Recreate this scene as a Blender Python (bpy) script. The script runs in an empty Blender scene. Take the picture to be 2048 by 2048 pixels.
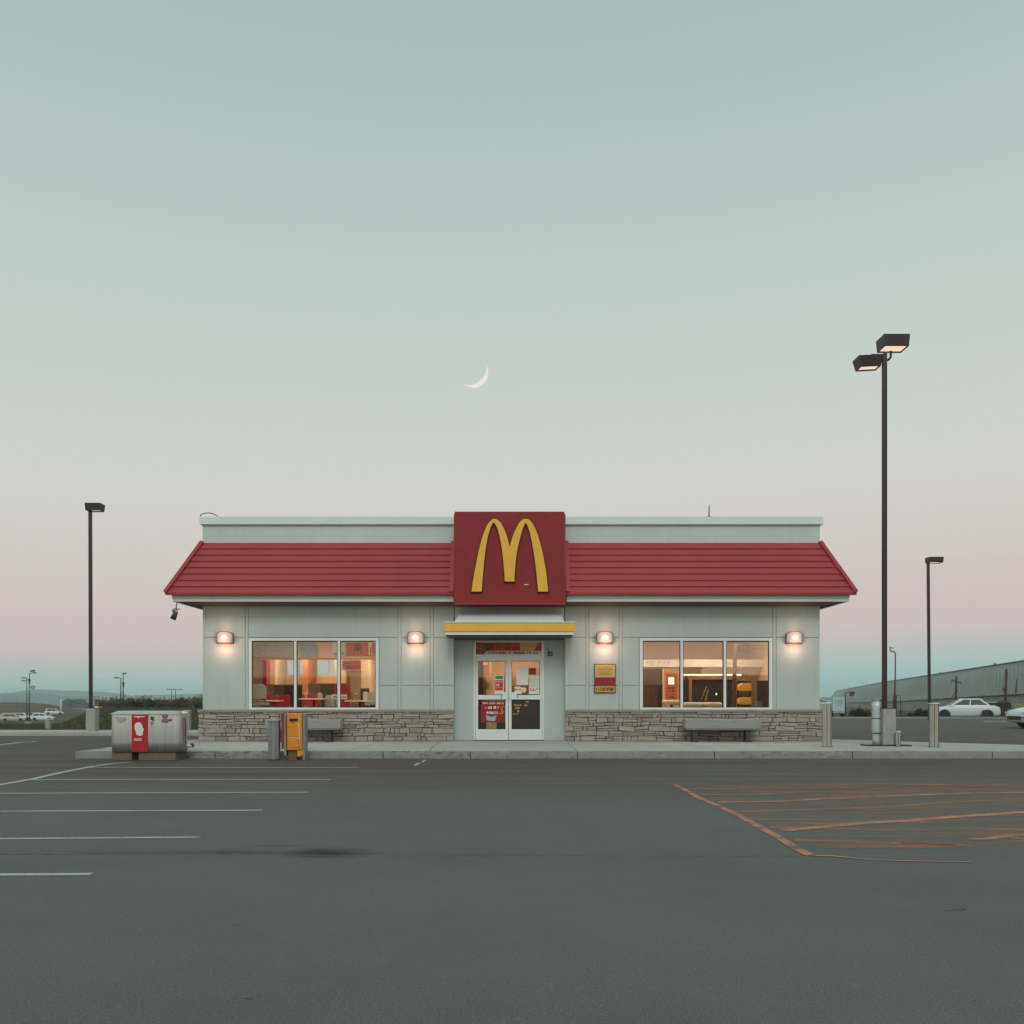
import bpy, bmesh, math, random
from mathutils import Vector, Matrix, noise
sc = bpy.context.scene
COL = sc.collection
R = random.Random(7)
F = 1850.0; CX = 1024.0; HY = 1395.0; EYE = 1.26      # focal length and horizon of the photograph (2048 px), eye height
PAV = 0.145                                            # pavement height
DW = 23.7                                              # distance of the shop front

def PX(px, D): return (px - CX) * D / F
def PZ(py, D): return EYE + (HY - py) * D / F
def GD(py, z=0.0): return (EYE - z) * F / (py - HY)
def GP(px, py, z=0.0):
    D = GD(py, z); return (PX(px, D), D)
def lin(c):
    c = c / 255.0
    return c / 12.92 if c <= 0.04045 else ((c + 0.055) / 1.055) ** 2.4
def S(r, g, b): return (lin(r), lin(g), lin(b))

# ------------------------------------------------------------------ materials
def new_mat(name):
    m = bpy.data.materials.new(name); m.use_nodes = True
    nt = m.node_tree
    return m, nt, nt.nodes['Principled BSDF']
def nd(nt, t, **kw):
    n = nt.nodes.new(t)
    for k, v in kw.items():
        if k in n.inputs: n.inputs[k].default_value = v
        else: setattr(n, k, v)
    return n
def coords(nt, scale=(1, 1, 1), world=True):
    if world: src = nt.nodes.new('ShaderNodeNewGeometry').outputs['Position']
    else: src = nt.nodes.new('ShaderNodeTexCoord').outputs['Object']
    mp = nt.nodes.new('ShaderNodeMapping'); mp.inputs['Scale'].default_value = scale
    nt.links.new(src, mp.inputs['Vector'])
    return mp.outputs['Vector']
def ntex(nt, vec, scale, detail=4, rough=0.55, dist=0.0):
    n = nd(nt, 'ShaderNodeTexNoise'); n.inputs['Scale'].default_value = scale
    n.inputs['Detail'].default_value = detail; n.inputs['Roughness'].default_value = rough
    n.inputs['Distortion'].default_value = dist
    nt.links.new(vec, n.inputs['Vector']); return n.outputs['Fac']
def ramp(nt, fac, stops, interp='LINEAR'):
    r = nt.nodes.new('ShaderNodeValToRGB'); e = r.color_ramp.elements; r.color_ramp.interpolation = interp
    while len(e) < len(stops): e.new(0.5)
    for el, (p, c) in zip(e, stops):
        el.position = p; el.color = (c[0], c[1], c[2], 1) if not isinstance(c, float) else (c, c, c, 1)
    nt.links.new(fac, r.inputs['Fac']); return r.outputs['Color']
def mix(nt, fac, a, b, mode='MIX'):
    n = nt.nodes.new('ShaderNodeMix'); n.data_type = 'RGBA'; n.blend_type = mode
    for s, v in ((0, fac), (6, a), (7, b)):
        if isinstance(v, (int, float)): n.inputs[s].default_value = v
        elif isinstance(v, tuple): n.inputs[s].default_value = (*v[:3], 1)
        else: nt.links.new(v, n.inputs[s])
    return n.outputs[2]
def math_(nt, op, a, b=None, clamp=False):
    n = nt.nodes.new('ShaderNodeMath'); n.operation = op; n.use_clamp = clamp
    for i, v in enumerate((a, b)):
        if v is None: continue
        if isinstance(v, (int, float)): n.inputs[i].default_value = v
        else: nt.links.new(v, n.inputs[i])
    return n.outputs[0]
def bump(nt, bs, h, strength, dist=0.01):
    b = nt.nodes.new('ShaderNodeBump'); b.inputs['Strength'].default_value = strength; b.inputs['Distance'].default_value = dist
    nt.links.new(h, b.inputs['Height']); nt.links.new(b.outputs['Normal'], bs.inputs['Normal'])
def M(name, col, rough=0.6, metal=0.0, var=0.12, scale=3.0, bmp=0.0, bscale=60.0, spec=0.5, world=False, stretch=(1, 1, 1), streak=0.0):
    m, nt, bs = new_mat(name)
    v = coords(nt, stretch, world)
    f = ntex(nt, v, scale, 6, 0.6)
    lo = tuple(max(0, c * (1 - var)) for c in col); hi = tuple(min(1, c * (1 + var)) for c in col)
    c = ramp(nt, f, [(0.3, lo), (0.7, hi)])
    if streak:
        v2 = coords(nt, (6, 6, 0.5), world)
        f2 = ntex(nt, v2, 1.2, 5, 0.65)
        c = mix(nt, ramp(nt, f2, [(0.52, 0.0), (0.75, float(streak))]), c, tuple(x * 0.55 for x in col))
    nt.links.new(c, bs.inputs['Base Color'])
    bs.inputs['Roughness'].default_value = rough; bs.inputs['Metallic'].default_value = metal
    bs.inputs['Specular IOR Level'].default_value = spec
    fr = ntex(nt, v, scale * 2.3, 3)
    nt.links.new(math_(nt, 'MULTIPLY_ADD', fr, 0.25), bs.inputs['Roughness'])
    bs.inputs['Roughness'].links[0].from_node.inputs[2].default_value = rough - 0.12
    if bmp: bump(nt, bs, ntex(nt, coords(nt, (1, 1, 1), world), bscale, 4), bmp)
    return m
def emis(name, col, st):
    m, nt, bs = new_mat(name)
    bs.inputs['Base Color'].default_value = (*col, 1); bs.inputs['Emission Color'].default_value = (*col, 1)
    bs.inputs['Emission Strength'].default_value = st
    return m

WALL = M('painted_wall', S(184, 196, 190), 0.75, var=0.05, scale=0.7, bmp=0.12, bscale=90, world=True, streak=0.16)
WALL2 = M('painted_parapet', S(197, 211, 206), 0.7, var=0.05, scale=0.8, bmp=0.08, bscale=90, world=True, streak=0.14)  # paler copy of the wall paint; stronger sky light put in its colour
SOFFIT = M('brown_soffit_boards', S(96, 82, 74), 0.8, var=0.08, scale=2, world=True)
TRIM = M('white_metal_trim', S(220, 232, 228), 0.45, var=0.04, scale=1.5, world=True, streak=0.1)
REDROOF = M('red_metal_roof', S(166, 58, 64), 0.55, var=0.1, scale=0.6, world=True, streak=0.18)
SIGNRED = M('red_sign_panel', S(142, 32, 38), 0.7, var=0.06, scale=1.0, world=True)
YEL = M('yellow_sign_paint', S(240, 184, 50), 0.45, var=0.06, scale=2, world=True)
YELC = M('yellow_canopy_paint', S(240, 182, 58), 0.45, var=0.05, scale=2, world=True, streak=0.1)
DARKBR = M('plain_dark_brown', S(52, 30, 24), 0.6)
FRAMEW = M('white_aluminium', S(224, 233, 230), 0.4, var=0.04, scale=2, world=True)
POLE = M('bronze_painted_steel', S(48, 34, 30), 0.5, var=0.15, scale=1.5)
STEEL = M('brushed_steel', S(204, 210, 208), 0.33, 0.8, var=0.12, scale=2, stretch=(8, 8, 0.6))
BOLLARD = M('satin_steel_bollard', S(206, 206, 198), 0.3, 0.85, var=0.1, scale=2, stretch=(10, 10, 0.4))
GALV = M('galvanised_steel', S(150, 154, 152), 0.42, 0.6, var=0.18, scale=3, stretch=(6, 6, 0.5))
CONC = M('weathered_concrete', S(160, 164, 156), 0.9, var=0.14, scale=3, bmp=0.3, bscale=45, spec=0.2, world=True)
def spotted(name, col):
    m, nt, bs = new_mat(name); v = coords(nt)
    c = ramp(nt, ntex(nt, v, 4, 6, 0.6), [(0.3, tuple(x * 0.82 for x in col)), (0.7, col)])
    spots = ramp(nt, ntex(nt, v, 26, 5, 0.7), [(0.56, 0.0), (0.66, 1.0)])
    patch = ramp(nt, ntex(nt, v, 2.6, 3), [(0.48, 0.0), (0.62, 1.0)])
    c = mix(nt, math_(nt, 'MULTIPLY', spots, patch), c, (0.045, 0.04, 0.035))
    nt.links.new(c, bs.inputs['Base Color']); bs.inputs['Roughness'].default_value = 0.9
    bs.inputs['Specular IOR Level'].default_value = 0.2
    bump(nt, bs, ntex(nt, v, 60, 4), 0.3)
    return m
CONCSPOT = spotted('stained_concrete', S(170, 172, 164))
BLACK = M('black_rubber', (0.02, 0.02, 0.02), 0.7)
DARK = M('dark_metal', S(58, 56, 52), 0.5, var=0.15)
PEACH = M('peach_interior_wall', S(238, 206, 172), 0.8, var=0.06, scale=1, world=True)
CREAM = M('cream_interior_wall', S(236, 212, 172), 0.8, var=0.05, scale=1, world=True)
ORANGE = M('orange_interior_paint', S(206, 132, 78), 0.8, var=0.07, scale=1, world=True)
BROWN = M('brown_laminate', S(92, 64, 44), 0.5, var=0.15, scale=2, world=True)
TAN = M('tan_laminate', S(150, 118, 80), 0.5, var=0.12, scale=2, world=True)
DBROWN = M('dark_brown_laminate', S(46, 32, 26), 0.45, var=0.18, scale=2, world=True)
REDLAM = M('red_laminate', S(158, 34, 32), 0.45, var=0.1, scale=2, world=True)
WHITEP = M('white_paper', S(228, 228, 220), 0.7, var=0.05)
GREYP = M('grey_printed_panel', S(188, 190, 184), 0.6, var=0.3, scale=24)
BLUEP = M('blue_grey_printed_panel', S(150, 182, 192), 0.6, var=0.3, scale=24)
REDP = M('red_printed_paper', S(190, 44, 44), 0.6, var=0.15, scale=5)
BROWNP = M('brown_printed_film', S(120, 62, 40), 0.6, var=0.25, scale=4)
GREENP = M('green_printed_paper', S(40, 140, 90), 0.6, var=0.1)
TEALP = M('teal_ink', S(60, 130, 130), 0.6)
INKD = M('dark_ink', S(58, 44, 38), 0.7)
INKR = M('red_ink', S(196, 56, 44), 0.7)
INKW = M('white_ink', S(232, 226, 214), 0.7)
INKY = M('yellow_ink', S(214, 176, 84), 0.7)
INKG = M('grey_ink', S(150, 148, 140), 0.7)
SEATRED = M('red_vinyl', S(150, 36, 34), 0.4, var=0.1)
SEATYEL = M('yellow_plastic', S(226, 176, 52), 0.4, var=0.08)
GREYFAB = M('grey_plastic', S(150, 146, 130), 0.5, var=0.1)
FLOORT = M('brown_floor_tiles', S(128, 104, 84), 0.4, var=0.15, scale=4, world=True)
CEIL = M('white_ceiling_tiles', S(220, 212, 196), 0.85, var=0.05, world=True)
TREDS = M('bin_red_panel', S(178, 28, 34), 0.45, var=0.12, scale=3)
ORANGEBOX = M('orange_yellow_paint', S(226, 146, 28), 0.42, var=0.08, scale=4)
REDSIDE = M('dull_red_paint', S(140, 46, 38), 0.5, var=0.12)
WHITECAR = M('white_car_paint', S(214, 220, 218), 0.25, var=0.04)
SILVERCAR = M('pale_grey_car_paint', S(172, 182, 180), 0.3, var=0.05)
BEIGECAR = M('beige_car_paint', S(188, 172, 150), 0.3, var=0.05)
CARGLASS = M('dark_car_glass', (0.016, 0.016, 0.017), 0.3, var=0.1, spec=0.25)
TAIL = M('red_lamp_plastic', S(150, 20, 18), 0.3)
RUST = M('rusty_sheet', S(112, 60, 44), 0.85, var=0.3, scale=6)
WOOD = M('weathered_pole_wood', S(82, 58, 48), 0.85, var=0.2, scale=5)
BUSHM = None

def stone_mat():
    m, nt, bs = new_mat('ledge_stone')
    a = nt.nodes.new('ShaderNodeAttribute'); a.attribute_name = 'tint'
    base = ramp(nt, a.outputs['Fac'], [(0.0, S(156, 147, 139)), (0.3, S(176, 166, 155)), (0.55, S(184, 173, 161)), (0.8, S(172, 168, 160)), (1.0, S(192, 182, 170))])
    v = coords(nt)
    f = ntex(nt, v, 14, 8, 0.7)
    c = mix(nt, 0.6, base, ramp(nt, f, [(0.25, (0.5, 0.5, 0.5)), (0.75, (1.05, 1.03, 1.0))]), 'MULTIPLY')
    nt.links.new(c, bs.inputs['Base Color']); bs.inputs['Roughness'].default_value = 0.92
    bs.inputs['Specular IOR Level'].default_value = 0.15
    bump(nt, bs, ntex(nt, v, 22, 8, 0.75), 0.9, 0.02)
    return m
STONE = stone_mat()
MORTAR = M('dark_mortar', S(88, 76, 66), 0.95, var=0.2, scale=9, spec=0.1, world=True)

def glass_mat(name, tint, refl):
    m = bpy.data.materials.new(name); m.use_nodes = True; nt = m.node_tree
    nt.nodes.clear()
    out = nt.nodes.new('ShaderNodeOutputMaterial')
    tr = nd(nt, 'ShaderNodeBsdfTransparent'); tr.inputs['Color'].default_value = (*tint, 1)
    gl = nd(nt, 'ShaderNodeBsdfGlossy'); gl.inputs['Roughness'].default_value = 0.02
    gl.inputs['Color'].default_value = (1, 1, 1, 1)
    lw = nt.nodes.new('ShaderNodeLayerWeight'); lw.inputs['Blend'].default_value = 0.35
    fac = math_(nt, 'MULTIPLY_ADD', lw.outputs['Facing'], 0.5); fac.node.inputs[2].default_value = refl
    wv = nd(nt, 'ShaderNodeTexNoise'); wv.inputs['Scale'].default_value = 0.9
    geo = nt.nodes.new('ShaderNodeNewGeometry'); nt.links.new(geo.outputs['Position'], wv.inputs['Vector'])
    b = nd(nt, 'ShaderNodeBump'); b.inputs['Strength'].default_value = 0.04; b.inputs['Distance'].default_value = 0.02
    nt.links.new(wv.outputs['Fac'], b.inputs['Height']); nt.links.new(b.outputs['Normal'], gl.inputs['Normal'])
    ms = nt.nodes.new('ShaderNodeMixShader')
    nt.links.new(fac, ms.inputs['Fac']); nt.links.new(tr.outputs[0], ms.inputs[1]); nt.links.new(gl.outputs[0], ms.inputs[2])
    nt.links.new(ms.outputs[0], out.inputs['Surface'])
    return m
GLASS = glass_mat('window_glass', (0.93, 0.92, 0.9), 0.08)
GLASSR = glass_mat('coated_window_glass', (0.86, 0.84, 0.8), 0.2)
GLASSC = glass_mat('clear_rear_glass', (0.98, 0.98, 0.98), 0.03)
GLASSD = glass_mat('door_glass', (0.86, 0.83, 0.78), 0.11)

# ------------------------------------------------------------------ mesh builder
class MB:
    def __init__(s): s.v = []; s.f = []; s.t = []; s.tint = 0.5; s.sm = []
    def add(s, vs, fs, smooth=False):
        o = len(s.v); s.v += [Vector(p) for p in vs]
        for f in fs: s.f.append([i + o for i in f]); s.t.append(s.tint); s.sm.append(smooth)
    def box(s, x0, x1, y0, y1, z0, z1):
        if x0 > x1: x0, x1 = x1, x0
        if y0 > y1: y0, y1 = y1, y0
        if z0 > z1: z0, z1 = z1, z0
        s.hexa([(x0, y0, z0), (x1, y0, z0), (x1, y1, z0), (x0, y1, z0), (x0, y0, z1), (x1, y0, z1), (x1, y1, z1), (x0, y1, z1)])
    def hexa(s, p):
        s.add(p, [(3, 2, 1, 0), (4, 5, 6, 7), (0, 1, 5, 4), (1, 2, 6, 5), (2, 3, 7, 6), (3, 0, 4, 7)])
    def rect(s, px0, py0, px1, py1, D, t=0.03):        # a board facing the front, its face at distance D
        s.box(PX(px0, D), PX(px1, D), D, D + t, PZ(py1, D), PZ(py0, D))
    def frustum(s, a, za, b, zb):                       # a, b = (x0,x1,y0,y1)
        s.hexa([(a[0], a[2], za), (a[1], a[2], za), (a[1], a[3], za), (a[0], a[3], za), (b[0], b[2], zb), (b[1], b[2], zb), (b[1], b[3], zb), (b[0], b[3], zb)])
    def quad(s, a, b, c, d): s.add([a, b, c, d], [(0, 1, 2, 3)])
    def tube(s, pts, r, n=10, cap=True, smooth=True):
        pts = [Vector(p) for p in pts]; rs = r if isinstance(r, (list, tuple)) else [r] * len(pts)
        vs = []; fs = []
        up = None
        for i, p in enumerate(pts):
            d = (pts[min(i + 1, len(pts) - 1)] - pts[max(i - 1, 0)]).normalized()
            if up is None:
                up = d.orthogonal().normalized() if abs(d.z) < 0.9 else Vector((1, 0, 0))
            a = (up - d * up.dot(d)).normalized(); b = d.cross(a); up = a
            for k in range(n):
                th = 2 * math.pi * (k + 0.5) / n
                vs.append(p + (a * math.cos(th) + b * math.sin(th)) * rs[i])
        for i in range(len(pts) - 1):
            for k in range(n):
                fs.append((i * n + k, i * n + (k + 1) % n, (i + 1) * n + (k + 1) % n, (i + 1) * n + k))
        s.add(vs, fs, smooth)
        if cap:
            s.add(vs[:n], [tuple(reversed(range(n)))]); s.add(vs[-n:], [tuple(range(n))])
    def cyl(s, x, y, z0, z1, r, n=24, r1=None): s.tube([(x, y, z0), (x, y, z1)], [r, r if r1 is None else r1], n)
    def lathe(s, x, y, prof, n=24):                    # prof = [(r,z)]
        vs = []; fs = []
        for r, z in prof:
            for k in range(n):
                th = 2 * math.pi * k / n; vs.append((x + r * math.cos(th), y + r * math.sin(th), z))
        for i in range(len(prof) - 1):
            for k in range(n): fs.append((i * n + k, i * n + (k + 1) % n, (i + 1) * n + (k + 1) % n, (i + 1) * n + k))
        s.add(vs, fs, True)
        s.add(vs[:n], [tuple(reversed(range(n)))]); s.add(vs[-n:], [tuple(range(n))])
    def prism_y(s, poly, y0, y1):                      # poly = [(x,z)] counter-clockwise seen from the front
        n = len(poly)
        s.add([(x, y0, z) for x, z in poly] + [(x, y1, z) for x, z in poly],
              [tuple(range(n)), tuple(reversed(range(n, 2 * n)))] + [(i, n + i, n + (i + 1) % n, (i + 1) % n) for i in range(n)])
    def prism_x(s, poly, x0, x1):                      # poly = [(y,z)]
        n = len(poly)
        s.add([(x0, y, z) for y, z in poly] + [(x1, y, z) for y, z in poly],
              [tuple(range(n)), tuple(reversed(range(n, 2 * n)))] + [(i, n + i, n + (i + 1) % n, (i + 1) % n) for i in range(n)])
    def prism_z(s, poly, z0, z1):                      # poly = [(x,y)]
        n = len(poly)
        s.add([(x, y, z0) for x, y in poly] + [(x, y, z1) for x, y in poly],
              [tuple(reversed(range(n))), tuple(range(n, 2 * n))] + [(i, (i + 1) % n, n + (i + 1) % n, n + i) for i in range(n)])
    def blob(s, c, r, seed=0, nu=14, nv=9, amp=0.15):
        vs = []; fs = []
        for j in range(nv + 1):
            ph = math.pi * j / nv
            for i in range(nu):
                th = 2 * math.pi * i / nu
                d = Vector((math.sin(ph) * math.cos(th), math.sin(ph) * math.sin(th), math.cos(ph)))
                k = 1 + amp * noise.noise(d * 1.7 + Vector((seed, seed, 0)))
                vs.append((c[0] + d.x * r[0] * k, c[1] + d.y * r[1] * k, c[2] + d.z * r[2] * k))
        for j in range(nv):
            for i in range(nu): fs.append((j * nu + i, (j + 1) * nu + i, (j + 1) * nu + (i + 1) % nu, j * nu + (i + 1) % nu))
        s.add(vs, fs, True)
    def build(s, name, mat, parent=None, bevel=0.0, seg=2, local=False, fix=True, angle=0.6):
        off = Vector((0, 0, 0))
        if parent is not None and not local:
            p = parent
            while p is not None: off += p.location; p = p.parent
        own = Vector((0, 0, 0))
        if parent is None and not local and s.v:
            xs = [v.x for v in s.v]; ys = [v.y for v in s.v]; zs = [v.z for v in s.v]
            own = Vector(((min(xs) + max(xs)) / 2, (min(ys) + max(ys)) / 2, min(zs)))
        me = bpy.data.meshes.new(name)
        me.from_pydata([tuple(v - off - own) for v in s.v], [], s.f)
        me.polygons.foreach_set('use_smooth', s.sm)
        a = me.attributes.new('tint', 'FLOAT', 'FACE'); a.data.foreach_set('value', s.t)
        bm = bmesh.new(); bm.from_mesh(me)
        if fix:
            bmesh.ops.remove_doubles(bm, verts=bm.verts, dist=1e-5)
            bmesh.ops.recalc_face_normals(bm, faces=bm.faces)
        if bevel:
            es = [e for e in bm.edges if len(e.link_faces) == 2 and e.calc_face_angle(0) > angle]
            bmesh.ops.bevel(bm, geom=es, offset=bevel, segments=seg, profile=0.7, affect='EDGES', clamp_overlap=True)
        bm.to_mesh(me); bm.free()
        me.materials.append(mat)
        o = bpy.data.objects.new(name, me); COL.objects.link(o); o.location = own
        if parent is not None: o.parent = parent
        return o

def tag(o, label=None, cat=None, group=None, kind=None):
    if label: o['label'] = label
    if cat: o['category'] = cat
    if group: o['group'] = group
    if kind: o['kind'] = kind
    return o
def thing(name, label, cat, loc=(0, 0, 0), group=None):
    o = bpy.data.objects.new(name, None); COL.objects.link(o); o.location = loc
    o.empty_display_size = 0.2
    return tag(o, label, cat, group)
def structure(o): o['kind'] = 'structure'; return o
def dup(root, loc, rotz=None, label=None, scale=None):
    def cp(o, par):
        c = o.copy(); COL.objects.link(c)
        if par is not None: c.parent = par
        for ch in list(o.children): cp(ch, c)
        return c
    r = cp(root, None); r.location = loc
    if rotz is not None: r.rotation_euler = (0, 0, rotz)
    if label: r['label'] = label
    if scale is not None: r.scale = scale
    return r
def scribble(mb, x0, x1, z0, z1, y, n, seed, w=0.16, t=0.003):      # marks that read like the photograph's blurred small print
    r = random.Random(seed); cw = (x1 - x0) / n; h = z1 - z0
    for i in range(n):
        if r.random() < 0.1: continue
        a = x0 + i * cw + cw * 0.1; b = a + cw * 0.75; lw = cw * w + h * 0.03
        zz = z0 + r.uniform(0, 0.1) * h; zt = z1 - r.uniform(0, 0.18) * h
        if r.random() < 0.8: mb.box(a, a + lw, y - t, y, zz, zt)
        if r.random() < 0.5: mb.box(b - lw, b, y - t * 1.2, y, zz, zt)
        if r.random() < 0.6: mb.box(a, b, y - t * 1.4, y, zt - lw, zt)
        if r.random() < 0.5: mb.box(a, b, y - t * 1.6, y, (zz + zt) / 2 - lw / 2, (zz + zt) / 2 + lw / 2)
        if r.random() < 0.4: mb.box(a, b, y - t * 1.8, y, zz, zz + lw)

# ------------------------------------------------------------------ setting: ground, lot, pavements, hills
def smooth(a, b, x):
    t = max(0.0, min(1.0, (x - a) / (b - a))); return t * t * (3 - 2 * t)
def pl(pts, x):
    if x <= pts[0][0]: return pts[0][1]
    for (a, b), (c, d) in zip(pts, pts[1:]):
        if x <= c: return b + (d - b) * (x - a) / (c - a)
    return pts[-1][1]
VALLEY = [(33, 0.0), (45, -0.2), (60, -0.62), (90, -1.55), (130, -2.5), (185, -3.75), (215, -3.75), (260, -3.0), (330, -1.4), (400, -0.75), (460, -2.5), (700, -8), (3000, -12)]
FLAT = [(33, 0.0), (60, 0.12), (98, 0.12), (112, -0.1), (160, -1.0), (400, -5), (3000, -12)]
RIGHT = [(55, 0.0), (62, -0.18), (90, -0.85), (120, -1.15), (300, -2.5), (3000, -12)]
def terrain(x, y):
    if y < 30: return -0.06
    q = x / y * F + CX
    v = smooth(205, 105, q)
    left = pl(VALLEY, y) * v + pl(FLAT, y) * (1 - v)
    if y > 300: left -= smooth(20, 160, q) * 1.4 * smooth(300, 400, y)
    r = smooth(-4, 8, x)
    z = left * (1 - r) + pl(RIGHT, y) * r
    n = noise.noise(Vector((x * 0.05, y * 0.05, 0))) * 0.12 + noise.noise(Vector((x * 0.3, y * 0.3, 3))) * 0.03
    lot = smooth(0.0, 6.0, y - (33.2 if x < 0 else 55.8))
    return z + n * lot - 0.06 * (1 - lot)

ys = [-80, -30, 0, 20, 28, 31] + [32 + i * 1.0 for i in range(40)] + [73 + i * 3 for i in range(45)] + [212 + i * 8 for i in range(40)] + [560, 640, 760, 900, 1200, 1600, 2200, 3200, 4500]
us = [-1.4, -1.1, -0.9, -0.8] + [-0.72 + i * 0.02 for i in range(73)] + [0.8, 0.9, 1.1, 1.4]
vs = []; fs = []
for y in ys:
    for u in us:
        x = u * max(abs(y), 70.0); vs.append((x, y, terrain(x, y)))
nu = len(us)
for j in range(len(ys) - 1):
    for i in range(nu - 1): fs.append((j * nu + i, j * nu + i + 1, (j + 1) * nu + i + 1, (j + 1) * nu + i))
m, nt, bs = new_mat('dry_grass_ground')
v = coords(nt)
c = ramp(nt, ntex(nt, v, 0.35, 8, 0.65), [(0.3, S(66, 76, 42)), (0.5, S(82, 88, 50)), (0.7, S(98, 94, 62))])
far = ramp(nt, ntex(nt, coords(nt, (0.02, 0.05, 1)), 1.0, 6, 0.7), [(0.35, S(78, 70, 54)), (0.65, S(96, 84, 66))])
geo = nt.nodes.new('ShaderNodeNewGeometry'); sx = nt.nodes.new('ShaderNodeSeparateXYZ'); nt.links.new(geo.outputs['Position'], sx.inputs[0])
c = mix(nt, ramp(nt, math_(nt, 'DIVIDE', sx.outputs['Y'], 300.0), [(0.2, 0.0), (0.6, 1.0)]), c, far)
nt.links.new(c, bs.inputs['Base Color']); bs.inputs['Roughness'].default_value = 1; bs.inputs['Specular IOR Level'].default_value = 0.1
bump(nt, bs, ntex(nt, v, 5, 6), 0.8, 0.08)
GRASSM = m
mb = MB(); mb.add(vs, fs, True); structure(mb.build('ground', GRASSM, fix=False, local=True))

# asphalt
m, nt, bs = new_mat('asphalt')
v = coords(nt)
grain = ntex(nt, v, 130, 3, 0.75)
med = ntex(nt, v, 1.1, 7, 0.62)
big = ntex(nt, coords(nt, (0.16, 0.3, 1)), 1, 5, 0.6)
c = ramp(nt, big, [(0.32, S(95, 96, 92)), (0.68, S(103, 104, 100))])
c = mix(nt, 0.3, c, ramp(nt, med, [(0.3, (0.8, 0.8, 0.8)), (0.7, (1.12, 1.12, 1.12))]), 'MULTIPLY')
grain2 = ntex(nt, v, 75, 4, 0.8)
c = mix(nt, 0.9, c, ramp(nt, grain, [(0.3, (0.5, 0.5, 0.5)), (0.5, (1, 1, 1)), (0.72, (1.7, 1.7, 1.66))]), 'MULTIPLY')
c = mix(nt, 0.55, c, ramp(nt, grain2, [(0.32, (0.6, 0.6, 0.6)), (0.5, (1, 1, 1)), (0.68, (1.5, 1.5, 1.48))]), 'MULTIPLY')
agg = nd(nt, 'ShaderNodeTexVoronoi'); agg.inputs['Scale'].default_value = 70; nt.links.new(v, agg.inputs['Vector'])
c = mix(nt, ramp(nt, agg.outputs['Color'], [(0.86, 0.0), (0.92, 0.12)]), c, S(168, 168, 160))
geo = nt.nodes.new('ShaderNodeNewGeometry'); sx = nt.nodes.new('ShaderNodeSeparateXYZ'); nt.links.new(geo.outputs['Position'], sx.inputs[0])
# tyre-worn drive lane along the kerb: brown grime streaked in the driving direction
stx = ntex(nt, coords(nt, (0.10, 1.9, 1)), 1.0, 7, 0.7, 0.3)
lane = ramp(nt, math_(nt, 'DIVIDE', sx.outputs['Y'], 60.0), [(0.17, 0.0), (0.25, 0.7), (0.3, 1.0), (0.5, 0.8), (0.95, 0.6)])
c = mix(nt, math_(nt, 'MULTIPLY', lane, ramp(nt, stx, [(0.32, 0.15), (0.58, 1.0)])), c, S(88, 76, 68))
st2 = ntex(nt, coords(nt, (0.35, 3.2, 1)), 1.0, 6, 0.7, 0.5)
c = mix(nt, math_(nt, 'MULTIPLY', lane, ramp(nt, st2, [(0.58, 0.0), (0.72, 0.5)])), c, S(56, 52, 50))
# dark tyre and oil stains
for (px, py, rx, ry, st) in ((655, 1706, 0.42, 0.3, 0.85), (500, 1703, 0.9, 0.07, 0.4), (560, 1692, 0.35, 0.06, 0.35), (300, 1704, 1.6, 0.05, 0.25), (880, 1712, 0.9, 0.06, 0.15), (460, 1549, 1.3, 0.3, 0.45), (110, 1580, 1.0, 0.2, 0.25)):
    gx, gy = GP(px, py)
    mp = nt.nodes.new('ShaderNodeMapping'); mp.vector_type = 'POINT'
    mp.inputs['Location'].default_value = (-gx / rx, -gy / ry, 0); mp.inputs['Scale'].default_value = (1 / rx, 1 / ry, 0)
    nt.links.new(geo.outputs['Position'], mp.inputs['Vector'])
    ln = nt.nodes.new('ShaderNodeVectorMath'); ln.operation = 'LENGTH'; nt.links.new(mp.outputs['Vector'], ln.inputs[0])
    w = math_(nt, 'ADD', ln.outputs['Value'], math_(nt, 'MULTIPLY_ADD', ntex(nt, coords(nt, (1.4, 7, 1)), 1.6, 5, 0.7), 1.6))
    w.node.inputs[1].links[0].from_node.inputs[2].default_value = -0.8
    c = mix(nt, ramp(nt, w, [(0.2, float(st)), (1.0, 0.0)]), c, S(44, 44, 42))
nt.links.new(c, bs.inputs['Base Color']); bs.inputs['Roughness'].default_value = 0.88; bs.inputs['Specular IOR Level'].default_value = 0.25
bump(nt, bs, math_(nt, 'ADD', grain, agg.outputs['Distance']), 0.5, 0.006)
ASPH = m
mb = MB()
mb.add([(-95, -70, 0), (95, -70, 0), (95, 55.6, 0), (6, 55.6, 0), (-2, 33.0, 0), (-95, 33.0, 0)], [(0, 1, 2, 3, 4, 5)])
structure(mb.build('asphalt_ground', ASPH, fix=False, local=True))
mb = MB()                                              # back lane at the left, service road on the far right
mb.add([(PX(-400, 183), 183, -3.62), (PX(150, 183), 183, -3.62), (PX(150, 206), 206, -3.62), (PX(-400, 206), 206, -3.62)], [(0, 1, 2, 3)])
structure(mb.build('valley_road', ASPH, fix=False, local=True))

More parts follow.
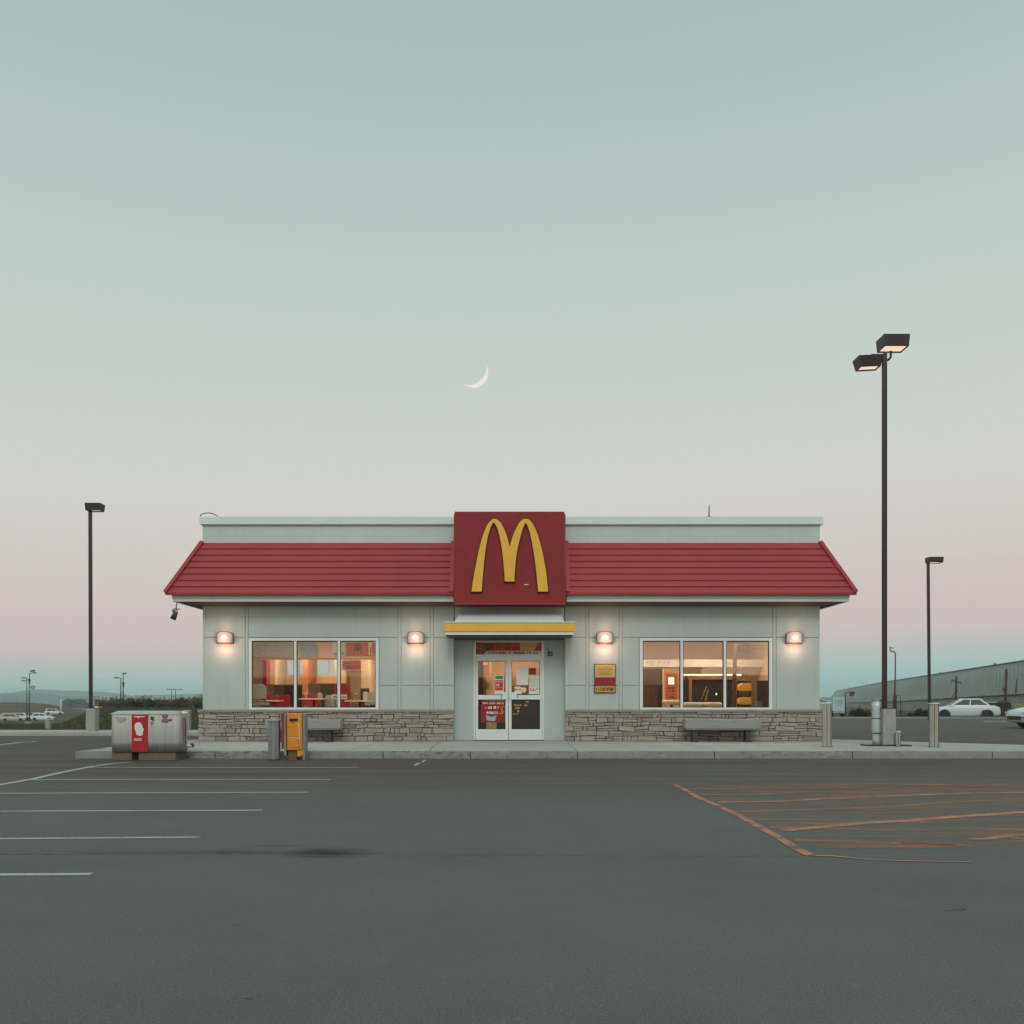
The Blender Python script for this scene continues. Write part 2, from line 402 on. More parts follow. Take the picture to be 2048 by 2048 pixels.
# painted markings
def paint_mat(name, col, lo, hi, sc_, st=(0.6, 2.6, 1)):
    m, nt, bs = new_mat(name)
    v = coords(nt)
    f = ntex(nt, coords(nt, st), sc_, 8, 0.72); g = ntex(nt, v, 60, 3, 0.7)
    a = math_(nt, 'ADD', f, math_(nt, 'MULTIPLY', g, 0.35))
    al = ramp(nt, a, [(lo, 0.0), (hi, 1.0)])
    nt.links.new(al, bs.inputs['Alpha'])
    nt.links.new(ramp(nt, g, [(0.3, tuple(x * 0.75 for x in col)), (0.7, col)]), bs.inputs['Base Color'])
    bs.inputs['Roughness'].default_value = 0.8; bs.inputs['Specular IOR Level'].default_value = 0.25
    return m
WPAINT = paint_mat('worn_white_road_paint', S(188, 192, 186), 0.40, 0.66, 2.2)
OPAINT = paint_mat('worn_orange_road_paint', S(196, 140, 110), 0.45, 0.74, 2.5, (1, 1, 1))
OPAINT2 = paint_mat('very_worn_orange_road_paint', S(190, 136, 108), 0.46, 0.86, 1.6)
OPAINT3 = paint_mat('orange_paint_dust', S(180, 132, 106), 0.645, 0.88, 1.5, (0.35, 2.4, 1))
LAY = [0.004]
def stripe(mb, pts, w0, w1=None, z=0.004):              # pts in photograph pixels on the ground, widths in metres
    w1 = w0 if w1 is None else w1
    g = [Vector((*GP(px, py), z)) for px, py in pts]
    # subdivide
    q = []
    for a, b in zip(g, g[1:]):
        for i in range(6): q.append(a.lerp(b, i / 6))
    q.append(g[-1]); n = len(q); vs = []
    for i, p in enumerate(q):
        d = (q[min(i + 1, n - 1)] - q[max(i - 1, 0)]).normalized(); s = Vector((-d.y, d.x, 0)); w = (w0 + (w1 - w0) * i / (n - 1)) / 2
        vs += [p + s * w, p - s * w]
    mb.add(vs, [(2 * i, 2 * i + 1, 2 * i + 3, 2 * i + 2) for i in range(n - 1)])
mb = MB()
for pts in ([(178, 1535), (450, 1535.5), (718, 1535)], [(56, 1560), (300, 1559), (661, 1559.5)], [(-300, 1588), (0, 1587), (617, 1585)],
            [(-300, 1623), (0, 1623), (525, 1621)], [(-300, 1679), (0, 1678), (400, 1675)], [(-400, 1751), (0, 1750), (183, 1749)]):
    stripe(mb, pts, 0.085)
stripe(mb, [(-160, 1597), (0, 1570), (62, 1559), (120, 1546), (185, 1533), (225, 1527.5), (262, 1524.5)], 0.12, 0.11, 0.005)
stripe(mb, [(-200, 1496), (0, 1490), (40, 1485), (74, 1483)], 0.16)
stripe(mb, [(829, 1532), (838, 1526)], 0.06); stripe(mb, [(843, 1525), (852, 1520)], 0.05)
structure(mb.build('white_road_markings', WPAINT, local=True, fix=False))
mb = MB()
stripe(mb, [(1347, 1569), (1370, 1580), (1398, 1596), (1440, 1614), (1480, 1633), (1530, 1661), (1560, 1677), (1590, 1696), (1621, 1712)], 0.085, 0.09, 0.005)
stripe(mb, [(1620, 1711.5), (1668, 1713), (1725, 1719), (1800, 1722.5), (1942, 1725)], 0.06, 0.03, 0.005)
stripe(mb, [(1568, 1662), (1610, 1658), (1640, 1655), (1728, 1647), (1800, 1643), (1900, 1635), (2048, 1625), (2500, 1602)], 0.13, 0.15, 0.005)
stripe(mb, [(1436, 1605), (1500, 1604), (1580, 1602), (1700, 1595), (1850, 1590), (1920, 1587), (2060, 1585), (2400, 1577)], 0.11, 0.12)
stripe(mb, [(1940, 1679), (1975, 1679), (2000, 1674), (2060, 1669), (2300, 1650)], 0.09, 0.13, 0.005)
structure(mb.build('orange_road_markings', OPAINT, local=True, fix=False))
mb = MB()
for pts, w in (([(1380, 1578), (1500, 1577), (1650, 1575), (1780, 1578), (1900, 1576)], 0.12), ([(1404, 1590), (1500, 1590), (1620, 1584), (1740, 1581), (1840, 1582)], 0.14),
            ([(1470, 1624), (1560, 1622), (1680, 1618), (1760, 1615), (1900, 1605), (2048, 1599)], 0.13), ([(1500, 1639), (1580, 1640), (1654, 1641)], 0.1),
            ([(1540, 1656), (1640, 1656), (1720, 1660)], 0.12), ([(1590, 1682), (1700, 1684), (1800, 1687), (1850, 1689), (1935, 1692)], 0.14),
            ([(1730, 1568), (1830, 1569), (1960, 1572)], 0.16), ([(1800, 1686), (1860, 1689), (1910, 1691)], 0.08), ([(2020, 1677), (2110, 1678)], 0.12)):
    stripe(mb, pts, w, w * 0.7)
structure(mb.build('worn_road_markings', OPAINT2, local=True, fix=False))
mb = MB(); q = [(*GP(u, w), 0.0028) for u, w in ((1372, 1574), (1600, 1566), (2300, 1566), (2500, 1690), (1960, 1700), (1640, 1696), (1560, 1664), (1450, 1612))]
mb.add(q, [tuple(range(8))]); structure(mb.build('faded_road_markings', OPAINT3, local=True, fix=False))
CRACKM = M('crack_filler', (0.018, 0.018, 0.017), 0.8, spec=0.2)
mb = MB()
def crack(px0, py0, px1, py1, w, n=26):
    a = Vector((*GP(px0, py0), 0.003)); b = Vector((*GP(px1, py1), 0.003)); d = (b - a); s = Vector((-d.y, d.x, 0)).normalized(); pts = []
    for i in range(n + 1):
        t = i / n; pts.append(a + d * t + s * (noise.noise(Vector((t * 9, px0, 0))) * 0.05 + noise.noise(Vector((t * 31, px0, 2))) * 0.02))
    vs = []
    for i, p in enumerate(pts):
        ww = w * (0.35 + abs(noise.noise(Vector((i * 0.7, py0, 5)))) * 1.6); vs += [p + s * ww / 2, p - s * ww / 2]
    mb.add(vs, [(2 * i, 2 * i + 1, 2 * i + 3, 2 * i + 2) for i in range(n)])
crack(-100, 1709, 690, 1707, 0.014, 60); crack(690, 1707, 1250, 1713, 0.008, 40); crack(1195, 1570, 1347, 1569, 0.02); crack(1300, 1714, 1600, 1713, 0.008)
crack(700, 1584, 760, 1582, 0.02); crack(1890, 1822, 1935, 1819, 0.012, 8); crack(490, 2000, 505, 1998, 0.012, 4); crack(460, 1852, 485, 1851, 0.01, 4)
structure(mb.build('road_cracks', CRACKM, local=True, fix=False))

# pavement in front of the shop with its kerb stones
m, nt, bs = new_mat('pavement_concrete')
v = coords(nt)
c = ramp(nt, ntex(nt, v, 1.6, 7, 0.65), [(0.3, S(166, 168, 160)), (0.7, S(186, 186, 177))])
c = mix(nt, ramp(nt, ntex(nt, coords(nt, (0.5, 1.5, 1)), 1.2, 6, 0.7), [(0.5, 0.0), (0.75, 0.5)]), c, S(138, 136, 128))
nt.links.new(c, bs.inputs['Base Color']); bs.inputs['Roughness'].default_value = 0.92; bs.inputs['Specular IOR Level'].default_value = 0.2
bump(nt, bs, ntex(nt, v, 60, 4), 0.3)
PAVM = m
m, nt, bs = new_mat('kerb_concrete')
v = coords(nt)
c = ramp(nt, ntex(nt, v, 2.2, 7, 0.65), [(0.3, S(136, 139, 131)), (0.7, S(160, 161, 152))])
dirt = math_(nt, 'MULTIPLY', ramp(nt, ntex(nt, coords(nt, (1, 1, 2.5)), 7, 7, 0.75), [(0.5, 0.0), (0.66, 1.0)]), ramp(nt, ntex(nt, coords(nt, (0.35, 0.35, 0.1)), 1, 3), [(0.44, 0.1), (0.6, 0.95)]))
c = mix(nt, dirt, c, S(74, 68, 58))
nt.links.new(c, bs.inputs['Base Color']); bs.inputs['Roughness'].default_value = 0.95; bs.inputs['Specular IOR Level'].default_value = 0.15
bump(nt, bs, ntex(nt, v, 30, 6), 0.5)
KERBM = m
KD = GD(1517)                                           # kerb face
LX = PX(150, KD)
mb = MB()
poly = [(LX + 0.02, KD + 0.2), (14.2, KD + 0.2), (15.4, KD + 0.6), (15.2, 20.0), (12.2, 21.7), (10.2, 23.2), (8.6, 24.8), (7.0, 26.0), (-7.4, 26.0), (-8.45, 24.4), (-8.95, 22.0), (LX - 0.02, 20.45)]
mb.prism_z(poly, -0.05, PAV)
structure(mb.build('pavement', PAVM, bevel=0.015, local=True))
mb = MB()
joints = [LX] + [PX(p, KD) for p in (430, 766, 941, 1155, 1429, 1705, 1985)] + [13.0, 15.3]
for a, b in zip(joints, joints[1:]): mb.box(a + 0.006, b - 0.006, KD, KD + 0.194, -0.05, PAV + 0.004)
mb.box(LX - 0.0, LX + 0.16, KD + 0.2, 20.3, -0.05, PAV + 0.004)
structure(mb.build('kerb', KERBM, bevel=0.022, local=True))
mb = MB(); mb.v = []                                     # hairline in the pavement left of the door
def pavline(pts, w=0.012):
    q = [Vector((PX(px, GD(py, PAV)), GD(py, PAV), PAV + 0.003)) for px, py in pts]; vs = []
    for i, p in enumerate(q):
        d = (q[min(i + 1, len(q) - 1)] - q[max(i - 1, 0)]).normalized(); s = Vector((-d.y, d.x, 0)) * w / 2; vs += [p + s, p - s]
    mb.add(vs, [(2 * i, 2 * i + 1, 2 * i + 3, 2 * i + 2) for i in range(len(q) - 1)])
pavline([(878, 1484), (874, 1488), (866, 1493), (861, 1498), (859, 1502)], 0.014)
for px in (1155, 1429, 700, 541): pavline([(px, 1501.5), (px + (CX - px) * 0.16, 1486)], 0.01)
structure(mb.build('pavement_cracks', CRACKM, local=True, fix=False))
# raised strip along the far edge of the lot
mb = MB(); mb.prism_z([(-90, 30.4), (-9.0, 30.4), (-7.6, 31.2), (-7.6, 32.9), (-90, 32.9)], -0.05, 0.11)
structure(mb.build('far_pavement', PAVM, bevel=0.02, local=True))
mb = MB(); mb.prism_z([(13, 55.2), (40, 55.2), (40, 55.55), (13, 55.55)], -0.05, 0.1)
mb.prism_z([(24, 47.0), (60, 45.2), (60, 45.6), (24, 47.4)], -0.05, 0.06)
structure(mb.build('far_kerb', KERBM, bevel=0.02, local=True))

# blue hills
HILLM = M('wooded_hillside', (0.025, 0.05, 0.048), 1.0, var=0.25, scale=0.01, spec=0.05, world=True)
def ridge(name, D, prof, width, seed):
    mb = MB(); vs = []; fs = []; nx = 160; ny = 11
    x0, x1 = -900, 2900
    for j in range(ny):
        t = j / (ny - 1) * 2 - 1
        for i in range(nx):
            px = x0 + (x1 - x0) * i / (nx - 1)
            y = D + t * width; x = PX(px, D)
            top = PZ(pl(prof, px), D) + noise.noise(Vector((px * 0.03, seed, 0))) * 0.7 * D / 2600
            base = -16
            k = max(0, 1 - t * t) ** 0.8
            z = base + (top - base) * k + (noise.noise(Vector((x * 0.01, y * 0.01, seed))) * 2.0 if 0 < abs(t) < 1 else 0)
            vs.append((x, y, z))
    for j in range(ny - 1):
        for i in range(nx - 1): fs.append((j * nx + i, j * nx + i + 1, (j + 1) * nx + i + 1, (j + 1) * nx + i))
    mb.add(vs, fs, True); structure(mb.build(name, HILLM, local=True, fix=False))
ridge('far_hills', 2600, [(-900, 1389), (0, 1386), (62, 1385), (78, 1379), (92, 1377.5), (112, 1381), (150, 1381.5), (180, 1382), (215, 1385), (240, 1391), (290, 1390.5), (340, 1389), (405, 1387.5), (600, 1389), (1200, 1392), (1640, 1394), (2900, 1390)], 260, 1.0)
ridge('near_hills', 1900, [(-900, 1390), (0, 1388), (45, 1390), (58, 1386.5), (74, 1384), (90, 1389), (110, 1394), (140, 1394), (200, 1395), (250, 1400), (300, 1399), (340, 1397), (405, 1396), (1600, 1400), (2900, 1399)], 200, 4.0)

# ------------------------------------------------------------------ the restaurant
shop = thing('restaurant', 'long pale grey single storey restaurant with red slatted roof, stone base and central glass doors', 'restaurant', (0, DW, PAV))
XL, XR = PX(405, DW), PX(1640, DW); YB = 30.6            # wall ends, back wall
BL, BR = PX(908, DW), PX(1130, DW)                       # entry bay
REC = 0.26                                               # its recess
ZTOP = PZ(1033, DW); ZROOF = PZ(1086, DW); ZSOF = PZ(1213, DW)
WY0, WY1 = PZ(1423, DW), PZ(1276, DW)                    # window opening
WINS = [(PX(497, DW), PX(758, DW)), (PX(1279, DW), PX(1545, DW))]
ZL = PZ(1420, DW)                                        # top of the stone base
def P(px): return PX(px, DW)
def Z(py): return PZ(py, DW)

mb = MB()                                                # structural wall behind the panels, with the window openings
T = 0.2; y0 = DW + 0.025; y1 = DW + T
for (a, b), (w0, w1) in zip(((XL + 0.02, BL), (BR, XR - 0.02)), WINS):
    mb.box(a, w0, y0, y1, PAV, ZROOF); mb.box(w1, b, y0, y1, PAV, ZROOF)
    mb.box(w0, w1, y0, y1, PAV, WY0); mb.box(w0, w1, y0, y1, WY1, ZROOF)
mb.box(XL + 0.02, XL + T, y1, YB - T, PAV, ZROOF); mb.box(XR - T, XR - 0.02, y1, YB - T, PAV, ZROOF)
# back wall with three dining room windows on the left
BWIN = [(PX(551, 29.2), PX(606, 29.2)), (PX(614, 29.2), PX(668, 29.2)), (PX(737, 29.2), PX(790, 29.2))]
bz0, bz1 = PZ(1350, 29.2), PZ(1314, 29.2)
xs = [XL + 0.02]
for a, b in BWIN: xs += [a, b]
xs.append(XR - 0.02)
mb.box(XL + 0.02, XR - 0.02, YB - T, YB, PAV, bz0); mb.box(XL + 0.02, XR - 0.02, YB - T, YB, bz1, ZROOF)
for i in range(0, len(xs), 2): mb.box(xs[i], xs[i + 1], YB - T, YB, bz0, bz1)
mb.build('wall', WALL, shop)
# cladding panels with open joints
mb = MB(); pt = 0.0; py_ = DW + 0.022; g = 0.006
def panel(a, b, top, bot): mb.box(P(a) + g, P(b) - g, DW, py_, Z(bot) + g, Z(top) - g)
for a, b in ((405, 490.5), (496.8, 795.8), (802.2, 860.6), (866.8, 908)): panel(a, b, 1200, 1274.8)
for a, b in ((405, 490.5),): panel(a, b, 1274.8, 1420)
for a, b in ((759, 795.8), (802.2, 860.6), (866.8, 908)): panel(a, b, 1274.8, 1371); panel(a, b, 1371, 1420)
for a, b in ((490.5, 496.8), (795.8, 802.2), (860.6, 866.8)): panel(a, b, 1200, 1420)
for a, b in ((1130, 1171.6), (1177.6, 1238.4), (1244.6, 1545.2), (1552.2, 1640)): panel(a, b, 1200, 1274.8)
for a, b in ((1130, 1171.6), (1177.6, 1238.4), (1244.6, 1278)): panel(a, b, 1274.8, 1371); panel(a, b, 1371, 1420)
panel(1552.2, 1640, 1274.8, 1420)
for a, b in ((1171.6, 1177.6), (1238.4, 1244.6), (1545.2, 1552.2)): panel(a, b, 1200, 1420)
both = mb; mb = MB()
lft = [v_.x < 0 for v_ in both.v]
for sgn in (True, False):
    m2 = MB()
    for k_ in range(0, len(both.v), 8):
        if lft[k_] == sgn: m2.hexa(both.v[k_:k_ + 8])
    m2.build('wall_panel', WALL, shop, bevel=0.004, seg=1)
for s, x in ((-1, XL), (1, XR)):
    mb = MB()
    for a, b in ((DW + 0.022, 26), (26, 28.3), (28.3, YB)):
        mb.box(x, x - s * 0.022, a + g, b - g, ZL, 2.8 - g); mb.box(x, x - s * 0.022, a + g, b - g, 2.8 + g, Z(1200))
    mb.build('wall_panel', WALL, shop, bevel=0.004, seg=1)

# entry bay
mb = MB(); D2 = DW + REC
DX0, DX1 = PX(947, D2), PX(1088, D2); DZ1 = PZ(1282, D2)
zh = Z(1244)
mb.box(BL, DX0, D2, D2 + T, PAV, 3.9); mb.box(DX1, BR, D2, D2 + T, PAV, 3.9); mb.box(DX0, DX1, D2, D2 + T, DZ1, 3.9)
mb.box(BL - T, BL, DW + 0.2, D2 + T, PAV, 3.9); mb.box(BR, BR + T, DW + 0.2, D2 + T, PAV, 3.9)
mb.build('entry_wall', WALL, shop)
mb = MB(); mb.box(BL + 0.02, BR - 0.02, DW - 0.03, D2 - 0.002, Z(1262), Z(1203))
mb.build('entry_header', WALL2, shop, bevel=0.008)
# canopy
cx0, cx1 = PX(888, 22.75), PX(1150, 22.75); cz1, cz0 = PZ(1245.5, 22.75), PZ(1264, 22.75)
mb = MB()
prof = [(22.765, cz0), (22.75, cz0 + 0.02), (22.75, cz1 - 0.02), (22.765, cz1), (23.66, cz1), (23.66, cz0)]
mb.prism_x(prof, cx0, cx1); can = mb.build('canopy', YELC, shop, bevel=0.012)
mb = MB(); mb.box(cx0 + 0.02, cx1 - 0.02, 22.775, 23.66, PZ(1269.5, 22.75), cz0 - 0.002); mb.build('lower_trim', TRIM, can, bevel=0.006)
mb = MB(); mb.box(cx0 - 0.012, cx1 + 0.012, 22.735, 23.66, cz1 + 0.002, cz1 + 0.028); mb.build('top_flashing', TRIM, can, bevel=0.006)
mb = MB(); za = cz1 + 0.03; zb = Z(1231)
mb.hexa([(PX(909, 23), 22.95, za), (PX(1129, 23), 22.95, za), (PX(1129, 23), 23.66, za), (PX(909, 23), 23.66, za), (PX(917, 23.3), 23.3, zb), (PX(1122, 23.3), 23.3, zb), (PX(1122, 23.3), 23.66, zb), (PX(917, 23.3), 23.66, zb)])
mb.build('sloped_top', TRIM, can, bevel=0.01)

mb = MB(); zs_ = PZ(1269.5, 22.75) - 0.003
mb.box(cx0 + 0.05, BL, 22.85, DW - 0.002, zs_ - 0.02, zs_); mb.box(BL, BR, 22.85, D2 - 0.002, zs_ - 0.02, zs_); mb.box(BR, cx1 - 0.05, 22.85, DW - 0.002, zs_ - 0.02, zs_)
mb.build('canopy_soffit', SOFFIT, can)  # brown underside, its colour deepening the shadow band under the canopy
mb = MB(); mb.box(BL + 0.01, BR - 0.01, D2 - 0.03, D2 - 0.001, DZ1 + 0.03, zs_ - 0.022); mb.build('lintel_shade_strip', SOFFIT, shop)  # dark board in place of the shadow strip above the doors
# parapet, cap, flat roof
mb = MB(); xa, xb = XL, XR
mb.box(xa, xb, DW, DW + 0.2, ZROOF - 0.02, ZTOP - 0.06); mb.box(xa, xa + 0.2, DW + 0.2, YB, ZROOF - 0.02, ZTOP - 0.06); mb.box(xb - 0.2, xb, DW + 0.2, YB, ZROOF - 0.02, ZTOP - 0.06)
mb.box(xa + 0.2, xb - 0.2, YB - 0.2, YB, ZROOF - 0.02, ZTOP - 0.06)
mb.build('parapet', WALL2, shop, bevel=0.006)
mb = MB(); D3 = DW - 0.08; ca, cb = PX(399, D3), PX(1647, D3); za, zb = PZ(1048.5, D3), PZ(1033, D3)
mb.box(ca, cb, D3, DW + 0.26, za, zb); mb.box(ca, ca + 0.34, DW + 0.262, YB + 0.06, za, zb); mb.box(cb - 0.34, cb, DW + 0.262, YB + 0.06, za, zb); mb.box(ca + 0.342, cb - 0.342, YB - 0.26, YB + 0.06, za, zb)
mb.build('parapet_cap', TRIM, shop, bevel=0.008)
mb = MB(); mb.box(XL + 0.2, XR - 0.2, DW + 0.2, YB - 0.2, ZROOF - 0.3, ZROOF); mb.build('roof_deck', DARK, shop)

# mansard of lapped red boards
DE = 23.02; ZE = PZ(1187, DE); EL, ER = PX(331, DE), PX(1712, DE)
N = 8
def mansard(side):
    mb = MB()
    xin = PX(907, DE) if side < 0 else PX(1132, DE)
    xe0, xe1 = (XL, EL) if side < 0 else (XR, ER)
    nrm = Vector((0, -(ZROOF - ZE), -(DW - DE))).normalized(); nrm = Vector((0, nrm.y, -nrm.z))
    for i in range(N):
        t0, t1 = i / N, (i + 1) / N
        def pt(x, t, o): return Vector((x, DW + (DE - DW) * t, ZROOF + (ZE - ZROOF) * t)) + nrm * o
        def xe(t): return xe0 + (xe1 - xe0) * t
        a, b = pt(xin, t0, 0.004), pt(xe(t0), t0, 0.004); c_, d = pt(xe(t1), t1, 0.032), pt(xin, t1, 0.032)
        e, f = pt(xe(t1), t1, 0.003), pt(xin, t1, 0.003)
        mb.quad(a, b, c_, d); mb.quad(d, c_, e, f)
        # return side along the end wall
        sx = side
        def ps(y, t, o): return Vector((xe(t) + sx * o * 0.83, y, ZROOF + (ZE - ZROOF) * t + o * 0.55))
        def ys_(t): return DW + (DE - DW) * t
        a, b = ps(ys_(t0), t0, 0.004), ps(YB, t0, 0.004); c_, d = ps(YB, t1, 0.032), ps(ys_(t1), t1, 0.032)
        e, f = ps(YB, t1, 0.003), ps(ys_(t1), t1, 0.003)
        mb.quad(a, b, c_, d); mb.quad(d, c_, e, f)
    ro = mb.build('mansard_roof', REDROOF, shop, fix=False)
    mb = MB()                                            # hip and end trims
    up = Vector((0, -0.03, 0.035))
    def bar(a, b, w):
        a = Vector(a); b = Vector(b); d = (b - a).normalized(); s = d.cross(Vector((0, -0.83, 0.55))).normalized() * w / 2; n_ = d.cross(s).normalized() * 0.03
        if n_.y > 0: n_ = -n_
        mb.hexa([a - s - n_, a + s - n_, a + s + n_, a - s + n_, b - s - n_, b + s - n_, b + s + n_, b - s + n_])
    bar(Vector((xe0, DW, ZROOF)) + up, Vector((xe1, DE, ZE)) + up, 0.095)
    xi = xin - 0.05 if side < 0 else xin + 0.05
    bar(Vector((xi, DW, ZROOF)) + up, Vector((xi, DE, ZE)) + up, 0.1)
    a, b = sorted((xin, xe1)); mb.box(a, b, DE - 0.06, DE + 0.06, ZE - 0.035, ZE - 0.004)     # drip edge
    mb.build('roof_trim', REDROOF, ro, bevel=0.006)
    # fascia
    DF = DE + 0.1; f0, f1 = ((PX(343, DF), PX(907, DF)) if side < 0 else (PX(1133, DF), PX(1700, DF)))
    z1, z0 = ZE - 0.036, PZ(1203, DF)
    mb = MB()
    if side < 0: mb.prism_y([(f0, z1), (f0 + 0.035, z0), (f1, z0), (f1, z1)], DF, DF + 0.05); mb.box(f0 + 0.02, f0 + 0.07, DF + 0.05, YB, z0, z1)
    else: mb.prism_y([(f0, z1), (f0, z0), (f1 - 0.035, z0), (f1, z1)], DF, DF + 0.05); mb.box(f1 - 0.07, f1 - 0.02, DF + 0.05, YB, z0, z1)
    mb.build('fascia', TRIM, shop, bevel=0.004)
    mb = MB()                                            # soffit, dropping slightly towards the wall
    w = XL if side < 0 else XR
    e = f0 + 0.05 if side < 0 else f1 - 0.05
    za, zb = z0 + 0.012, ZSOF
    i_ = f1 if side < 0 else f0
    A = (e, DF + 0.03, za); B = (i_, DF + 0.03, za); C = (i_, DW, zb); Dp = (w, DW, zb); E = (w, YB, zb); G = (e, YB, za)
    mb.quad(A, B, C, Dp); mb.quad(A, Dp, E, G)
    for q in list(mb.f): pass
    mb.add([(p[0], p[1], p[2] + 0.05) for p in (A, B, C, Dp)], [(0, 1, 2, 3)]); mb.add([(p[0], p[1], p[2] + 0.05) for p in (A, Dp, E, G)], [(0, 1, 2, 3)])
    mb.build('soffit', SOFFIT, shop, fix=False)
mansard(-1); mansard(1)

# stone base
def stones(mb, fn0, L, z0, z1, seed):
    def fn(x, d, z):                                     # uneven courses
        k = min(1, (x - 0) * 6, (L - x) * 6) if 0 < x < L else 0; kz = max(0, min(1, (z - z0) * 12, (z1 - z) * 12))
        return fn0(x + 0.03 * k * noise.noise(Vector((x * 3.1, z * 5, seed))), d, z + 0.03 * kz * noise.noise(Vector((x * 2.7, z * 4, seed + 9.5))) + 0.012 * kz * noise.noise(Vector((x * 9, z * 8, seed + 3.5))))
    r = random.Random(seed); z = z0
    while z < z1 - 0.02:
        h = r.choice((0.06, 0.08, 0.1, 0.12, 0.13)); 
        if z + h > z1 - 0.045: h = z1 - z
        x = 0.0
        while x < L - 0.01:
            w = r.choice((0.1, 0.16, 0.22, 0.3, 0.38, 0.5)) * r.uniform(0.85, 1.2)
            if x + w > L - 0.12: w = L - x
            split = h > 0.09 and r.random() < 0.4
            for (za, zb) in (((z, z + h * r.uniform(0.4, 0.6)),) if split else ((z, z + h),)):
                parts = [(za, zb)] if not split else [(z, zb), (zb, z + h)]
                for (p0, p1) in parts:
                    d = r.uniform(-0.012, 0.018); gp = 0.0085; j = lambda: r.uniform(-0.006, 0.006)
                    mb.tint = r.random()
                    x0, x1 = x + gp, x + w - gp; q0, q1 = p0 + gp * 0.8, p1 - gp * 0.8
                    pts = [fn(x0 + j(), d + j() * 0.6, q0 + j()), fn(x1 + j(), d + j() * 0.6, q0 + j()), fn(x1, 0.1, q0), fn(x0, 0.1, q0), fn(x0 + j(), d + j() * 0.6, q1 + j()), fn(x1 + j(), d + j() * 0.6, q1 + j()), fn(x1, 0.1, q1), fn(x0, 0.1, q1)]
                    mb.hexa(pts)
            x += w
        z += h
SD = DW - 0.1
for k, (a, b) in enumerate(((PX(396, SD), BL), (BR, PX(1646, SD)))):
    mb = MB(); mb.box(a + 0.015, b - 0.015, SD + 0.03, DW + 0.024, PAV, ZL - 0.01)
    if k == 0: mb.box(a + 0.03, XL, DW + 0.024, YB, PAV, ZL - 0.01)
    else: mb.box(XR, b - 0.03, DW + 0.024, YB, PAV, ZL - 0.01)
    base = mb.build('stone_base', MORTAR, shop)
    mb = MB(); stones(mb, lambda x, d, z: Vector((a + x, SD + d, z)), b - a, PAV + 0.003, ZL - 0.05, 11 + k)
    if k == 0: stones(mb, lambda x, d, z: Vector((a + d, DW + x, z)), YB - DW, PAV + 0.003, ZL - 0.05, 21)
    else: stones(mb, lambda x, d, z: Vector((b - d, DW + x, z)), YB - DW, PAV + 0.003, ZL - 0.05, 22)
    mb.build('stone_facing', STONE, base, bevel=0.008, seg=2)
    mb = MB(); mb.box(a - 0.015, b - 0.005, SD - 0.025, DW - 0.002, ZL - 0.048, ZL + 0.012)
    if k == 0: mb.box(a - 0.015, XL - 0.002, DW, YB, ZL - 0.048, ZL + 0.012)
    else: mb.box(XR + 0.002, b + 0.01, DW, YB, ZL - 0.048, ZL + 0.012)
    mb.build('stone_sill', M('cut_stone_cap', S(150, 142, 130), 0.9, var=0.12, scale=4, bmp=0.3, world=True), base, bevel=0.01)

# windows
def window(x0, x1, m0, m1, glass):
    DF = DW - 0.012; fw = 0.085; z0, z1 = WY0, WY1
    mb = MB()
    mb.box(x0 + 0.006, x1 - 0.006, DF, DF + 0.1, z0, z0 + 0.1); mb.box(x0 + 0.006, x1 - 0.006, DF, DF + 0.1, z1 - 0.07, z1 - 0.006)
    zz0, zz1 = z0 + 0.102, z1 - 0.072
    mb.box(x0 + 0.006, x0 + fw, DF, DF + 0.1, zz0, zz1); mb.box(x1 - fw, x1 - 0.006, DF, DF + 0.1, zz0, zz1)
    for c in (m0, m1): mb.box(c - 0.032, c + 0.032, DF + 0.01, DF + 0.1, zz0, zz1)
    w = mb.build('window', FRAMEW, shop, bevel=0.006)
    mb = MB()                                            # dark gasket round each light
    cols = [(x0 + fw, m0 - 0.032), (m0 + 0.032, m1 - 0.032), (m1 + 0.032, x1 - fw)]
    for a, b in cols:
        yy0, yy1 = DF + 0.035, DF + 0.07; t = 0.018
        mb.box(a, a + t, yy0, yy1, zz0, zz1); mb.box(b - t, b, yy0, yy1, zz0, zz1); mb.box(a + t, b - t, yy0, yy1, zz1 - t * 1.4, zz1); mb.box(a + t, b - t, yy0, yy1, zz0, zz0 + t * 0.7)
    mb.build('gasket', DARKBR, w)
    mb = MB()
    for a, b in cols: mb.quad((a + 0.004, DF + 0.052, zz0), (b - 0.004, DF + 0.052, zz0), (b - 0.004, DF + 0.052, zz1), (a + 0.004, DF + 0.052, zz1))
    mb.build('pane', glass, w, fix=False)
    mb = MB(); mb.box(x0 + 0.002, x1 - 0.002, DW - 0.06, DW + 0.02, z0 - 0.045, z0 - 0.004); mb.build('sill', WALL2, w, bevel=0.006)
window(WINS[0][0], WINS[0][1], P(590.5), P(677.5), GLASS)
window(WINS[1][0], WINS[1][1], P(1363.5), P(1450), GLASSR)
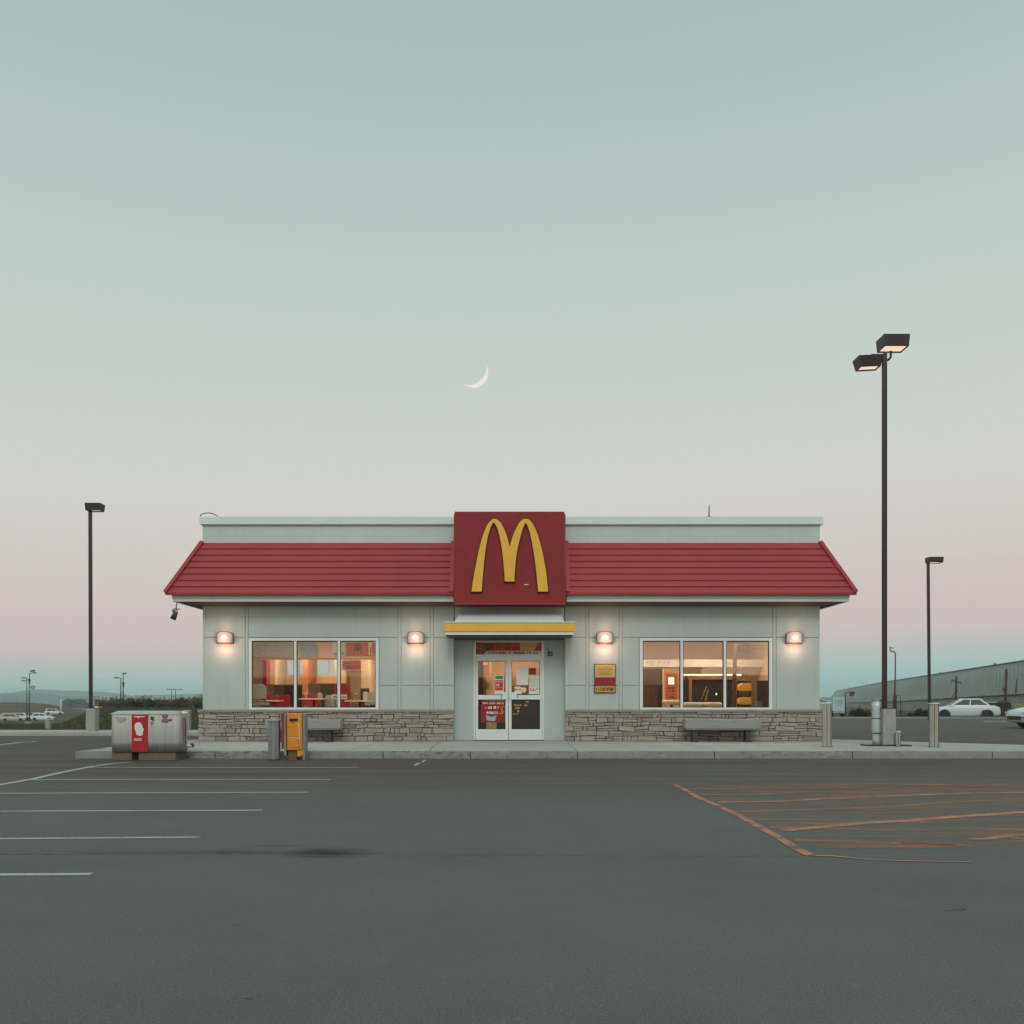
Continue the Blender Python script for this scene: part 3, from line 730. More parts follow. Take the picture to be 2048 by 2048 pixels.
for a, b in BWIN:                                        # rear windows of the dining room
    mb = MB(); y = YB - 0.15
    mb.box(a, a + 0.05, y, y + 0.08, bz0, bz1); mb.box(b - 0.05, b, y, y + 0.08, bz0, bz1); mb.box(a + 0.05, b - 0.05, y, y + 0.08, bz1 - 0.05, bz1); mb.box(a + 0.05, b - 0.05, y, y + 0.08, bz0, bz0 + 0.05)
    mb.box((a + b) / 2 - 0.015, (a + b) / 2 + 0.015, y, y + 0.08, bz0 + 0.05, bz1 - 0.05)
    w = mb.build('rear_window', FRAMEW, shop)
    mb = MB(); mb.quad((a + 0.05, y + 0.04, bz0 + 0.05), (b - 0.05, y + 0.04, bz0 + 0.05), (b - 0.05, y + 0.04, bz1 - 0.05), (a + 0.05, y + 0.04, bz1 - 0.05)); mb.build('pane', GLASSC, w, fix=False)

# doors
DD = D2 + 0.03
def Xd(px): return PX(px, DD)
def Zd(py): return PZ(py, DD)
mb = MB(); f0 = DD - 0.05
mb.box(DX0, Xd(950.6), f0, DD + 0.1, PAV + 0.002, DZ1); mb.box(Xd(1084.4), DX1, f0, DD + 0.1, PAV + 0.002, DZ1)
mb.box(Xd(950.6), Xd(1084.4), f0, DD + 0.1, Zd(1284), DZ1); mb.box(Xd(950.6), Xd(1084.4), f0, DD + 0.1, Zd(1312), Zd(1309))
mb.box(Xd(950.6), Xd(1084.4), f0, DD + 0.1, PAV + 0.002, PAV + 0.02)
dfr = mb.build('door_frame', FRAMEW, shop, bevel=0.004)
mb = MB(); mb.quad((Xd(950.6), DD + 0.02, Zd(1309)), (Xd(1084.4), DD + 0.02, Zd(1309)), (Xd(1084.4), DD + 0.02, Zd(1284)), (Xd(950.6), DD + 0.02, Zd(1284))); mb.build('transom_pane', GLASSD, dfr, fix=False)
mb = MB(); mb.box(DX0, DX1, f0 - 0.14, f0 - 0.002, PAV + 0.002, PAV + 0.018); mb.build('threshold', DARK, dfr)
for (a, b, g0, g1, hx, hs) in ((951.2, 1016.3, 956, 1011, 1010, -1), (1017.3, 1083.8, 1023, 1080, 1024, 1)):
    mb = MB(); A, B = Xd(a), Xd(b); G0, G1 = Xd(g0), Xd(g1); z0, z1 = PAV + 0.024, Zd(1312.6)
    mb.box(A, G0, DD - 0.02, DD + 0.03, z0, z1); mb.box(G1, B, DD - 0.02, DD + 0.03, z0, z1)
    for (t, bt) in ((1312.6, 1322), (1390, 1399), (1458.5, None)):
        mb.box(G0, G1, DD - 0.02, DD + 0.03, (z0 if bt is None else Zd(bt)), min(z1, Zd(t)))
    d = mb.build('door', FRAMEW, shop, bevel=0.004)
    mb = MB()
    for (t, bt) in ((1322, 1390), (1399, 1458.5)): mb.quad((G0, DD + 0.006, Zd(bt)), (G1, DD + 0.006, Zd(bt)), (G1, DD + 0.006, Zd(t)), (G0, DD + 0.006, Zd(t)))
    mb.build('pane', GLASSD, d, fix=False)
    mb = MB(); t = 0.012
    for (tp, bt) in ((1322, 1390), (1399, 1458.5)):
        mb.box(G0, G0 + t, DD - 0.012, DD + 0.02, Zd(bt), Zd(tp)); mb.box(G1 - t, G1, DD - 0.012, DD + 0.02, Zd(bt), Zd(tp)); mb.box(G0 + t, G1 - t, DD - 0.012, DD + 0.02, Zd(tp) - t, Zd(tp)); mb.box(G0 + t, G1 - t, DD - 0.012, DD + 0.02, Zd(bt), Zd(bt) + t)
    mb.build('gasket', DARKBR, d)
    mb = MB(); c = Xd(hx) if hs < 0 else Xd(hx + 2)
    w = 0.1 if hs < 0 else 0.17
    x0, x1 = (c - w * 0.75, c + w * 0.4) if hs < 0 else (c - 0.06, c + w * 0.6)
    mb.box(x0, x1, DD - 0.075, DD - 0.022, Zd(1399), Zd(1384.5))
    hd = mb.build('handle', FRAMEW, d, bevel=0.012)
    mb = MB(); mb.tube([(x1 if hs > 0 else x0, DD - 0.06, Zd(1388)), (x1 + 0.02 if hs > 0 else x0 - 0.02, DD - 0.085, Zd(1391)), (x1 + 0.025 if hs > 0 else x0 - 0.02, DD - 0.085, Zd(1395))], 0.008, 8); mb.build('lever', DARK, d)

# drive-through awning on the far end wall
mb = MB(); ax = XR; D4 = 27.2
mb.hexa([(ax, D4, PZ(1379, D4)), (ax + 0.03, D4, PZ(1377, D4)), (ax + 0.03, D4 + 2.2, PZ(1377, D4)), (ax, D4 + 2.2, PZ(1379, D4)), (PX(1659, D4), D4, PZ(1403.5, D4)), (PX(1663, D4), D4, PZ(1403, D4)), (PX(1663, D4), D4 + 2.2, PZ(1403, D4)), (PX(1659, D4), D4 + 2.2, PZ(1403.5, D4))])
mb.box(ax, PX(1663, D4), D4 - 0.03, D4 + 0.0, PZ(1407, D4), PZ(1404, D4))
aw = mb.build('side_awning', FRAMEW, shop, bevel=0.004)
mb = MB(); mb.prism_y([(ax + 0.01, PZ(1381, D4)), (ax + 0.01, PZ(1404, D4)), (PX(1658, D4), PZ(1404, D4))], D4 + 0.02, D4 + 0.05); mb.build('awning_cheek', M('grey_canvas', S(150, 148, 138), 0.9, world=True), aw)

# interior shell
mb = MB(); mb.box(XL + T, XR - T, DW + T, YB - T, PAV - 0.05, PAV + 0.004); mb.build('interior_floor', FLOORT, shop)
mb = MB(); mb.box(XL + T, XR - T, DW + T, YB - T, 3.1, 3.16); mb.build('ceiling', CEIL, shop)
mb = MB()
mb.box(XL + T, XL + T + 0.03, DW + T, YB - T, PAV, 3.1); mb.build('interior_side_wall', BROWN, shop)
mb = MB()
mb.box(XR - T - 0.03, XR - T, DW + T, YB - T, PAV, 3.1); mb.build('interior_side_wall', PEACH, shop)
mb = MB()                                                # lining of the back wall, leaving the rear windows open
y = YB - T - 0.02
x0, x1 = XL + T + 0.03, -1.75
mb.box(x0, x1, y, YB - T - 0.001, PAV, bz0); mb.box(x0, x1, y, YB - T - 0.001, bz1, 3.1)
xs = [x0] + [v_ for w in BWIN for v_ in w] + [x1]
for i in range(0, len(xs), 2): mb.box(xs[i], xs[i + 1], y, YB - T - 0.001, bz0, bz1)
mb.build('interior_back_wall', CREAM, shop)
mb = MB(); mb.box(1.75, XR - T - 0.03, y, YB - T - 0.001, PAV, 3.1); mb.build('interior_back_wall', PEACH, shop)  # peach tone stands in for the sky mirrored in this window
mb = MB(); mb.box(-1.75, -1.65, DW + T + 0.3, y, PAV, 3.1); mb.build('partition_wall', CREAM, shop)
mb = MB(); mb.box(1.65, 1.75, DW + T + 0.3, y, PAV, 3.1); mb.build('partition_wall', PEACH, shop)
mb = MB(); mb.box(-1.65, 1.65, 26.6, 26.7, PAV, 3.1); mb.build('vestibule_wall', M('tan_vestibule_wall', S(176, 134, 92), 0.8, world=True), shop)
mb = MB(); mb.box(-1.65, 1.65, 26.57, 26.598, PAV + 0.004, 1.02); mb.build('vestibule_wainscot', DBROWN, shop)
mb = MB(); mb.box(XL + T + 0.03, -1.75, 27.2, 27.35, PZ(1317, 27.2), 3.1); bh = mb.build('bulkhead', PEACH, shop)
mb = MB(); mb.box(XL + T + 0.03, -1.75, 27.15, 27.4, PZ(1319, 27.2), PZ(1316.5, 27.2)); mb.build('bulkhead_trim', ORANGE, bh)
mb = MB(); mb.box(1.75, XR - T - 0.03, 28.2, 28.35, PZ(1334, 28.2), PZ(1319, 28.2)); bh = mb.build('bulkhead', M('white_mirrored_band', S(226, 220, 204), 0.7, world=True), shop)  # white band built in place of one mirrored in the pane
mb = MB(); scribble(mb, PX(1294, 28.2), PX(1338, 28.2), PZ(1329, 28.2), PZ(1321, 28.2), 28.199, 9, 3, 0.1); mb.build('lettering', INKG, bh)
for a, b, mt in ((533, 551, CREAM), (605, 614.5, ORANGE), (668.5, 690, CREAM), (720, 737, CREAM)):
    mb = MB(); mb.box(PX(a, 29.0), PX(b, 29.0), 29.0, y - 0.001, PAV, PZ(1317, 29.0)); mb.build('pilaster', mt, shop)
mb = MB(); mb.box(PX(527, 28.6), PX(533, 28.6), 28.6, y - 0.001, PAV, PZ(1317, 29.0)); mb.build('pilaster', REDLAM, shop)

# ------------------------------------------------------------------ the big sign over the door
SGD = 22.88
sign = thing('wall_sign', 'square dark red sign with a big yellow arched letter M above the entrance', 'sign', (PX(1019, SGD), SGD, PZ(1207, SGD)))
mb = MB(); mb.box(PX(909, SGD), PX(1129, SGD), SGD, DW + 0.1, PZ(1207, SGD), PZ(1023, SGD)); mb.build('panel', SIGNRED, sign, bevel=0.012)
mb = MB(); t = 0.03
x0, x1, z0, z1 = PX(908, SGD), PX(1130.5, SGD), PZ(1208, SGD), PZ(1022.4, SGD)
mb.box(x0 - 0.01, x0 + t, SGD + 0.05, DW + 0.05, z0, z1 - 0.06); mb.box(x1 - t, x1 + 0.01, SGD + 0.05, DW + 0.05, z0, z1 - 0.06); mb.box(x0 + t, x1 - t, SGD - 0.012, SGD + 0.01, z0 - 0.008, z0 + 0.016)
mb.build('panel_edge', REDROOF, sign, bevel=0.004)
Mout = [(297, 657), (304, 606), (312, 558), (320, 508), (330, 458), (340, 404), (352, 350), (365, 298), (380, 250), (394, 211), (410, 180), (424, 159), (440, 143), (457, 136), (472, 138), (487, 145), (500, 156), (512, 171), (527, 200), (540, 230), (551, 262), (560, 292), (571, 335),
        (582, 292), (592, 261), (604, 230), (618, 199), (633, 171), (646, 155), (660, 143), (673, 137), (686, 136), (700, 138), (714, 145), (730, 164), (746, 190), (761, 223), (775, 262), (790, 315), (804, 370), (815, 424), (825, 480), (834, 540), (840, 600), (846, 657)]
Min = [(774, 657), (769, 600), (764, 555), (758, 497), (751, 440), (743, 383), (734, 330), (725, 284), (715, 240), (706, 210), (697, 184), (686, 163), (675, 182), (665, 205), (655, 238), (646, 270), (636, 312), (628, 345), (620, 390), (613, 440), (609, 490), (606, 535), (605, 585),
       (535, 585), (532, 530), (528, 480), (523, 425), (518, 378), (511, 330), (503, 285), (494, 247), (485, 214), (474, 186), (457, 161), (446, 174), (437, 192), (427, 220), (418, 250), (409, 290), (401, 335), (395, 382), (389, 432), (384, 485), (379, 540), (374, 600), (370, 657)]
poly = [(PX(860 + u / 3.578, SGD - 0.05), PZ(1000 + v_ / 3.578, SGD - 0.05)) for u, v_ in Mout + Min]
poly.reverse()
def offset(poly, d):
    n = len(poly); out = []
    for i in range(n):
        a = Vector(poly[i - 1]); b = Vector(poly[i]); c_ = Vector(poly[(i + 1) % n])
        e1 = (b - a).normalized(); e2 = (c_ - b).normalized(); n1 = Vector((e1.y, -e1.x)); n2 = Vector((e2.y, -e2.x))
        nn = (n1 + n2); nn = nn.normalized() / max(0.4, nn.normalized().dot(n1)) if nn.length > 1e-4 else n1
        out.append(tuple(b + nn * d))
    return out
mb = MB(); mb.prism_y(offset(poly, 0.022), SGD - 0.03, SGD - 0.001); ret = mb.build('letter_shade_edge', DARKBR, sign)  # dark outline in place of the letter's shaded sides
mb = MB(); mb.prism_y(poly, SGD - 0.085, SGD - 0.031); mb.build('arched_letter', YEL, sign, bevel=0.014, seg=2, angle=1.0)
mb = MB(); pts = [(672, 603), (680, 607), (692, 607), (708, 602)]
q = [Vector((PX(860 + u / 3.578, SGD), SGD - 0.006, PZ(1000 + v_ / 3.578, SGD))) for u, v_ in pts]
mb.tube(q, [0.005, 0.014, 0.013, 0.005], 6); mb.build('pale_scuff', WHITEP, sign)

# ------------------------------------------------------------------ wall lamps
LAMPW = None
m = bpy.data.materials.new('lit_lamp_diffuser'); m.use_nodes = True; nt = m.node_tree; bs = nt.nodes['Principled BSDF']
tc = nt.nodes.new('ShaderNodeTexCoord'); mp = nt.nodes.new('ShaderNodeMapping'); mp.inputs['Location'].default_value = (-0.5, 0, -0.48)
nt.links.new(tc.outputs['Generated'], mp.inputs['Vector']); mp2 = nt.nodes.new('ShaderNodeMapping'); mp2.inputs['Scale'].default_value = (1.9, 0, 1.75); nt.links.new(mp.outputs['Vector'], mp2.inputs['Vector'])
ln = nt.nodes.new('ShaderNodeVectorMath'); ln.operation = 'LENGTH'; nt.links.new(mp2.outputs['Vector'], ln.inputs[0])
st = ramp(nt, ln.outputs['Value'], [(0.0, (1, 1, 1)), (0.26, (0.72, 0.7, 0.67)), (0.46, (0.2, 0.175, 0.165)), (1.0, (0.09, 0.07, 0.06))])
nt.links.new(mix(nt, 1.0, st, (1.0, 0.9, 0.82), 'MULTIPLY'), bs.inputs['Emission Color']); bs.inputs['Emission Strength'].default_value = 1.0
bs.inputs['Base Color'].default_value = (0.6, 0.52, 0.47, 1); bs.inputs['Roughness'].default_value = 0.4
DIFF = m
LAMPRIM = M('copper_lamp_rim', S(150, 96, 72), 0.45, 0.3)
def make_lamp():
    t = thing('wall_lamp', 'x', 'wall lamp', (0, 0, 0), 'lit lamps on the front wall')
    w = 0.2; h0, h1 = 0.0, 0.31
    mb = MB(); n = 12; vs = []
    pr = [(-w + 2 * w * i / n, -0.075 - 0.075 * math.sqrt(max(0, 1 - (-1 + 2 * i / n) ** 2))) for i in range(n + 1)]
    tops = [h1 - 0.05 + 0.05 * math.sqrt(max(0, 1 - (-1 + 2 * i / n) ** 2)) for i in range(n + 1)]
    for (x, y), zt in zip(pr, tops): vs += [(x, y, h0 + 0.02), (x, y, zt)]
    mb.add(vs, [(2 * i, 2 * i + 2, 2 * i + 3, 2 * i + 1) for i in range(n)], True)
    mb.build('diffuser', DIFF, t, local=True)
    mb = MB(); mb.box(-w, w, -0.012, -0.0, h0, h1 - 0.03); mb.box(-w - 0.012, -w, -0.085, 0, h0 + 0.0, h1 - 0.045); mb.box(w, w + 0.012, -0.085, 0, h0 + 0.0, h1 - 0.045)
    mb.build('back_plate', LAMPRIM, t, bevel=0.004, local=True)
    for nm, zs_, rd in (('upper_rim', tops, 0.008), ('lower_rim', [h0 + 0.015] * (n + 1), 0.011)):
        mb = MB(); mb.tube([(pr[i][0], pr[i][1] - 0.004, zs_[i]) for i in range(n + 1)], rd, 6); mb.build(nm, LAMPRIM, t, local=True)
    for nm, zz, e in (('bulb_downlight', -0.12, 6.0), ('bulb_uplight', 0.43, 1.6)):
        ld = bpy.data.lights.new(nm, 'POINT'); ld.energy = e; ld.color = (1.0, 0.53, 0.39); ld.shadow_soft_size = 0.06
        lo = bpy.data.objects.new(nm, ld); COL.objects.link(lo); lo.parent = t; lo.location = (0, -0.26, zz)
    return t
proto = make_lamp()
for i, (px, lab) in enumerate(((451, 'lit wall lamp on the end bay nearest the hanging floodlight'), (832, 'lit wall lamp between the poster filled window and the entrance'),
                               (1209, 'lit wall lamp directly above the yellow and red notice board'), (1587, 'lit wall lamp on the end bay nearest the tall double headed lamp post'))):
    loc = (P(px), DW - 0.001, Z(1288))
    if i == 0: proto.location = loc; proto['label'] = lab
    else:
        for ch in dup(proto, loc, label=lab).children:
            if ch.type == 'LIGHT': ch.data = ch.data.copy(); ch.data.energy *= (1, 0.86, 1.08, 0.95)[i]

# notice board right of the door
nb = thing('notice_board', 'small wall notice board in yellow, red and yellow below a wall lamp', 'notice board', (P(1210), DW, Z(1386)))
a, b = P(1188.5), P(1231); y = DW - 0.05
mb = MB(); mb.box(a, b, y + 0.006, DW - 0.001, Z(1386), Z(1328)); mb.build('case', DARK, nb, bevel=0.008)
mb = MB(); mb.box(a + 0.02, b - 0.02, y, y + 0.02, Z(1354.5), Z(1329.5)); p = mb.build('upper_panel', M('pale_yellow_print', S(212, 184, 106), 0.6, var=0.08), nb)
mb = MB(); mb.box(a + 0.05, b - 0.07, y - 0.004, y + 0.002, Z(1352), Z(1332)); q = mb.build('printed_sheet', M('ochre_print', S(196, 166, 92), 0.6, var=0.1), nb)
mb = MB()
for i, (zz, n) in enumerate(((1338.5, 11), (1343.5, 14), (1348, 13))): scribble(mb, a + 0.07, b - 0.09, Z(zz + 1.6), Z(zz - 1.2), y - 0.004, n, 30 + i, 0.12, 0.002)
mb.build('lettering', M('brown_ink', S(150, 122, 66), 0.7), q)
mb = MB(); mb.box(a + 0.016, b - 0.016, y - 0.006, y + 0.02, Z(1372), Z(1354.8)); mb.build('red_band', SIGNRED, nb)
mb = MB(); mb.box(a + 0.02, b - 0.02, y, y + 0.02, Z(1384.5), Z(1372.3)); p = mb.build('lower_panel', M('amber_print', S(206, 160, 62), 0.6, var=0.12), nb)
mb = MB(); scribble(mb, a + 0.04, b - 0.04, Z(1382), Z(1374.5), y - 0.001, 15, 47, 0.3, 0.003); mb.build('lettering', INKD, p)

# intercom by the door
ic = thing('intercom', 'small dark intercom box on the wall right of the doors', 'intercom', (PX(1100, D2), D2, PZ(1313, D2)))
mb = MB(); mb.box(PX(1096, D2), PX(1098.5, D2), D2 - 0.035, D2 - 0.001, PZ(1312.5, D2), PZ(1303, D2)); mb.box(PX(1099.5, D2), PX(1105, D2), D2 - 0.05, D2 - 0.001, PZ(1312, D2), PZ(1304, D2)); mb.build('housing', DARK, ic, bevel=0.008)
mb = MB(); mb.box(PX(1100.5, D2), PX(1104, D2), D2 - 0.056, D2 - 0.0505, PZ(1310.5, D2), PZ(1306, D2)); mb.build('speaker_plate', GREYFAB, ic)
mb = MB(); mb.tube([(PX(1098, D2), D2 - 0.02, PZ(1303, D2)), (PX(1096, D2), D2 - 0.02, PZ(1300, D2)), (PX(1093, D2), D2 - 0.006, PZ(1297, D2))], 0.006, 6); mb.build('cable', DARK, ic)

# papers on the doors
yg = DD - 0.004
def paper(name, label, cat, x0, y0_, x1, y1_, mat):
    t = thing(name, label, cat, (Xd((x0 + x1) / 2), yg, Zd(y1_)))
    mb = MB(); mb.box(Xd(x0), Xd(x1), yg, yg + 0.006, Zd(y1_), Zd(y0_)); mb.build('sheet', mat, t)
    return t
t = paper('poster', 'narrow green, white and red poster in the upper glass of the left door', 'poster', 989.5, 1351, 1007.5, 1388.5, WHITEP)
mb = MB(); mb.box(Xd(990.5), Xd(1006), yg - 0.004, yg - 0.001, Zd(1358), Zd(1352)); mb.build('green_header', GREENP, t)
mb = MB(); mb.box(Xd(990), Xd(1006), yg - 0.004, yg - 0.001, Zd(1381), Zd(1360)); rp = mb.build('red_field', REDP, t)
mb = MB(); scribble(mb, Xd(991), Xd(1005), Zd(1365), Zd(1361.5), yg - 0.005, 7, 50, 0.25); scribble(mb, Xd(991.5), Xd(999), Zd(1373), Zd(1367.5), yg - 0.005, 3, 51, 0.3); scribble(mb, Xd(991), Xd(1005), Zd(1376), Zd(1374.5), yg - 0.005, 9, 52, 0.25); mb.build('lettering', INKW, rp)
t = paper('poster', 'white notice with red and grey print in the upper glass of the right door', 'poster', 1058.5, 1352, 1078.5, 1388, WHITEP)
mb = MB()
for i, zz in enumerate((1355.5, 1359, 1363, 1367, 1371)): scribble(mb, Xd(1060), Xd(1076.5), Zd(zz + 1.2), Zd(zz - 0.8), yg - 0.001, 9, 60 + i, 0.16)
mb.build('lettering', INKG, t)
mb = MB(); mb.tube([(Xd(u), yg - 0.004, Zd(w)) for u, w in ((1060, 1377), (1063, 1375.5), (1062, 1378), (1060, 1380), (1064, 1381), (1068, 1377), (1066, 1380.5), (1071, 1381), (1074, 1377), (1077, 1375.5))], 0.009, 6); mb.build('red_scrawl', INKR, t)
t = paper('poster', 'large plain pale sheet with a brown corner in the upper glass of the right door', 'poster', 1033, 1335, 1056.5, 1370, WHITEP)
mb = MB(); mb.box(Xd(1057.2), Xd(1072), yg, yg + 0.006, Zd(1349), Zd(1336)); mb.build('brown_corner', BROWNP, t)
t = paper('poster', 'orange and cream food advert low in the upper glass of the right door', 'poster', 1024, 1372, 1056, 1389.5, BROWNP)
mb = MB(); mb.blob((Xd(1036), yg - 0.006, Zd(1376)), (0.1, 0.006, 0.045), 3); mb.blob((Xd(1047), yg - 0.006, Zd(1380)), (0.08, 0.006, 0.07), 5); mb.build('bun_picture', CREAM, t)
mb = MB(); mb.box(Xd(1029), Xd(1044), yg - 0.004, yg - 0.001, Zd(1388), Zd(1380.5)); mb.build('pale_panel', WHITEP, t)
t = paper('poster', 'large dark red poster with white print, low in the left door', 'poster', 962, 1401, 1010.5, 1445, SIGNRED)
mb = MB()
for i, (zz, h, n, x0, x1) in enumerate(((1406.5, 1.8, 18, 965, 1008), (1415, 2.8, 10, 970, 998), (1425.5, 2.8, 9, 970, 996))): scribble(mb, Xd(x0), Xd(x1), Zd(zz + h), Zd(zz - h), yg - 0.001, n, 70 + i, 0.3)
mb.build('lettering', INKW, t)
mb = MB(); mb.prism_y([(Xd(972), Zd(1430)), (Xd(974), Zd(1441)), (Xd(990), Zd(1442)), (Xd(993), Zd(1430)), (Xd(984), Zd(1434))], yg - 0.004, yg - 0.001); mb.build('cup_picture', BLUEP, t)
mb = MB(); mb.tube([(Xd(u), yg - 0.004, Zd(w)) for u, w in ((1000, 1427), (1003, 1424), (1005, 1419), (1001, 1416), (1006, 1412), (1009, 1414))], 0.01, 6); mb.tube([(Xd(u), yg - 0.004, Zd(w)) for u, w in ((998, 1427), (1004, 1428), (1007, 1423))], 0.01, 6); mb.build('fries_picture', INKY, t)
t = paper('poster', 'dark brown film with small yellow print in the lower glass of the right door', 'poster', 1023.3, 1400, 1079.7, 1432, DBROWN)
mb = MB(); scribble(mb, Xd(1051), Xd(1057), Zd(1406), Zd(1401.5), yg - 0.001, 3, 80, 0.3); scribble(mb, Xd(1028), Xd(1043), Zd(1412), Zd(1408.5), yg - 0.001, 7, 81, 0.3); scribble(mb, Xd(1047), Xd(1056), Zd(1412.5), Zd(1409), yg - 0.001, 5, 82, 0.3)
scribble(mb, Xd(1031), Xd(1040), Zd(1418), Zd(1414), yg - 0.001, 4, 83, 0.35); scribble(mb, Xd(1025), Xd(1040), Zd(1428.5), Zd(1427), yg - 0.001, 8, 84, 0.35)
mb.blob((Xd(1036.5), yg - 0.004, Zd(1422.5)), (0.028, 0.004, 0.024), 2); mb.build('lettering', INKY, t)
t = paper('banner', 'brown and orange banner with red lettering in the glass above the doors', 'banner', 951.5, 1284.6, 1083.5, 1308.6, M('warm_gradient_print', S(150, 84, 54), 0.5, var=0.35, scale=1.3))
y2 = yg - 0.001
mb = MB(); mb.prism_y([(Xd(1040), Zd(1285)), (Xd(1040), Zd(1301)), (Xd(1068), Zd(1301)), (Xd(1076), Zd(1288)), (Xd(1074), Zd(1285))], y2 - 0.003, y2); mb.build('pale_field', M('sand_print', S(214, 164, 110), 0.5, var=0.1), t)
mb = MB(); mb.prism_y([(Xd(968), Zd(1308.4)), (Xd(974), Zd(1302)), (Xd(1083), Zd(1302)), (Xd(1083), Zd(1308.4))], y2 - 0.004, y2); wf = mb.build('white_strip', WHITEP, t)
mb = MB(); scribble(mb, Xd(975), Xd(1082), Zd(1307.6), Zd(1303), y2 - 0.005, 34, 90, 0.3); mb.build('lettering', INKD, wf)
mb = MB(); mb.prism_y([(Xd(978), Zd(1301.5)), (Xd(987), Zd(1291)), (Xd(1036), Zd(1290.5)), (Xd(1037), Zd(1301.5))], y2 - 0.005, y2); rf = mb.build('red_field', M('bright_red_print', S(206, 66, 44), 0.5, var=0.1), t)
mb = MB(); scribble(mb, Xd(988), Xd(1034), Zd(1300.2), Zd(1292.6), y2 - 0.006, 10, 91, 0.18); mb.build('lettering', INKD, rf)
mb = MB(); c_ = (Xd(979), Zd(1294)); mb.tube([(c_[0] + 0.09 * math.cos(k * math.pi / 8), y2 - 0.006, c_[1] + 0.09 * math.sin(k * math.pi / 8)) for k in range(17)], 0.012, 6, False)
mb.box(c_[0] - 0.04, c_[0] - 0.02, y2 - 0.006, y2, c_[1] - 0.06, c_[1] + 0.05); mb.box(c_[0] + 0.01, c_[0] + 0.03, y2 - 0.006, y2, c_[1] - 0.06, c_[1] + 0.06); mb.build('round_emblem', INKD, t)

# roof odds and ends
mb = MB(); mb.tube([(PX(u, 24.3), 24.3, PZ(w, 24.3)) for u, w in ((400, 1042), (400.5, 1032), (403, 1028.5), (409, 1026.4), (418, 1025.8), (427, 1027.5), (435, 1032), (440, 1042))], 0.012, 8)
tag(mb.build('roof_cable', DARK), 'thin dark cable arching over the left end of the parapet', 'cable')
an = thing('antenna', 'short dark red antenna standing on the right half of the parapet', 'antenna', (PX(1418, 23.8), 23.8, ZTOP))
x = PX(1418, 23.8); z0 = ZTOP - 0.0
mb = MB(); mb.cyl(x, 23.8, z0 + 0.02, PZ(1014, 23.8), 0.017, 10, 0.013); mb.build('mast', REDSIDE, an)
mb = MB(); mb.cyl(x + 0.005, 23.8, PZ(1014, 23.8), PZ(1009.5, 23.8), 0.009, 8); mb.build('tip', DARK, an)
mb = MB(); mb.box(x - 0.07, x + 0.045, 23.74, 23.86, z0 - 0.002, z0 + 0.02); mb.build('foot', DARK, an, bevel=0.005)
fl = thing('floodlight', 'grey floodlight hanging from a bent cable under the left eave', 'floodlight', (PX(351, 23.2), 23.2, PZ(1240, 23.2)))
def fp(u, w, d=23.2): return (PX(u, d), d, PZ(w, d))
mb = MB(); mb.tube([fp(356, 1200), fp(354, 1206), fp(352.5, 1211), fp(352.7, 1217)], 0.012, 8); mb.build('cable', DARK, fl)
mb = MB(); mb.tube([fp(352.5, 1222), fp(350, 1229), fp(345.5, 1238.5)], [0.045, 0.06, 0.075], 12); mb.build('lamp_head', DARK, fl)
mb = MB(); mb.blob(fp(349.5, 1221), (0.06, 0.06, 0.055), 4, 12, 8, 0.5); mb.tube([fp(352, 1218.5), fp(360.5, 1218)], [0.02, 0.01], 8); mb.build('bracket', GREYFAB, fl)
mb = MB(); mb.blob(fp(352.6, 1223, 23.14), (0.022, 0.022, 0.022), 1, 10, 6); mb.build('sensor_lens', WHITEP, fl)

# ------------------------------------------------------------------ benches
def make_bench():
    t = thing('bench', 'x', 'bench', (0, 0, 0), 'benches in front of the stone base')
    s = 22.85 / F; L = 152 * s
    mb = MB()
    mb.hexa([(-L / 2 + 0.06, -0.17, 0.30), (L / 2 - 0.05, -0.17, 0.30), (L / 2 - 0.05, 0.2, 0.30), (-L / 2 + 0.06, 0.2, 0.30), (-L / 2, -0.2, 0.34), (L / 2, -0.2, 0.34), (L / 2, 0.2, 0.34), (-L / 2, 0.2, 0.34)])
    mb.box(-L / 2, L / 2, -0.2, 0.2, 0.342, 0.575)
    mb.build('seat', M('weathered_grey_boards', S(150, 152, 144), 0.85, var=0.14, scale=4, bmp=0.35, stretch=(0.6, 4, 8)), t, bevel=0.012, local=True)
    for x in (-L / 2 + 0.24, L / 2 - 0.3):
        mb = MB(); mb.box(x - 0.055, x + 0.055, -0.12, 0.14, 0.02, 0.3); mb.box(x - 0.08, x + 0.08, -0.15, 0.16, 0, 0.022); mb.build('leg', DARK, t, bevel=0.006, local=True)
    return t
BD = 23.1
b0 = make_bench(); b0.location = (PX(1446, BD), BD + 0.16, PAV); b0['label'] = 'low grey slab bench on two dark legs under the right window'
dup(b0, (PX(606, BD), BD + 0.16, PAV), label='low grey slab bench under the left window, half hidden by the yellow newspaper box')

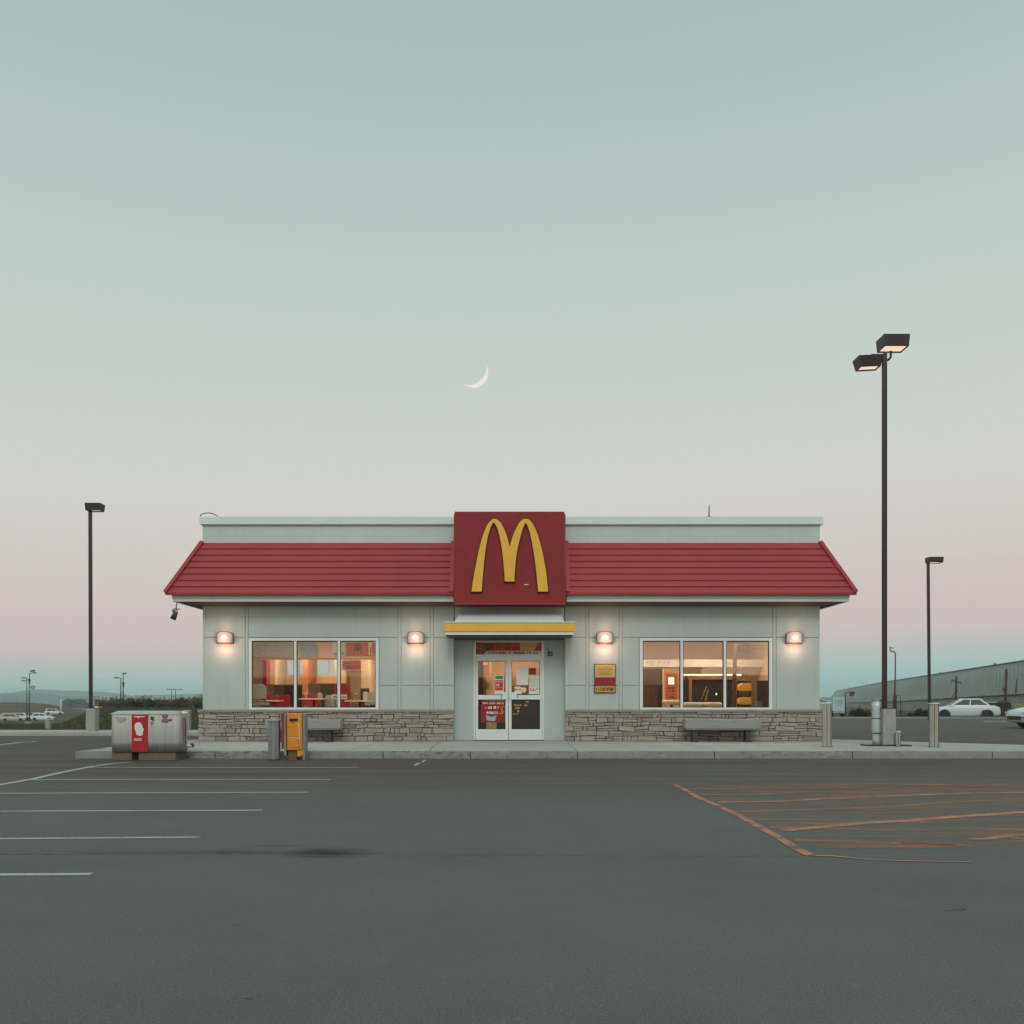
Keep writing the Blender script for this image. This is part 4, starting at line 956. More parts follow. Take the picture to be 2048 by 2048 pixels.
# ------------------------------------------------------------------ metal waste bin on the left
BDN = 18.5
bt = thing('waste_container', 'wide rounded steel waste container with a red panel standing at the left kerb end', 'waste container', (PX(285, BDN), BDN + 0.24, 0))
bx0, bx1 = PX(220, BDN), PX(361, BDN); bz0_, bz1_ = PZ(1504, BDN), PZ(1429, BDN); dp = 0.5
def rrect(x0, x1, y0, y1, r, n=6):
    out = []
    for cx_, cy_, a0 in ((x1 - r, y0 + r, -90), (x1 - r, y1 - r, 0), (x0 + r, y1 - r, 90), (x0 + r, y0 + r, 180)):
        for k in range(n + 1):
            a = math.radians(a0 + 90 * k / n); out.append((cx_ + r * math.cos(a), cy_ + r * math.sin(a)))
    return out
mb = MB(); pr_ = rrect(bx0, bx1, BDN, BDN + dp, 0.11, 8); n = len(pr_)
vs = []
for k, zz in enumerate([bz0_ + (bz1_ - bz0_) * i / 4 for i in range(5)]):
    for (x, y) in pr_:
        bulge = 0.012 * math.sin(math.pi * k / 4) * (1 if y < BDN + 0.2 else 0) + 0.004 * noise.noise(Vector((x * 3, zz * 4, 1)))
        vs.append((x, y - bulge, zz))
mb.add(vs, [(k * n + i, k * n + (i + 1) % n, (k + 1) * n + (i + 1) % n, (k + 1) * n + i) for k in range(4) for i in range(n)], True)
mb.add(vs[:n], [tuple(range(n))])
mb.build('body', STEEL, bt)
mb = MB(); pr2 = rrect(bx0 - 0.015, bx1 + 0.015, BDN - 0.02, BDN + dp + 0.015, 0.12, 8)
pr3 = rrect(bx0 + 0.09, bx1 - 0.06, BDN + 0.1, BDN + dp - 0.05, 0.1, 8)
n = len(pr2)
vs = [(x, y, bz1_ + 0.001) for x, y in pr2] + [(x, y, bz1_ + 0.022) for x, y in pr2] + [(x, y, bz1_ + 0.07) for x, y in pr3]
mb.add(vs, [(k * n + i, k * n + (i + 1) % n, (k + 1) * n + (i + 1) % n, (k + 1) * n + i) for k in range(2) for i in range(n)] + [tuple(range(2 * n, 3 * n)), tuple(range(n))])
mb.build('lid', STEEL, bt, bevel=0.004)
yb = BDN - 0.02
mb = MB(); mb.box(PX(264, BDN), PX(296.5, BDN), yb, BDN + 0.02, bz0_ + 0.002, bz1_ - 0.004); rp = mb.build('red_panel', TREDS, bt, bevel=0.004)
def bp(u, w): return (PX(200 + u / 8.782, yb), PZ(1400 + w / 8.782, yb))
head = [(640, 610), (632, 560), (612, 510), (608, 455), (622, 415), (650, 395), (690, 393), (722, 408), (742, 440), (748, 485), (765, 500), (766, 530), (752, 560), (756, 600), (735, 625), (700, 628), (668, 622)]
mb = MB(); mb.prism_y([bp(*q) for q in reversed(head)], yb - 0.004, yb - 0.001); mb.build('white_silhouette', WHITEP, rp)
mb = MB()
for (u0, w0, u1, w1) in ((598, 285, 788, 302), (655, 304, 690, 318), (598, 676, 735, 688), (598, 700, 735, 713)):
    (x0, z1), (x1, z0) = bp(u0, w0), bp(u1, w1); mb.box(x0, x1, yb - 0.004, yb - 0.001, z0, z1)
mb.build('white_stripes', WHITEP, rp)
mb = MB(); x0, z1 = bp(885, 292); x1, z0 = bp(940, 375); y = BDN - 0.014
mb.box(x0, x0 + 0.03, y - 0.004, y, z0 + 0.03, z1); mb.box(x0 + 0.032, x1, y - 0.004, y, z1 - 0.025, z1 - 0.004); mb.box(x1 - 0.022, x1, y - 0.0045, y, z0, z1 - 0.03); mb.box(x0 + 0.032, x1 - 0.024, y - 0.004, y, z0 + 0.035, z0 + 0.05)
x0, z1 = bp(885, 392); x1, z0 = bp(935, 410); mb.box(x0, x1, y - 0.004, y, z0, z1); x0, z1 = bp(890, 422); x1, z0 = bp(915, 440); mb.box(x0, x1, y - 0.004, y, z0, z1)
mb.build('stencil_mark', INKD, bt)
mb = MB()
for k in range(5):
    u0 = 262 + 12 * k; w0 = 312 + 16 * k; mb.tube([(bp(u, w)[0], BDN - 0.016, bp(u, w)[1]) for u, w in ((u0, w0), (u0 + 60, w0 - 4 + 6 * k), (u0 + 150 - 14 * k, w0 + 2), (u0 + 200 - 24 * k, w0 + 26 - 3 * k))], 0.0035, 5)
mb.build('scratched_writing', INKG, bt)
mb = MB(); mb.blob((bp(1135, 290)[0], BDN - 0.01, bp(1135, 290)[1]), (0.045, 0.006, 0.04), 7, amp=0.7); mb.blob((bp(1150, 360)[0], BDN - 0.01, bp(1150, 360)[1]), (0.09, 0.006, 0.04), 9, amp=0.8); mb.build('reddish_stain', M('faded_red_stain', S(150, 110, 104), 0.7), bt)
for a, b in ((222, 262), (276, 350)):
    mb = MB(); mb.box(PX(a, BDN), PX(b, BDN), BDN + 0.03, BDN + 0.42, 0, bz0_ - 0.002); mb.build('plinth_block', M('brown_concrete_block', S(116, 102, 90), 0.95, var=0.15, scale=5, bmp=0.4), bt, bevel=0.012)
mb = MB(); x = bx1 + 0.012
mb.tube([(x, BDN + 0.2, bz0_ + 0.1), (x + 0.015, BDN + 0.2, bz0_ + 0.14), (x + 0.015, BDN + 0.2, bz1_ - 0.12), (x, BDN + 0.2, bz1_ - 0.08)], 0.014, 8); mb.build('side_rail', REDSIDE, bt)
# litter beside it
lt = thing('litter', 'crumpled red and white litter on the pavement beside the steel container', 'litter', (PX(383, 20.6), 20.6, PAV))
xx = PX(384, 20.6)
mb = MB(); mb.blob((xx, 20.6, PAV + 0.055), (0.045, 0.04, 0.045), 3, amp=0.8); mb.build('cup', SIGNRED, lt)
mb = MB(); mb.blob((xx - 0.06, 20.56, PAV + 0.035), (0.08, 0.05, 0.034), 8, amp=1.2); mb.blob((xx - 0.16, 20.62, PAV + 0.03), (0.07, 0.05, 0.03), 18, amp=1.2); mb.build('wrapper', GREYP, lt)
mb = MB(); mb.blob((xx - 0.1, 20.52, PAV + 0.02), (0.03, 0.04, 0.02), 28, amp=1.2); mb.build('scrap', DARK, lt)

# trash can and newspaper box
TD = 18.72
tc_ = thing('litter_bin', 'slim fluted grey metal litter bin at the kerb left of the yellow newspaper box', 'litter bin', (PX(549, TD), TD, 0))
x = PX(548.5, TD); r = 0.118; zt = PZ(1441, TD)
mb = MB(); n = 40; vs = []
for zz in (0.02, zt):
    for k in range(n):
        th = 2 * math.pi * k / n; rr = r * (1 + (0.035 if k % 4 < 2 else -0.03)); vs.append((x + rr * math.cos(th), TD + rr * math.sin(th), zz))
mb.add(vs, [(k, (k + 1) % n, n + (k + 1) % n, n + k) for k in range(n)] + [tuple(range(n))]); mb.build('body', GALV, tc_)
mb = MB(); mb.lathe(x, TD, [(r * 1.08, zt - 0.03), (r * 1.1, zt), (r * 0.98, zt + 0.025), (r * 0.5, zt + 0.05), (0.02, zt + 0.055)], 24); mb.build('lid', GREYFAB, tc_)
mb = MB(); mb.lathe(x, TD, [(r * 1.05, 0.0), (r * 1.05, 0.02)], 24); mb.build('foot_ring', DARK, tc_)
ND = 18.62
nb_ = thing('newspaper_box', 'tall yellow newspaper vending box with red side panel at the kerb', 'newspaper box', (PX(585, ND), ND + 0.15, 0))
nx0, nx1 = PX(574, ND), PX(604, ND); nz0, nz1 = PZ(1500, ND), PZ(1427, ND)
mb = MB(); mb.box(nx0, nx1, ND, ND + 0.3, nz0, nz1); mb.build('cabinet', ORANGEBOX, nb_, bevel=0.012)
mb = MB(); e0, e1 = PX(577.5, ND), PX(597, ND); mb.box(e0, e1, ND - 0.012, ND - 0.001, PZ(1473, ND), PZ(1449, ND)); mb.build('upper_door', ORANGEBOX, nb_, bevel=0.004)
mb = MB(); mb.box(e0, e1, ND - 0.014, ND - 0.001, PZ(1495, ND), PZ(1474.5, ND)); dr = mb.build('lower_door', ORANGEBOX, nb_, bevel=0.006)
mb = MB(); mb.box(e0 + 0.01, e1 - 0.01, ND - 0.02, ND - 0.0145, PZ(1476.3, ND), PZ(1474.8, ND)); mb.build('light_strip', CREAM, dr)
mb = MB(); mb.box(PX(579, ND), PX(596, ND), ND - 0.022, ND - 0.001, PZ(1441.5, ND), PZ(1437, ND)); mb.tube([(PX(585, ND), ND - 0.03, PZ(1441, ND)), (PX(585, ND), ND - 0.03, PZ(1444.5, ND))], 0.012, 8); mb.build('coin_slot', DARKBR, nb_, bevel=0.004)
mb = MB(); mb.tube([(PX(u, ND), ND - 0.018, PZ(w, ND)) for u, w in ((598.5, 1432), (598.3, 1442), (596.5, 1445))], 0.006, 6); mb.tube([(PX(u, ND), ND - 0.014, PZ(w, ND)) for u, w in ((597.6, 1446), (598.6, 1456), (599, 1475), (599, 1499))], 0.012, 8); mb.build('hinge', CREAM, nb_)
mb = MB(); mb.box(PX(562, ND), PX(567.3, ND), ND + 0.02, ND + 0.3, PZ(1498, ND), PZ(1426, ND)); mb.build('side_panel', REDSIDE, nb_, bevel=0.008)
mb = MB(); mb.box(PX(567.6, ND), PX(572.4, ND), ND + 0.01, ND + 0.28, PZ(1511, ND), PZ(1427.5, ND)); st_ = mb.build('steel_post', GALV, nb_, bevel=0.006)
mb = MB()
for k in range(16): w = 1431 + k * 2.6; mb.box(PX(569.5, ND), PX(572, ND), ND + 0.004, ND + 0.0095, PZ(w + 0.8, ND), PZ(w, ND))
mb.build('tick_marks', DARK, st_)
mb = MB(); mb.box(PX(604.3, ND), PX(609, ND), ND + 0.03, ND + 0.3, 0.0, PZ(1428, ND)); mb.build('frame_post', GALV, nb_, bevel=0.006)
mb = MB(); mb.box(PX(575, ND), PX(592, ND), ND + 0.06, ND + 0.26, 0, nz0 - 0.001); mb.build('pedestal', M('brown_pedestal_paint', S(110, 88, 70), 0.7), nb_)  # pedestal in plain dull brown
mb = MB(); mb.prism_y([(PX(593.5, ND), PZ(1501, ND)), (PX(593.5, ND), PZ(1513.5, ND)), (PX(600, ND), PZ(1513.5, ND)), (PX(606, ND), PZ(1509, ND)), (PX(606.5, ND), PZ(1501, ND))], ND + 0.02, ND + 0.24); mb.build('foot', ORANGEBOX, nb_, bevel=0.01)

# ------------------------------------------------------------------ bollards
def make_bollard(d, label, px, py_top, py_bot, w, flange):
    t = thing('bollard', label, 'bollard', (PX(px, d), d, PAV), 'steel bollards on the right of the pavement')
    x = PX(px, d); r = w / 2 * d / F; zt = PZ(py_top, d)
    mb = MB(); n = 120; vs = []
    for zz in (PAV, zt - 0.03):
        for k in range(n):
            th = 2 * math.pi * k / n; rr = r * (1 - 0.2 * max(0, math.cos(th * 6 + 2.2)) ** 5); vs.append((x + rr * math.cos(th), d + rr * math.sin(th), zz))
    mb.add(vs, [(k, (k + 1) % n, n + (k + 1) % n, n + k) for k in range(n)], True); mb.build('post', BOLLARD, t)
    for a_, ww in ((4.35, 0.012), (5.25, 0.007)):
        ca, sa = math.cos(a_), math.sin(a_); mb = MB(); mb.hexa([(x + r * ca - ww / 2, d + r * sa - 0.006, PAV + 0.01), (x + r * ca + ww / 2, d + r * sa - 0.006, PAV + 0.01), (x + r * ca + ww / 2, d + r * sa + 0.02, PAV + 0.01), (x + r * ca - ww / 2, d + r * sa + 0.02, PAV + 0.01)] + [(x + r * ca - ww / 2, d + r * sa - 0.006, zt - 0.032), (x + r * ca + ww / 2, d + r * sa - 0.006, zt - 0.032), (x + r * ca + ww / 2, d + r * sa + 0.02, zt - 0.032), (x + r * ca - ww / 2, d + r * sa + 0.02, zt - 0.032)])
        mb.build('dark_strip', DARK, t)  # thin dark upright strips on the face of the post
    mb = MB(); mb.lathe(x, d, [(r * flange, zt - 0.022), (r * flange, zt), (r * 0.8, zt + 0.012)], 28); mb.build('cap', STEEL, t)
    mb = MB(); mb.lathe(x, d, [(r * 1.25, PAV), (r * 1.25, PAV + 0.008)], 28); mb.build('base_plate', DARK, t)
    return t
BO = 20.85
make_bollard(BO, 'steel bollard at the right corner of the restaurant', 1654, 1406, 1494, 18.5, 1.08)
make_bollard(BO, 'wide capped steel bollard in front of the thin far lamp post', 1868, 1406.5, 1494, 19, 1.28)
make_bollard(21.1, 'short steel bollard beside the concrete foot of the tall lamp post', 1796.5, 1463, 1491, 10, 1.05)
wc = thing('utility_cylinder', 'tall pale dented metal cylinder just left of the tall lamp post foot', 'utility cylinder', (PX(1753, 21.45), 21.45, PAV))
x = PX(1753, 21.45); mb = MB(); pr_ = []
for i in range(9): pr_.append((0.105 * (1 - 0.03 * math.sin(i * 1.3) - (0.12 if i < 3 else 0.0)), PAV + (PZ(1402, 21.45) - PAV) * i / 8))
mb.lathe(x, 21.45, pr_, 24); mb.build('tube', M('pale_galvanised_sheet', S(196, 206, 206), 0.45, 0.35, var=0.15, scale=2), wc)
mb = MB(); mb.lathe(x, 21.45, [(0.112, PZ(1402, 21.45)), (0.112, PZ(1401, 21.45) + 0.02), (0.09, PZ(1401, 21.45) + 0.026)], 24); mb.build('lid', GALV, wc)
mb = MB()
for k in (0.28, 0.62): mb.lathe(x, 21.45, [(0.108, PAV + k), (0.109, PAV + k + 0.02)], 24)
mb.build('band', DARK, wc)

# ------------------------------------------------------------------ lamp posts
LENS = emis('lit_floodlight_lens', (1.0, 0.55, 0.38), 1.25)
LENSDIM = emis('dim_floodlight_lens', (0.9, 0.66, 0.58), 0.35)
LENSW = emis('white_floodlight_lens', (1.0, 0.76, 0.64), 0.85)
def lamp_head(t, x0, x1, y0, y1, z0, z1, taper, lens, roll=0.0, glow=None):
    cx_, cy_, cz_ = (x0 + x1) / 2, (y0 + y1) / 2, (z0 + z1) / 2
    rot = Matrix.Rotation(roll, 3, 'Y')
    def tr(mb): mb.v = [rot @ (p - Vector((cx_, cy_, cz_))) + Vector((cx_, cy_, cz_)) for p in mb.v]
    k = taper
    mb = MB(); w = 0.022
    A = (x0 + k, x1 - k, y0 + k, y1 - k); B = (x0, x1, y0, y1)
    zb = z0 + 0.035                                      # hollow box: four walls and a top
    o0 = [(A[0], A[2]), (A[1], A[2]), (A[1], A[3]), (A[0], A[3])]; i0 = [(A[0] + w, A[2] + w), (A[1] - w, A[2] + w), (A[1] - w, A[3] - w), (A[0] + w, A[3] - w)]
    o1 = [(B[0], B[2]), (B[1], B[2]), (B[1], B[3]), (B[0], B[3])]
    vs = [(*p, z0) for p in o0] + [(*p, z1) for p in o1] + [(*p, z0) for p in i0] + [(*p, zb) for p in i0]
    f = [(4, 5, 6, 7)]
    for i in range(4):
        j = (i + 1) % 4; f += [(i, j, 4 + j, 4 + i), (i, 8 + i, 8 + j, j), (8 + i, 12 + i, 12 + j, 8 + j)]
    mb.add(vs, f); tr(mb); h = mb.build('lamp_head', POLE, t)
    mb = MB(); mb.add([(*p, zb - 0.004) for p in i0], [(0, 1, 2, 3)]); tr(mb); mb.build('lens', lens, h, fix=False)
    return h
# left of the restaurant
LD = 31.7
t = thing('lamp_post', 'dark square lamp post on a concrete foot left of the restaurant', 'lamp post', (PX(183, LD), LD, 0), 'parking lot lamp posts')
x = PX(180.5, LD); mb = MB(); mb.box(x - 0.052, x + 0.052, LD, LD + 0.09, 0.89, PZ(1020, LD)); 
mb.v = [Vector((p.x - 0.02 * (p.z - 0.9) / 7 , p.y, p.z)) for p in mb.v]; mb.build('pole', POLE, t, bevel=0.012)
mb = MB(); mb.box(PX(173.5, LD), PX(192.5, LD), LD - 0.08, LD + 0.24, 0, PZ(1417.5, LD)); mb.build('concrete_foot', CONCSPOT, t, bevel=0.02)
mb = MB(); mb.box(x - 0.13, x + 0.13, LD - 0.04, LD + 0.2, 0.89, 0.905); mb.build('base_plate', DARK, t)
lamp_head(t, PX(173, LD), PX(203.5, LD), LD - 0.15, LD + 0.27, PZ(1021.5, LD), PZ(1007.2, LD), 0.02, LENSDIM)
# tall one at the right
TDp = 21.3
t = thing('lamp_post', 'tall dark lamp post with two lit box heads on the pavement right of the restaurant', 'lamp post', (PX(1776, TDp), TDp, PAV), 'parking lot lamp posts')
x = PX(1770.5, TDp)
mb = MB(); mb.box(x - 0.048, x + 0.048, TDp, TDp + 0.09, 1.02, PZ(706, TDp)); mb.build('pole', POLE, t, bevel=0.01)
mb = MB(); mb.hexa([(PX(1763, TDp), TDp - 0.1, PAV + 0.03), (PX(1789, TDp), TDp - 0.1, PAV + 0.03), (PX(1789, TDp), TDp + 0.22, PAV + 0.03), (PX(1763, TDp), TDp + 0.22, PAV + 0.03), (PX(1764, TDp), TDp - 0.09, PZ(1417, TDp)), (PX(1788.5, TDp), TDp - 0.09, PZ(1417, TDp)), (PX(1788.5, TDp), TDp + 0.21, PZ(1417, TDp)), (PX(1764, TDp), TDp + 0.21, PZ(1417, TDp))]); mb.build('concrete_foot', CONCSPOT, t, bevel=0.015)
mb = MB(); mb.box(PX(1763, TDp), PX(1789.5, TDp), TDp - 0.1, TDp + 0.22, PZ(1417, TDp), PZ(1415.8, TDp)); mb.build('base_plate', DARK, t)
mb = MB(); mb.box(PX(1730, TDp), PX(1819, TDp), TDp - 0.13, TDp + 0.3, PAV, PAV + 0.028); mb.build('foot_plate', DARK, t, bevel=0.004)
lamp_head(t, PX(1764, TDp), PX(1816, TDp), TDp - 0.12, TDp + 0.36, PZ(695, TDp), PZ(671.5, TDp), 0.02, LENS)
lamp_head(t, PX(1718.5, TDp), PX(1767, TDp), TDp + 0.0, TDp + 0.42, PZ(731, TDp), PZ(709, TDp), 0.045, LENSW, roll=-0.05)
mb = MB(); mb.tube([(x, TDp + 0.06, PZ(721, TDp)), (PX(1780, TDp), TDp + 0.06, PZ(717, TDp)), (PX(1785, TDp), TDp + 0.1, PZ(711, TDp)), (PX(1786, TDp), TDp + 0.12, PZ(698, TDp))], 0.028, 8)
mb.box(PX(1745, TDp), PX(1766, TDp), TDp + 0.05, TDp + 0.13, PZ(712, TDp), PZ(706, TDp)); mb.build('bracket', POLE, t, bevel=0.004)
# thin far one at the right
FD = 38.5
t = thing('lamp_post', 'thin dark lamp post with one lit box head behind the wide capped bollard', 'lamp post', (PX(1866, FD), FD, 0), 'parking lot lamp posts')
x = PX(1857.3, FD); mb = MB(); mb.box(x - 0.05, x + 0.05, FD, FD + 0.1, 0.3, PZ(1124, FD)); 
mb.v = [Vector((p.x + 0.06 * (1 - (p.z - 0.3) / 6.5), p.y, p.z)) for p in mb.v]; mb.build('pole', POLE, t, bevel=0.012)
mb = MB(); mb.box(PX(1862, FD), PX(1874, FD), FD - 0.05, FD + 0.2, 0, 0.34); mb.build('concrete_foot', CONC, t, bevel=0.015)
lamp_head(t, PX(1856, FD), PX(1884.5, FD), FD - 0.15, FD + 0.3, PZ(1125.5, FD), PZ(1114.5, FD), 0.015, LENS)
# small concrete posts at the far kerb
def conc_post(label, px0, px1, py0, py1):
    D = GD(py1, 0.0); D = min(D, 34.0)
    t = thing('concrete_post', label, 'concrete post', (PX((px0 + px1) / 2, D), D, 0), 'concrete posts at the far kerb')
    mb = MB(); z1 = PZ(py0, D)
    zb = terrain(PX(px0, D), D) if D > 33 else 0.11
    mb.box(PX(px0, D), PX(px1, D), D, D + (px1 - px0) * D / F, min(0, zb) - 0.05, z1); mb.build('shaft', CONCSPOT, t, bevel=0.015)
    mb = MB(); mb.frustum((PX(px0, D) - 0.01, PX(px1, D) + 0.01, D - 0.01, D + (px1 - px0) * D / F + 0.01), z1 + 0.001, (PX(px0, D) + 0.02, PX(px1, D) - 0.02, D + 0.02, D + (px1 - px0) * D / F - 0.02), z1 + 0.05); mb.build('capping', CONC, t)
conc_post('slim concrete post on the far grass edge near the left picture edge', 90, 99, 1440, 1462)
conc_post('wide concrete post just behind the right end of the steel waste container', 366, 378.5, 1423, 1466)

# ------------------------------------------------------------------ inside the left dining room
def board(name, label, cat, x0, y0_, x1, y1_, D, mat, t=0.025, group=None):
    th = thing(name, label, cat, (PX((x0 + x1) / 2, D), D, PZ(y1_, D)), group)
    mb = MB(); mb.rect(x0, y0_, x1, y1_, D, t); mb.build('panel', mat, th, bevel=0.003)
    return th
BDp = 27.12
t = board('menu_board', 'long grey speckled wall panel at the top of the left pane', 'menu board', 508, 1286, 589, 1314, BDp, GREYP)
mb = MB()
for i in range(5): scribble(mb, PX(511, BDp), PX(586, BDp), PZ(1312 - i * 5, BDp), PZ(1308.6 - i * 5, BDp), BDp - 0.001, 24, 100 + i, 0.12)
mb.build('lettering', INKG, t)
t = board('menu_board', 'square blue grey speckled wall panel at the top of the middle pane', 'menu board', 599, 1285, 634, 1313, BDp, BLUEP)
mb = MB()
for i in range(5): scribble(mb, PX(601, BDp), PX(632, BDp), PZ(1311 - i * 5, BDp), PZ(1307.6 - i * 5, BDp), BDp - 0.001, 11, 110 + i, 0.12)
mb.build('lettering', M('blue_ink', S(116, 150, 160), 0.7), t)
t = board('wall_poster', 'white poster with dark teal print hanging behind the right mullion of the left window', 'poster', 663, 1284, 691, 1310, BDp, WHITEP)
mb = MB(); scribble(mb, PX(666, BDp), PX(689, BDp), PZ(1308.5, BDp), PZ(1305, BDp), BDp - 0.001, 8, 120, 0.35); mb.build('lettering', TEALP, t)
t = board('wall_poster', 'orange red picture with a dark round motif inside the left window', 'poster', 692, 1285.5, 736, 1311, BDp, M('orange_red_print', S(206, 74, 54), 0.6, var=0.12, scale=5))
mb = MB(); cx_, cz_ = PX(716, BDp), PZ(1297, BDp)
mb.tube([(cx_ + 0.1 * math.cos(k * math.pi / 8), BDp - 0.006, cz_ + 0.14 * math.sin(k * math.pi / 8)) for k in range(-1, 10)], 0.018, 6, False); mb.blob((cx_, BDp - 0.006, cz_ - 0.01), (0.05, 0.006, 0.08), 4, amp=0.6); mb.box(cx_ - 0.12, cx_ - 0.09, BDp - 0.006, BDp, cz_ - 0.17, cz_); mb.box(cx_ + 0.08, cx_ + 0.11, BDp - 0.006, BDp, cz_ - 0.15, cz_)
mb.build('round_motif', DARKBR, t)
t = board('wall_poster', 'cream strip with a dark slanted bar beside the orange red picture', 'poster', 737, 1284.5, 744, 1310.5, BDp, CREAM)
mb = MB(); mb.prism_y([(PX(739.5, BDp), PZ(1309, BDp)), (PX(741.5, BDp), PZ(1309, BDp)), (PX(743, BDp), PZ(1292, BDp)), (PX(741.5, BDp), PZ(1292, BDp))], BDp - 0.004, BDp - 0.001); mb.build('slanted_bar', DARK, t)
board('wall_poster', 'plain orange red panel in the top right corner of the left window', 'poster', 745, 1286, 762, 1311, BDp, M('orange_red_panel', S(204, 86, 60), 0.6, var=0.12, scale=5))
t = board('wall_poster', 'pink poster with red print and a red bottom band on the dining room wall', 'poster', 684, 1321, 722, 1341, 27.9, M('pinkish_print', S(216, 138, 112), 0.6))
mb = MB(); mb.rect(692, 1331.5, 721, 1338.5, 27.896, 0.003); mb.build('red_band', REDP, t)
mb = MB(); scribble(mb, PX(690, 27.9), PX(720, 27.9), PZ(1328, 27.9), PZ(1323, 27.9), 27.899, 10, 130, 0.22); mb.build('lettering', INKR, t)
mb = MB(); mb.tube([(PX(688, 27.9), 27.92, PZ(1321, 27.9)), (PX(688, 27.9), 27.92, PZ(1317, 27.9))], 0.008, 6); mb.tube([(PX(718, 27.9), 27.92, PZ(1321, 27.9)), (PX(718, 27.9), 27.92, PZ(1317, 27.9))], 0.008, 6); mb.build('hanger', DARK, t)
# booth dividers
def divider(label, x0, x1, y0_, D, mat):
    th = thing('booth_divider', label, 'booth divider', (PX((x0 + x1) / 2, D), D, PAV + 0.004), 'booth dividers in the left dining room')
    mb = MB(); mb.box(PX(x0, D), PX(x1, D), D, D + 0.06, PAV + 0.004, PZ(y0_, D)); mb.build('panel', mat, th, bevel=0.006)
    mb = MB(); mb.box(PX(x0, D) - 0.01, PX(x1, D) + 0.01, D - 0.015, D + 0.075, PZ(y0_, D) + 0.001, PZ(y0_, D) + 0.03); mb.build('top_rail', TAN, th)
    return th
divider('tan booth divider panel behind the first table of the left window', 533, 546, 1370, 27.6, TAN)
divider('dark brown booth divider with a lighter top rail left of the first mullion', 546.5, 566, 1371, 27.5, BROWN)
divider('nearly black booth divider just left of the first mullion', 567, 604, 1371, 27.7, DBROWN)
divider('light brown booth divider in the middle pane', 616, 639.5, 1368.5, 27.5, M('mid_brown_laminate', S(128, 94, 62), 0.5, var=0.12, world=True))
divider('dark olive brown booth divider in the middle pane', 640.5, 667, 1368.5, 27.5, M('olive_brown_laminate', S(84, 66, 44), 0.5, var=0.12, world=True))
divider('red booth divider behind the second mullion', 667.5, 699, 1368.5, 27.4, REDLAM)
divider('pale beige serving divider in the right pane', 700, 722, 1344, 28.0, M('beige_laminate', S(186, 164, 124), 0.6, var=0.08, world=True))
divider('dark reddish divider in the right pane', 721, 738, 1378, 27.3, M('maroon_laminate', S(92, 44, 36), 0.5, world=True))
divider('nearly black cabinet side at the right edge of the left window', 739.5, 758, 1387, 26.8, DBROWN)
# tables
def make_table(D, px, L, dpt, py):
    t = thing('high_table', 'x', 'table', (PX(px, D), D, PAV + 0.004)); h = PZ(py, D) - PAV - 0.004
    mb = MB(); mb.box(-L / 2, L / 2, -dpt / 2, dpt / 2, h - 0.035, h); mb.build('table_top', M('cream_table_top', S(222, 206, 178), 0.4, var=0.05), t, bevel=0.01, local=True)
    mb = MB(); mb.cyl(0, 0, 0.03, h - 0.036, 0.035, 12); mb.build('leg', DARK, t, local=True)
    mb = MB(); mb.box(-0.22, 0.22, -0.2, 0.2, 0, 0.03); mb.build('foot', DARK, t, bevel=0.006, local=True)
    return t
tb = make_table(25.3, 536, 0.72, 0.6, 1400.5); tb['label'] = 'cream topped high table in the left pane of the left window'
dup(tb, (PX(628, 25.6), 25.6, PAV + 0.056), label='cream topped high table beside red seats in the middle pane')
dup(tb, (PX(720, 25.0), 25.0, PAV - 0.13 + 0.134), label='cream topped high table in the right pane of the left window')
def make_seat(mat):
    t = thing('bar_chair', 'x', 'chair', (0, 0, 0))
    mb = MB(); mb.box(-0.2, 0.2, -0.2, 0.2, 0.72, 0.78); mb.build('seat', mat, t, bevel=0.02, local=True)
    mb = MB(); mb.prism_y([(-0.2, 0.86), (0.2, 0.86), (0.2, 1.12), (0.14, 1.18), (-0.14, 1.18), (-0.2, 1.12)], 0.17, 0.21); mb.build('backrest', mat, t, bevel=0.012, local=True)
    for sx in (-0.17, 0.17):
        for sy in (-0.17, 0.19):
            mb = MB(); mb.tube([(sx * 1.1, sy, 0), (sx, sy, 0.72 if sy < 0 else 1.0)], 0.013, 8); mb.build('leg', DARK, t, local=True)
    return t
c1 = make_seat(SEATRED); c1.location = (PX(540, 24.95), 24.95, PAV + 0.004); c1['label'] = 'red bar chair at the first table of the left window'
dup(c1, (PX(622, 26.1), 26.1, PAV + 0.004), 0.2, 'red bar chair behind the table in the middle pane', scale=(1.3, 1, 1.03))
dup(c1, (PX(560, 25.9), 25.9, PAV + 0.004), -0.3, 'red bar chair just left of the first mullion')
c2 = make_seat(GREYFAB); c2.location = (PX(516, 24.7), 24.7, PAV + 0.004); c2['label'] = 'large grey round backed chair in the lower left corner of the left window'; c2.scale = (1.35, 1, 1.25); c2.rotation_euler = (0, 0, 0.5)
dup(c2, (PX(655, 25.2), 25.2, PAV + 0.004), -0.4, 'grey chair beside the white table sign', scale=(1, 1, 1.0))
dup(c2, (PX(745, 25.4), 25.4, PAV + 0.004), 0.3, 'grey chair at the far right of the left window', scale=(0.9, 1, 1.05))
t = thing('table_sign', 'white printed sign standing on a thin stem behind the second mullion', 'sign', (PX(679, 24.9), 24.9, PAV + 0.004))
mb = MB(); mb.rect(663, 1389, 694, 1398.5, 24.9, 0.02); mb.build('panel', WHITEP, t, bevel=0.004)
mb = MB(); scribble(mb, PX(667, 24.9), PX(692, 24.9), PZ(1396.5, 24.9), PZ(1391.5, 24.9), 24.899, 8, 140, 0.28); mb.build('lettering', INKD, t)
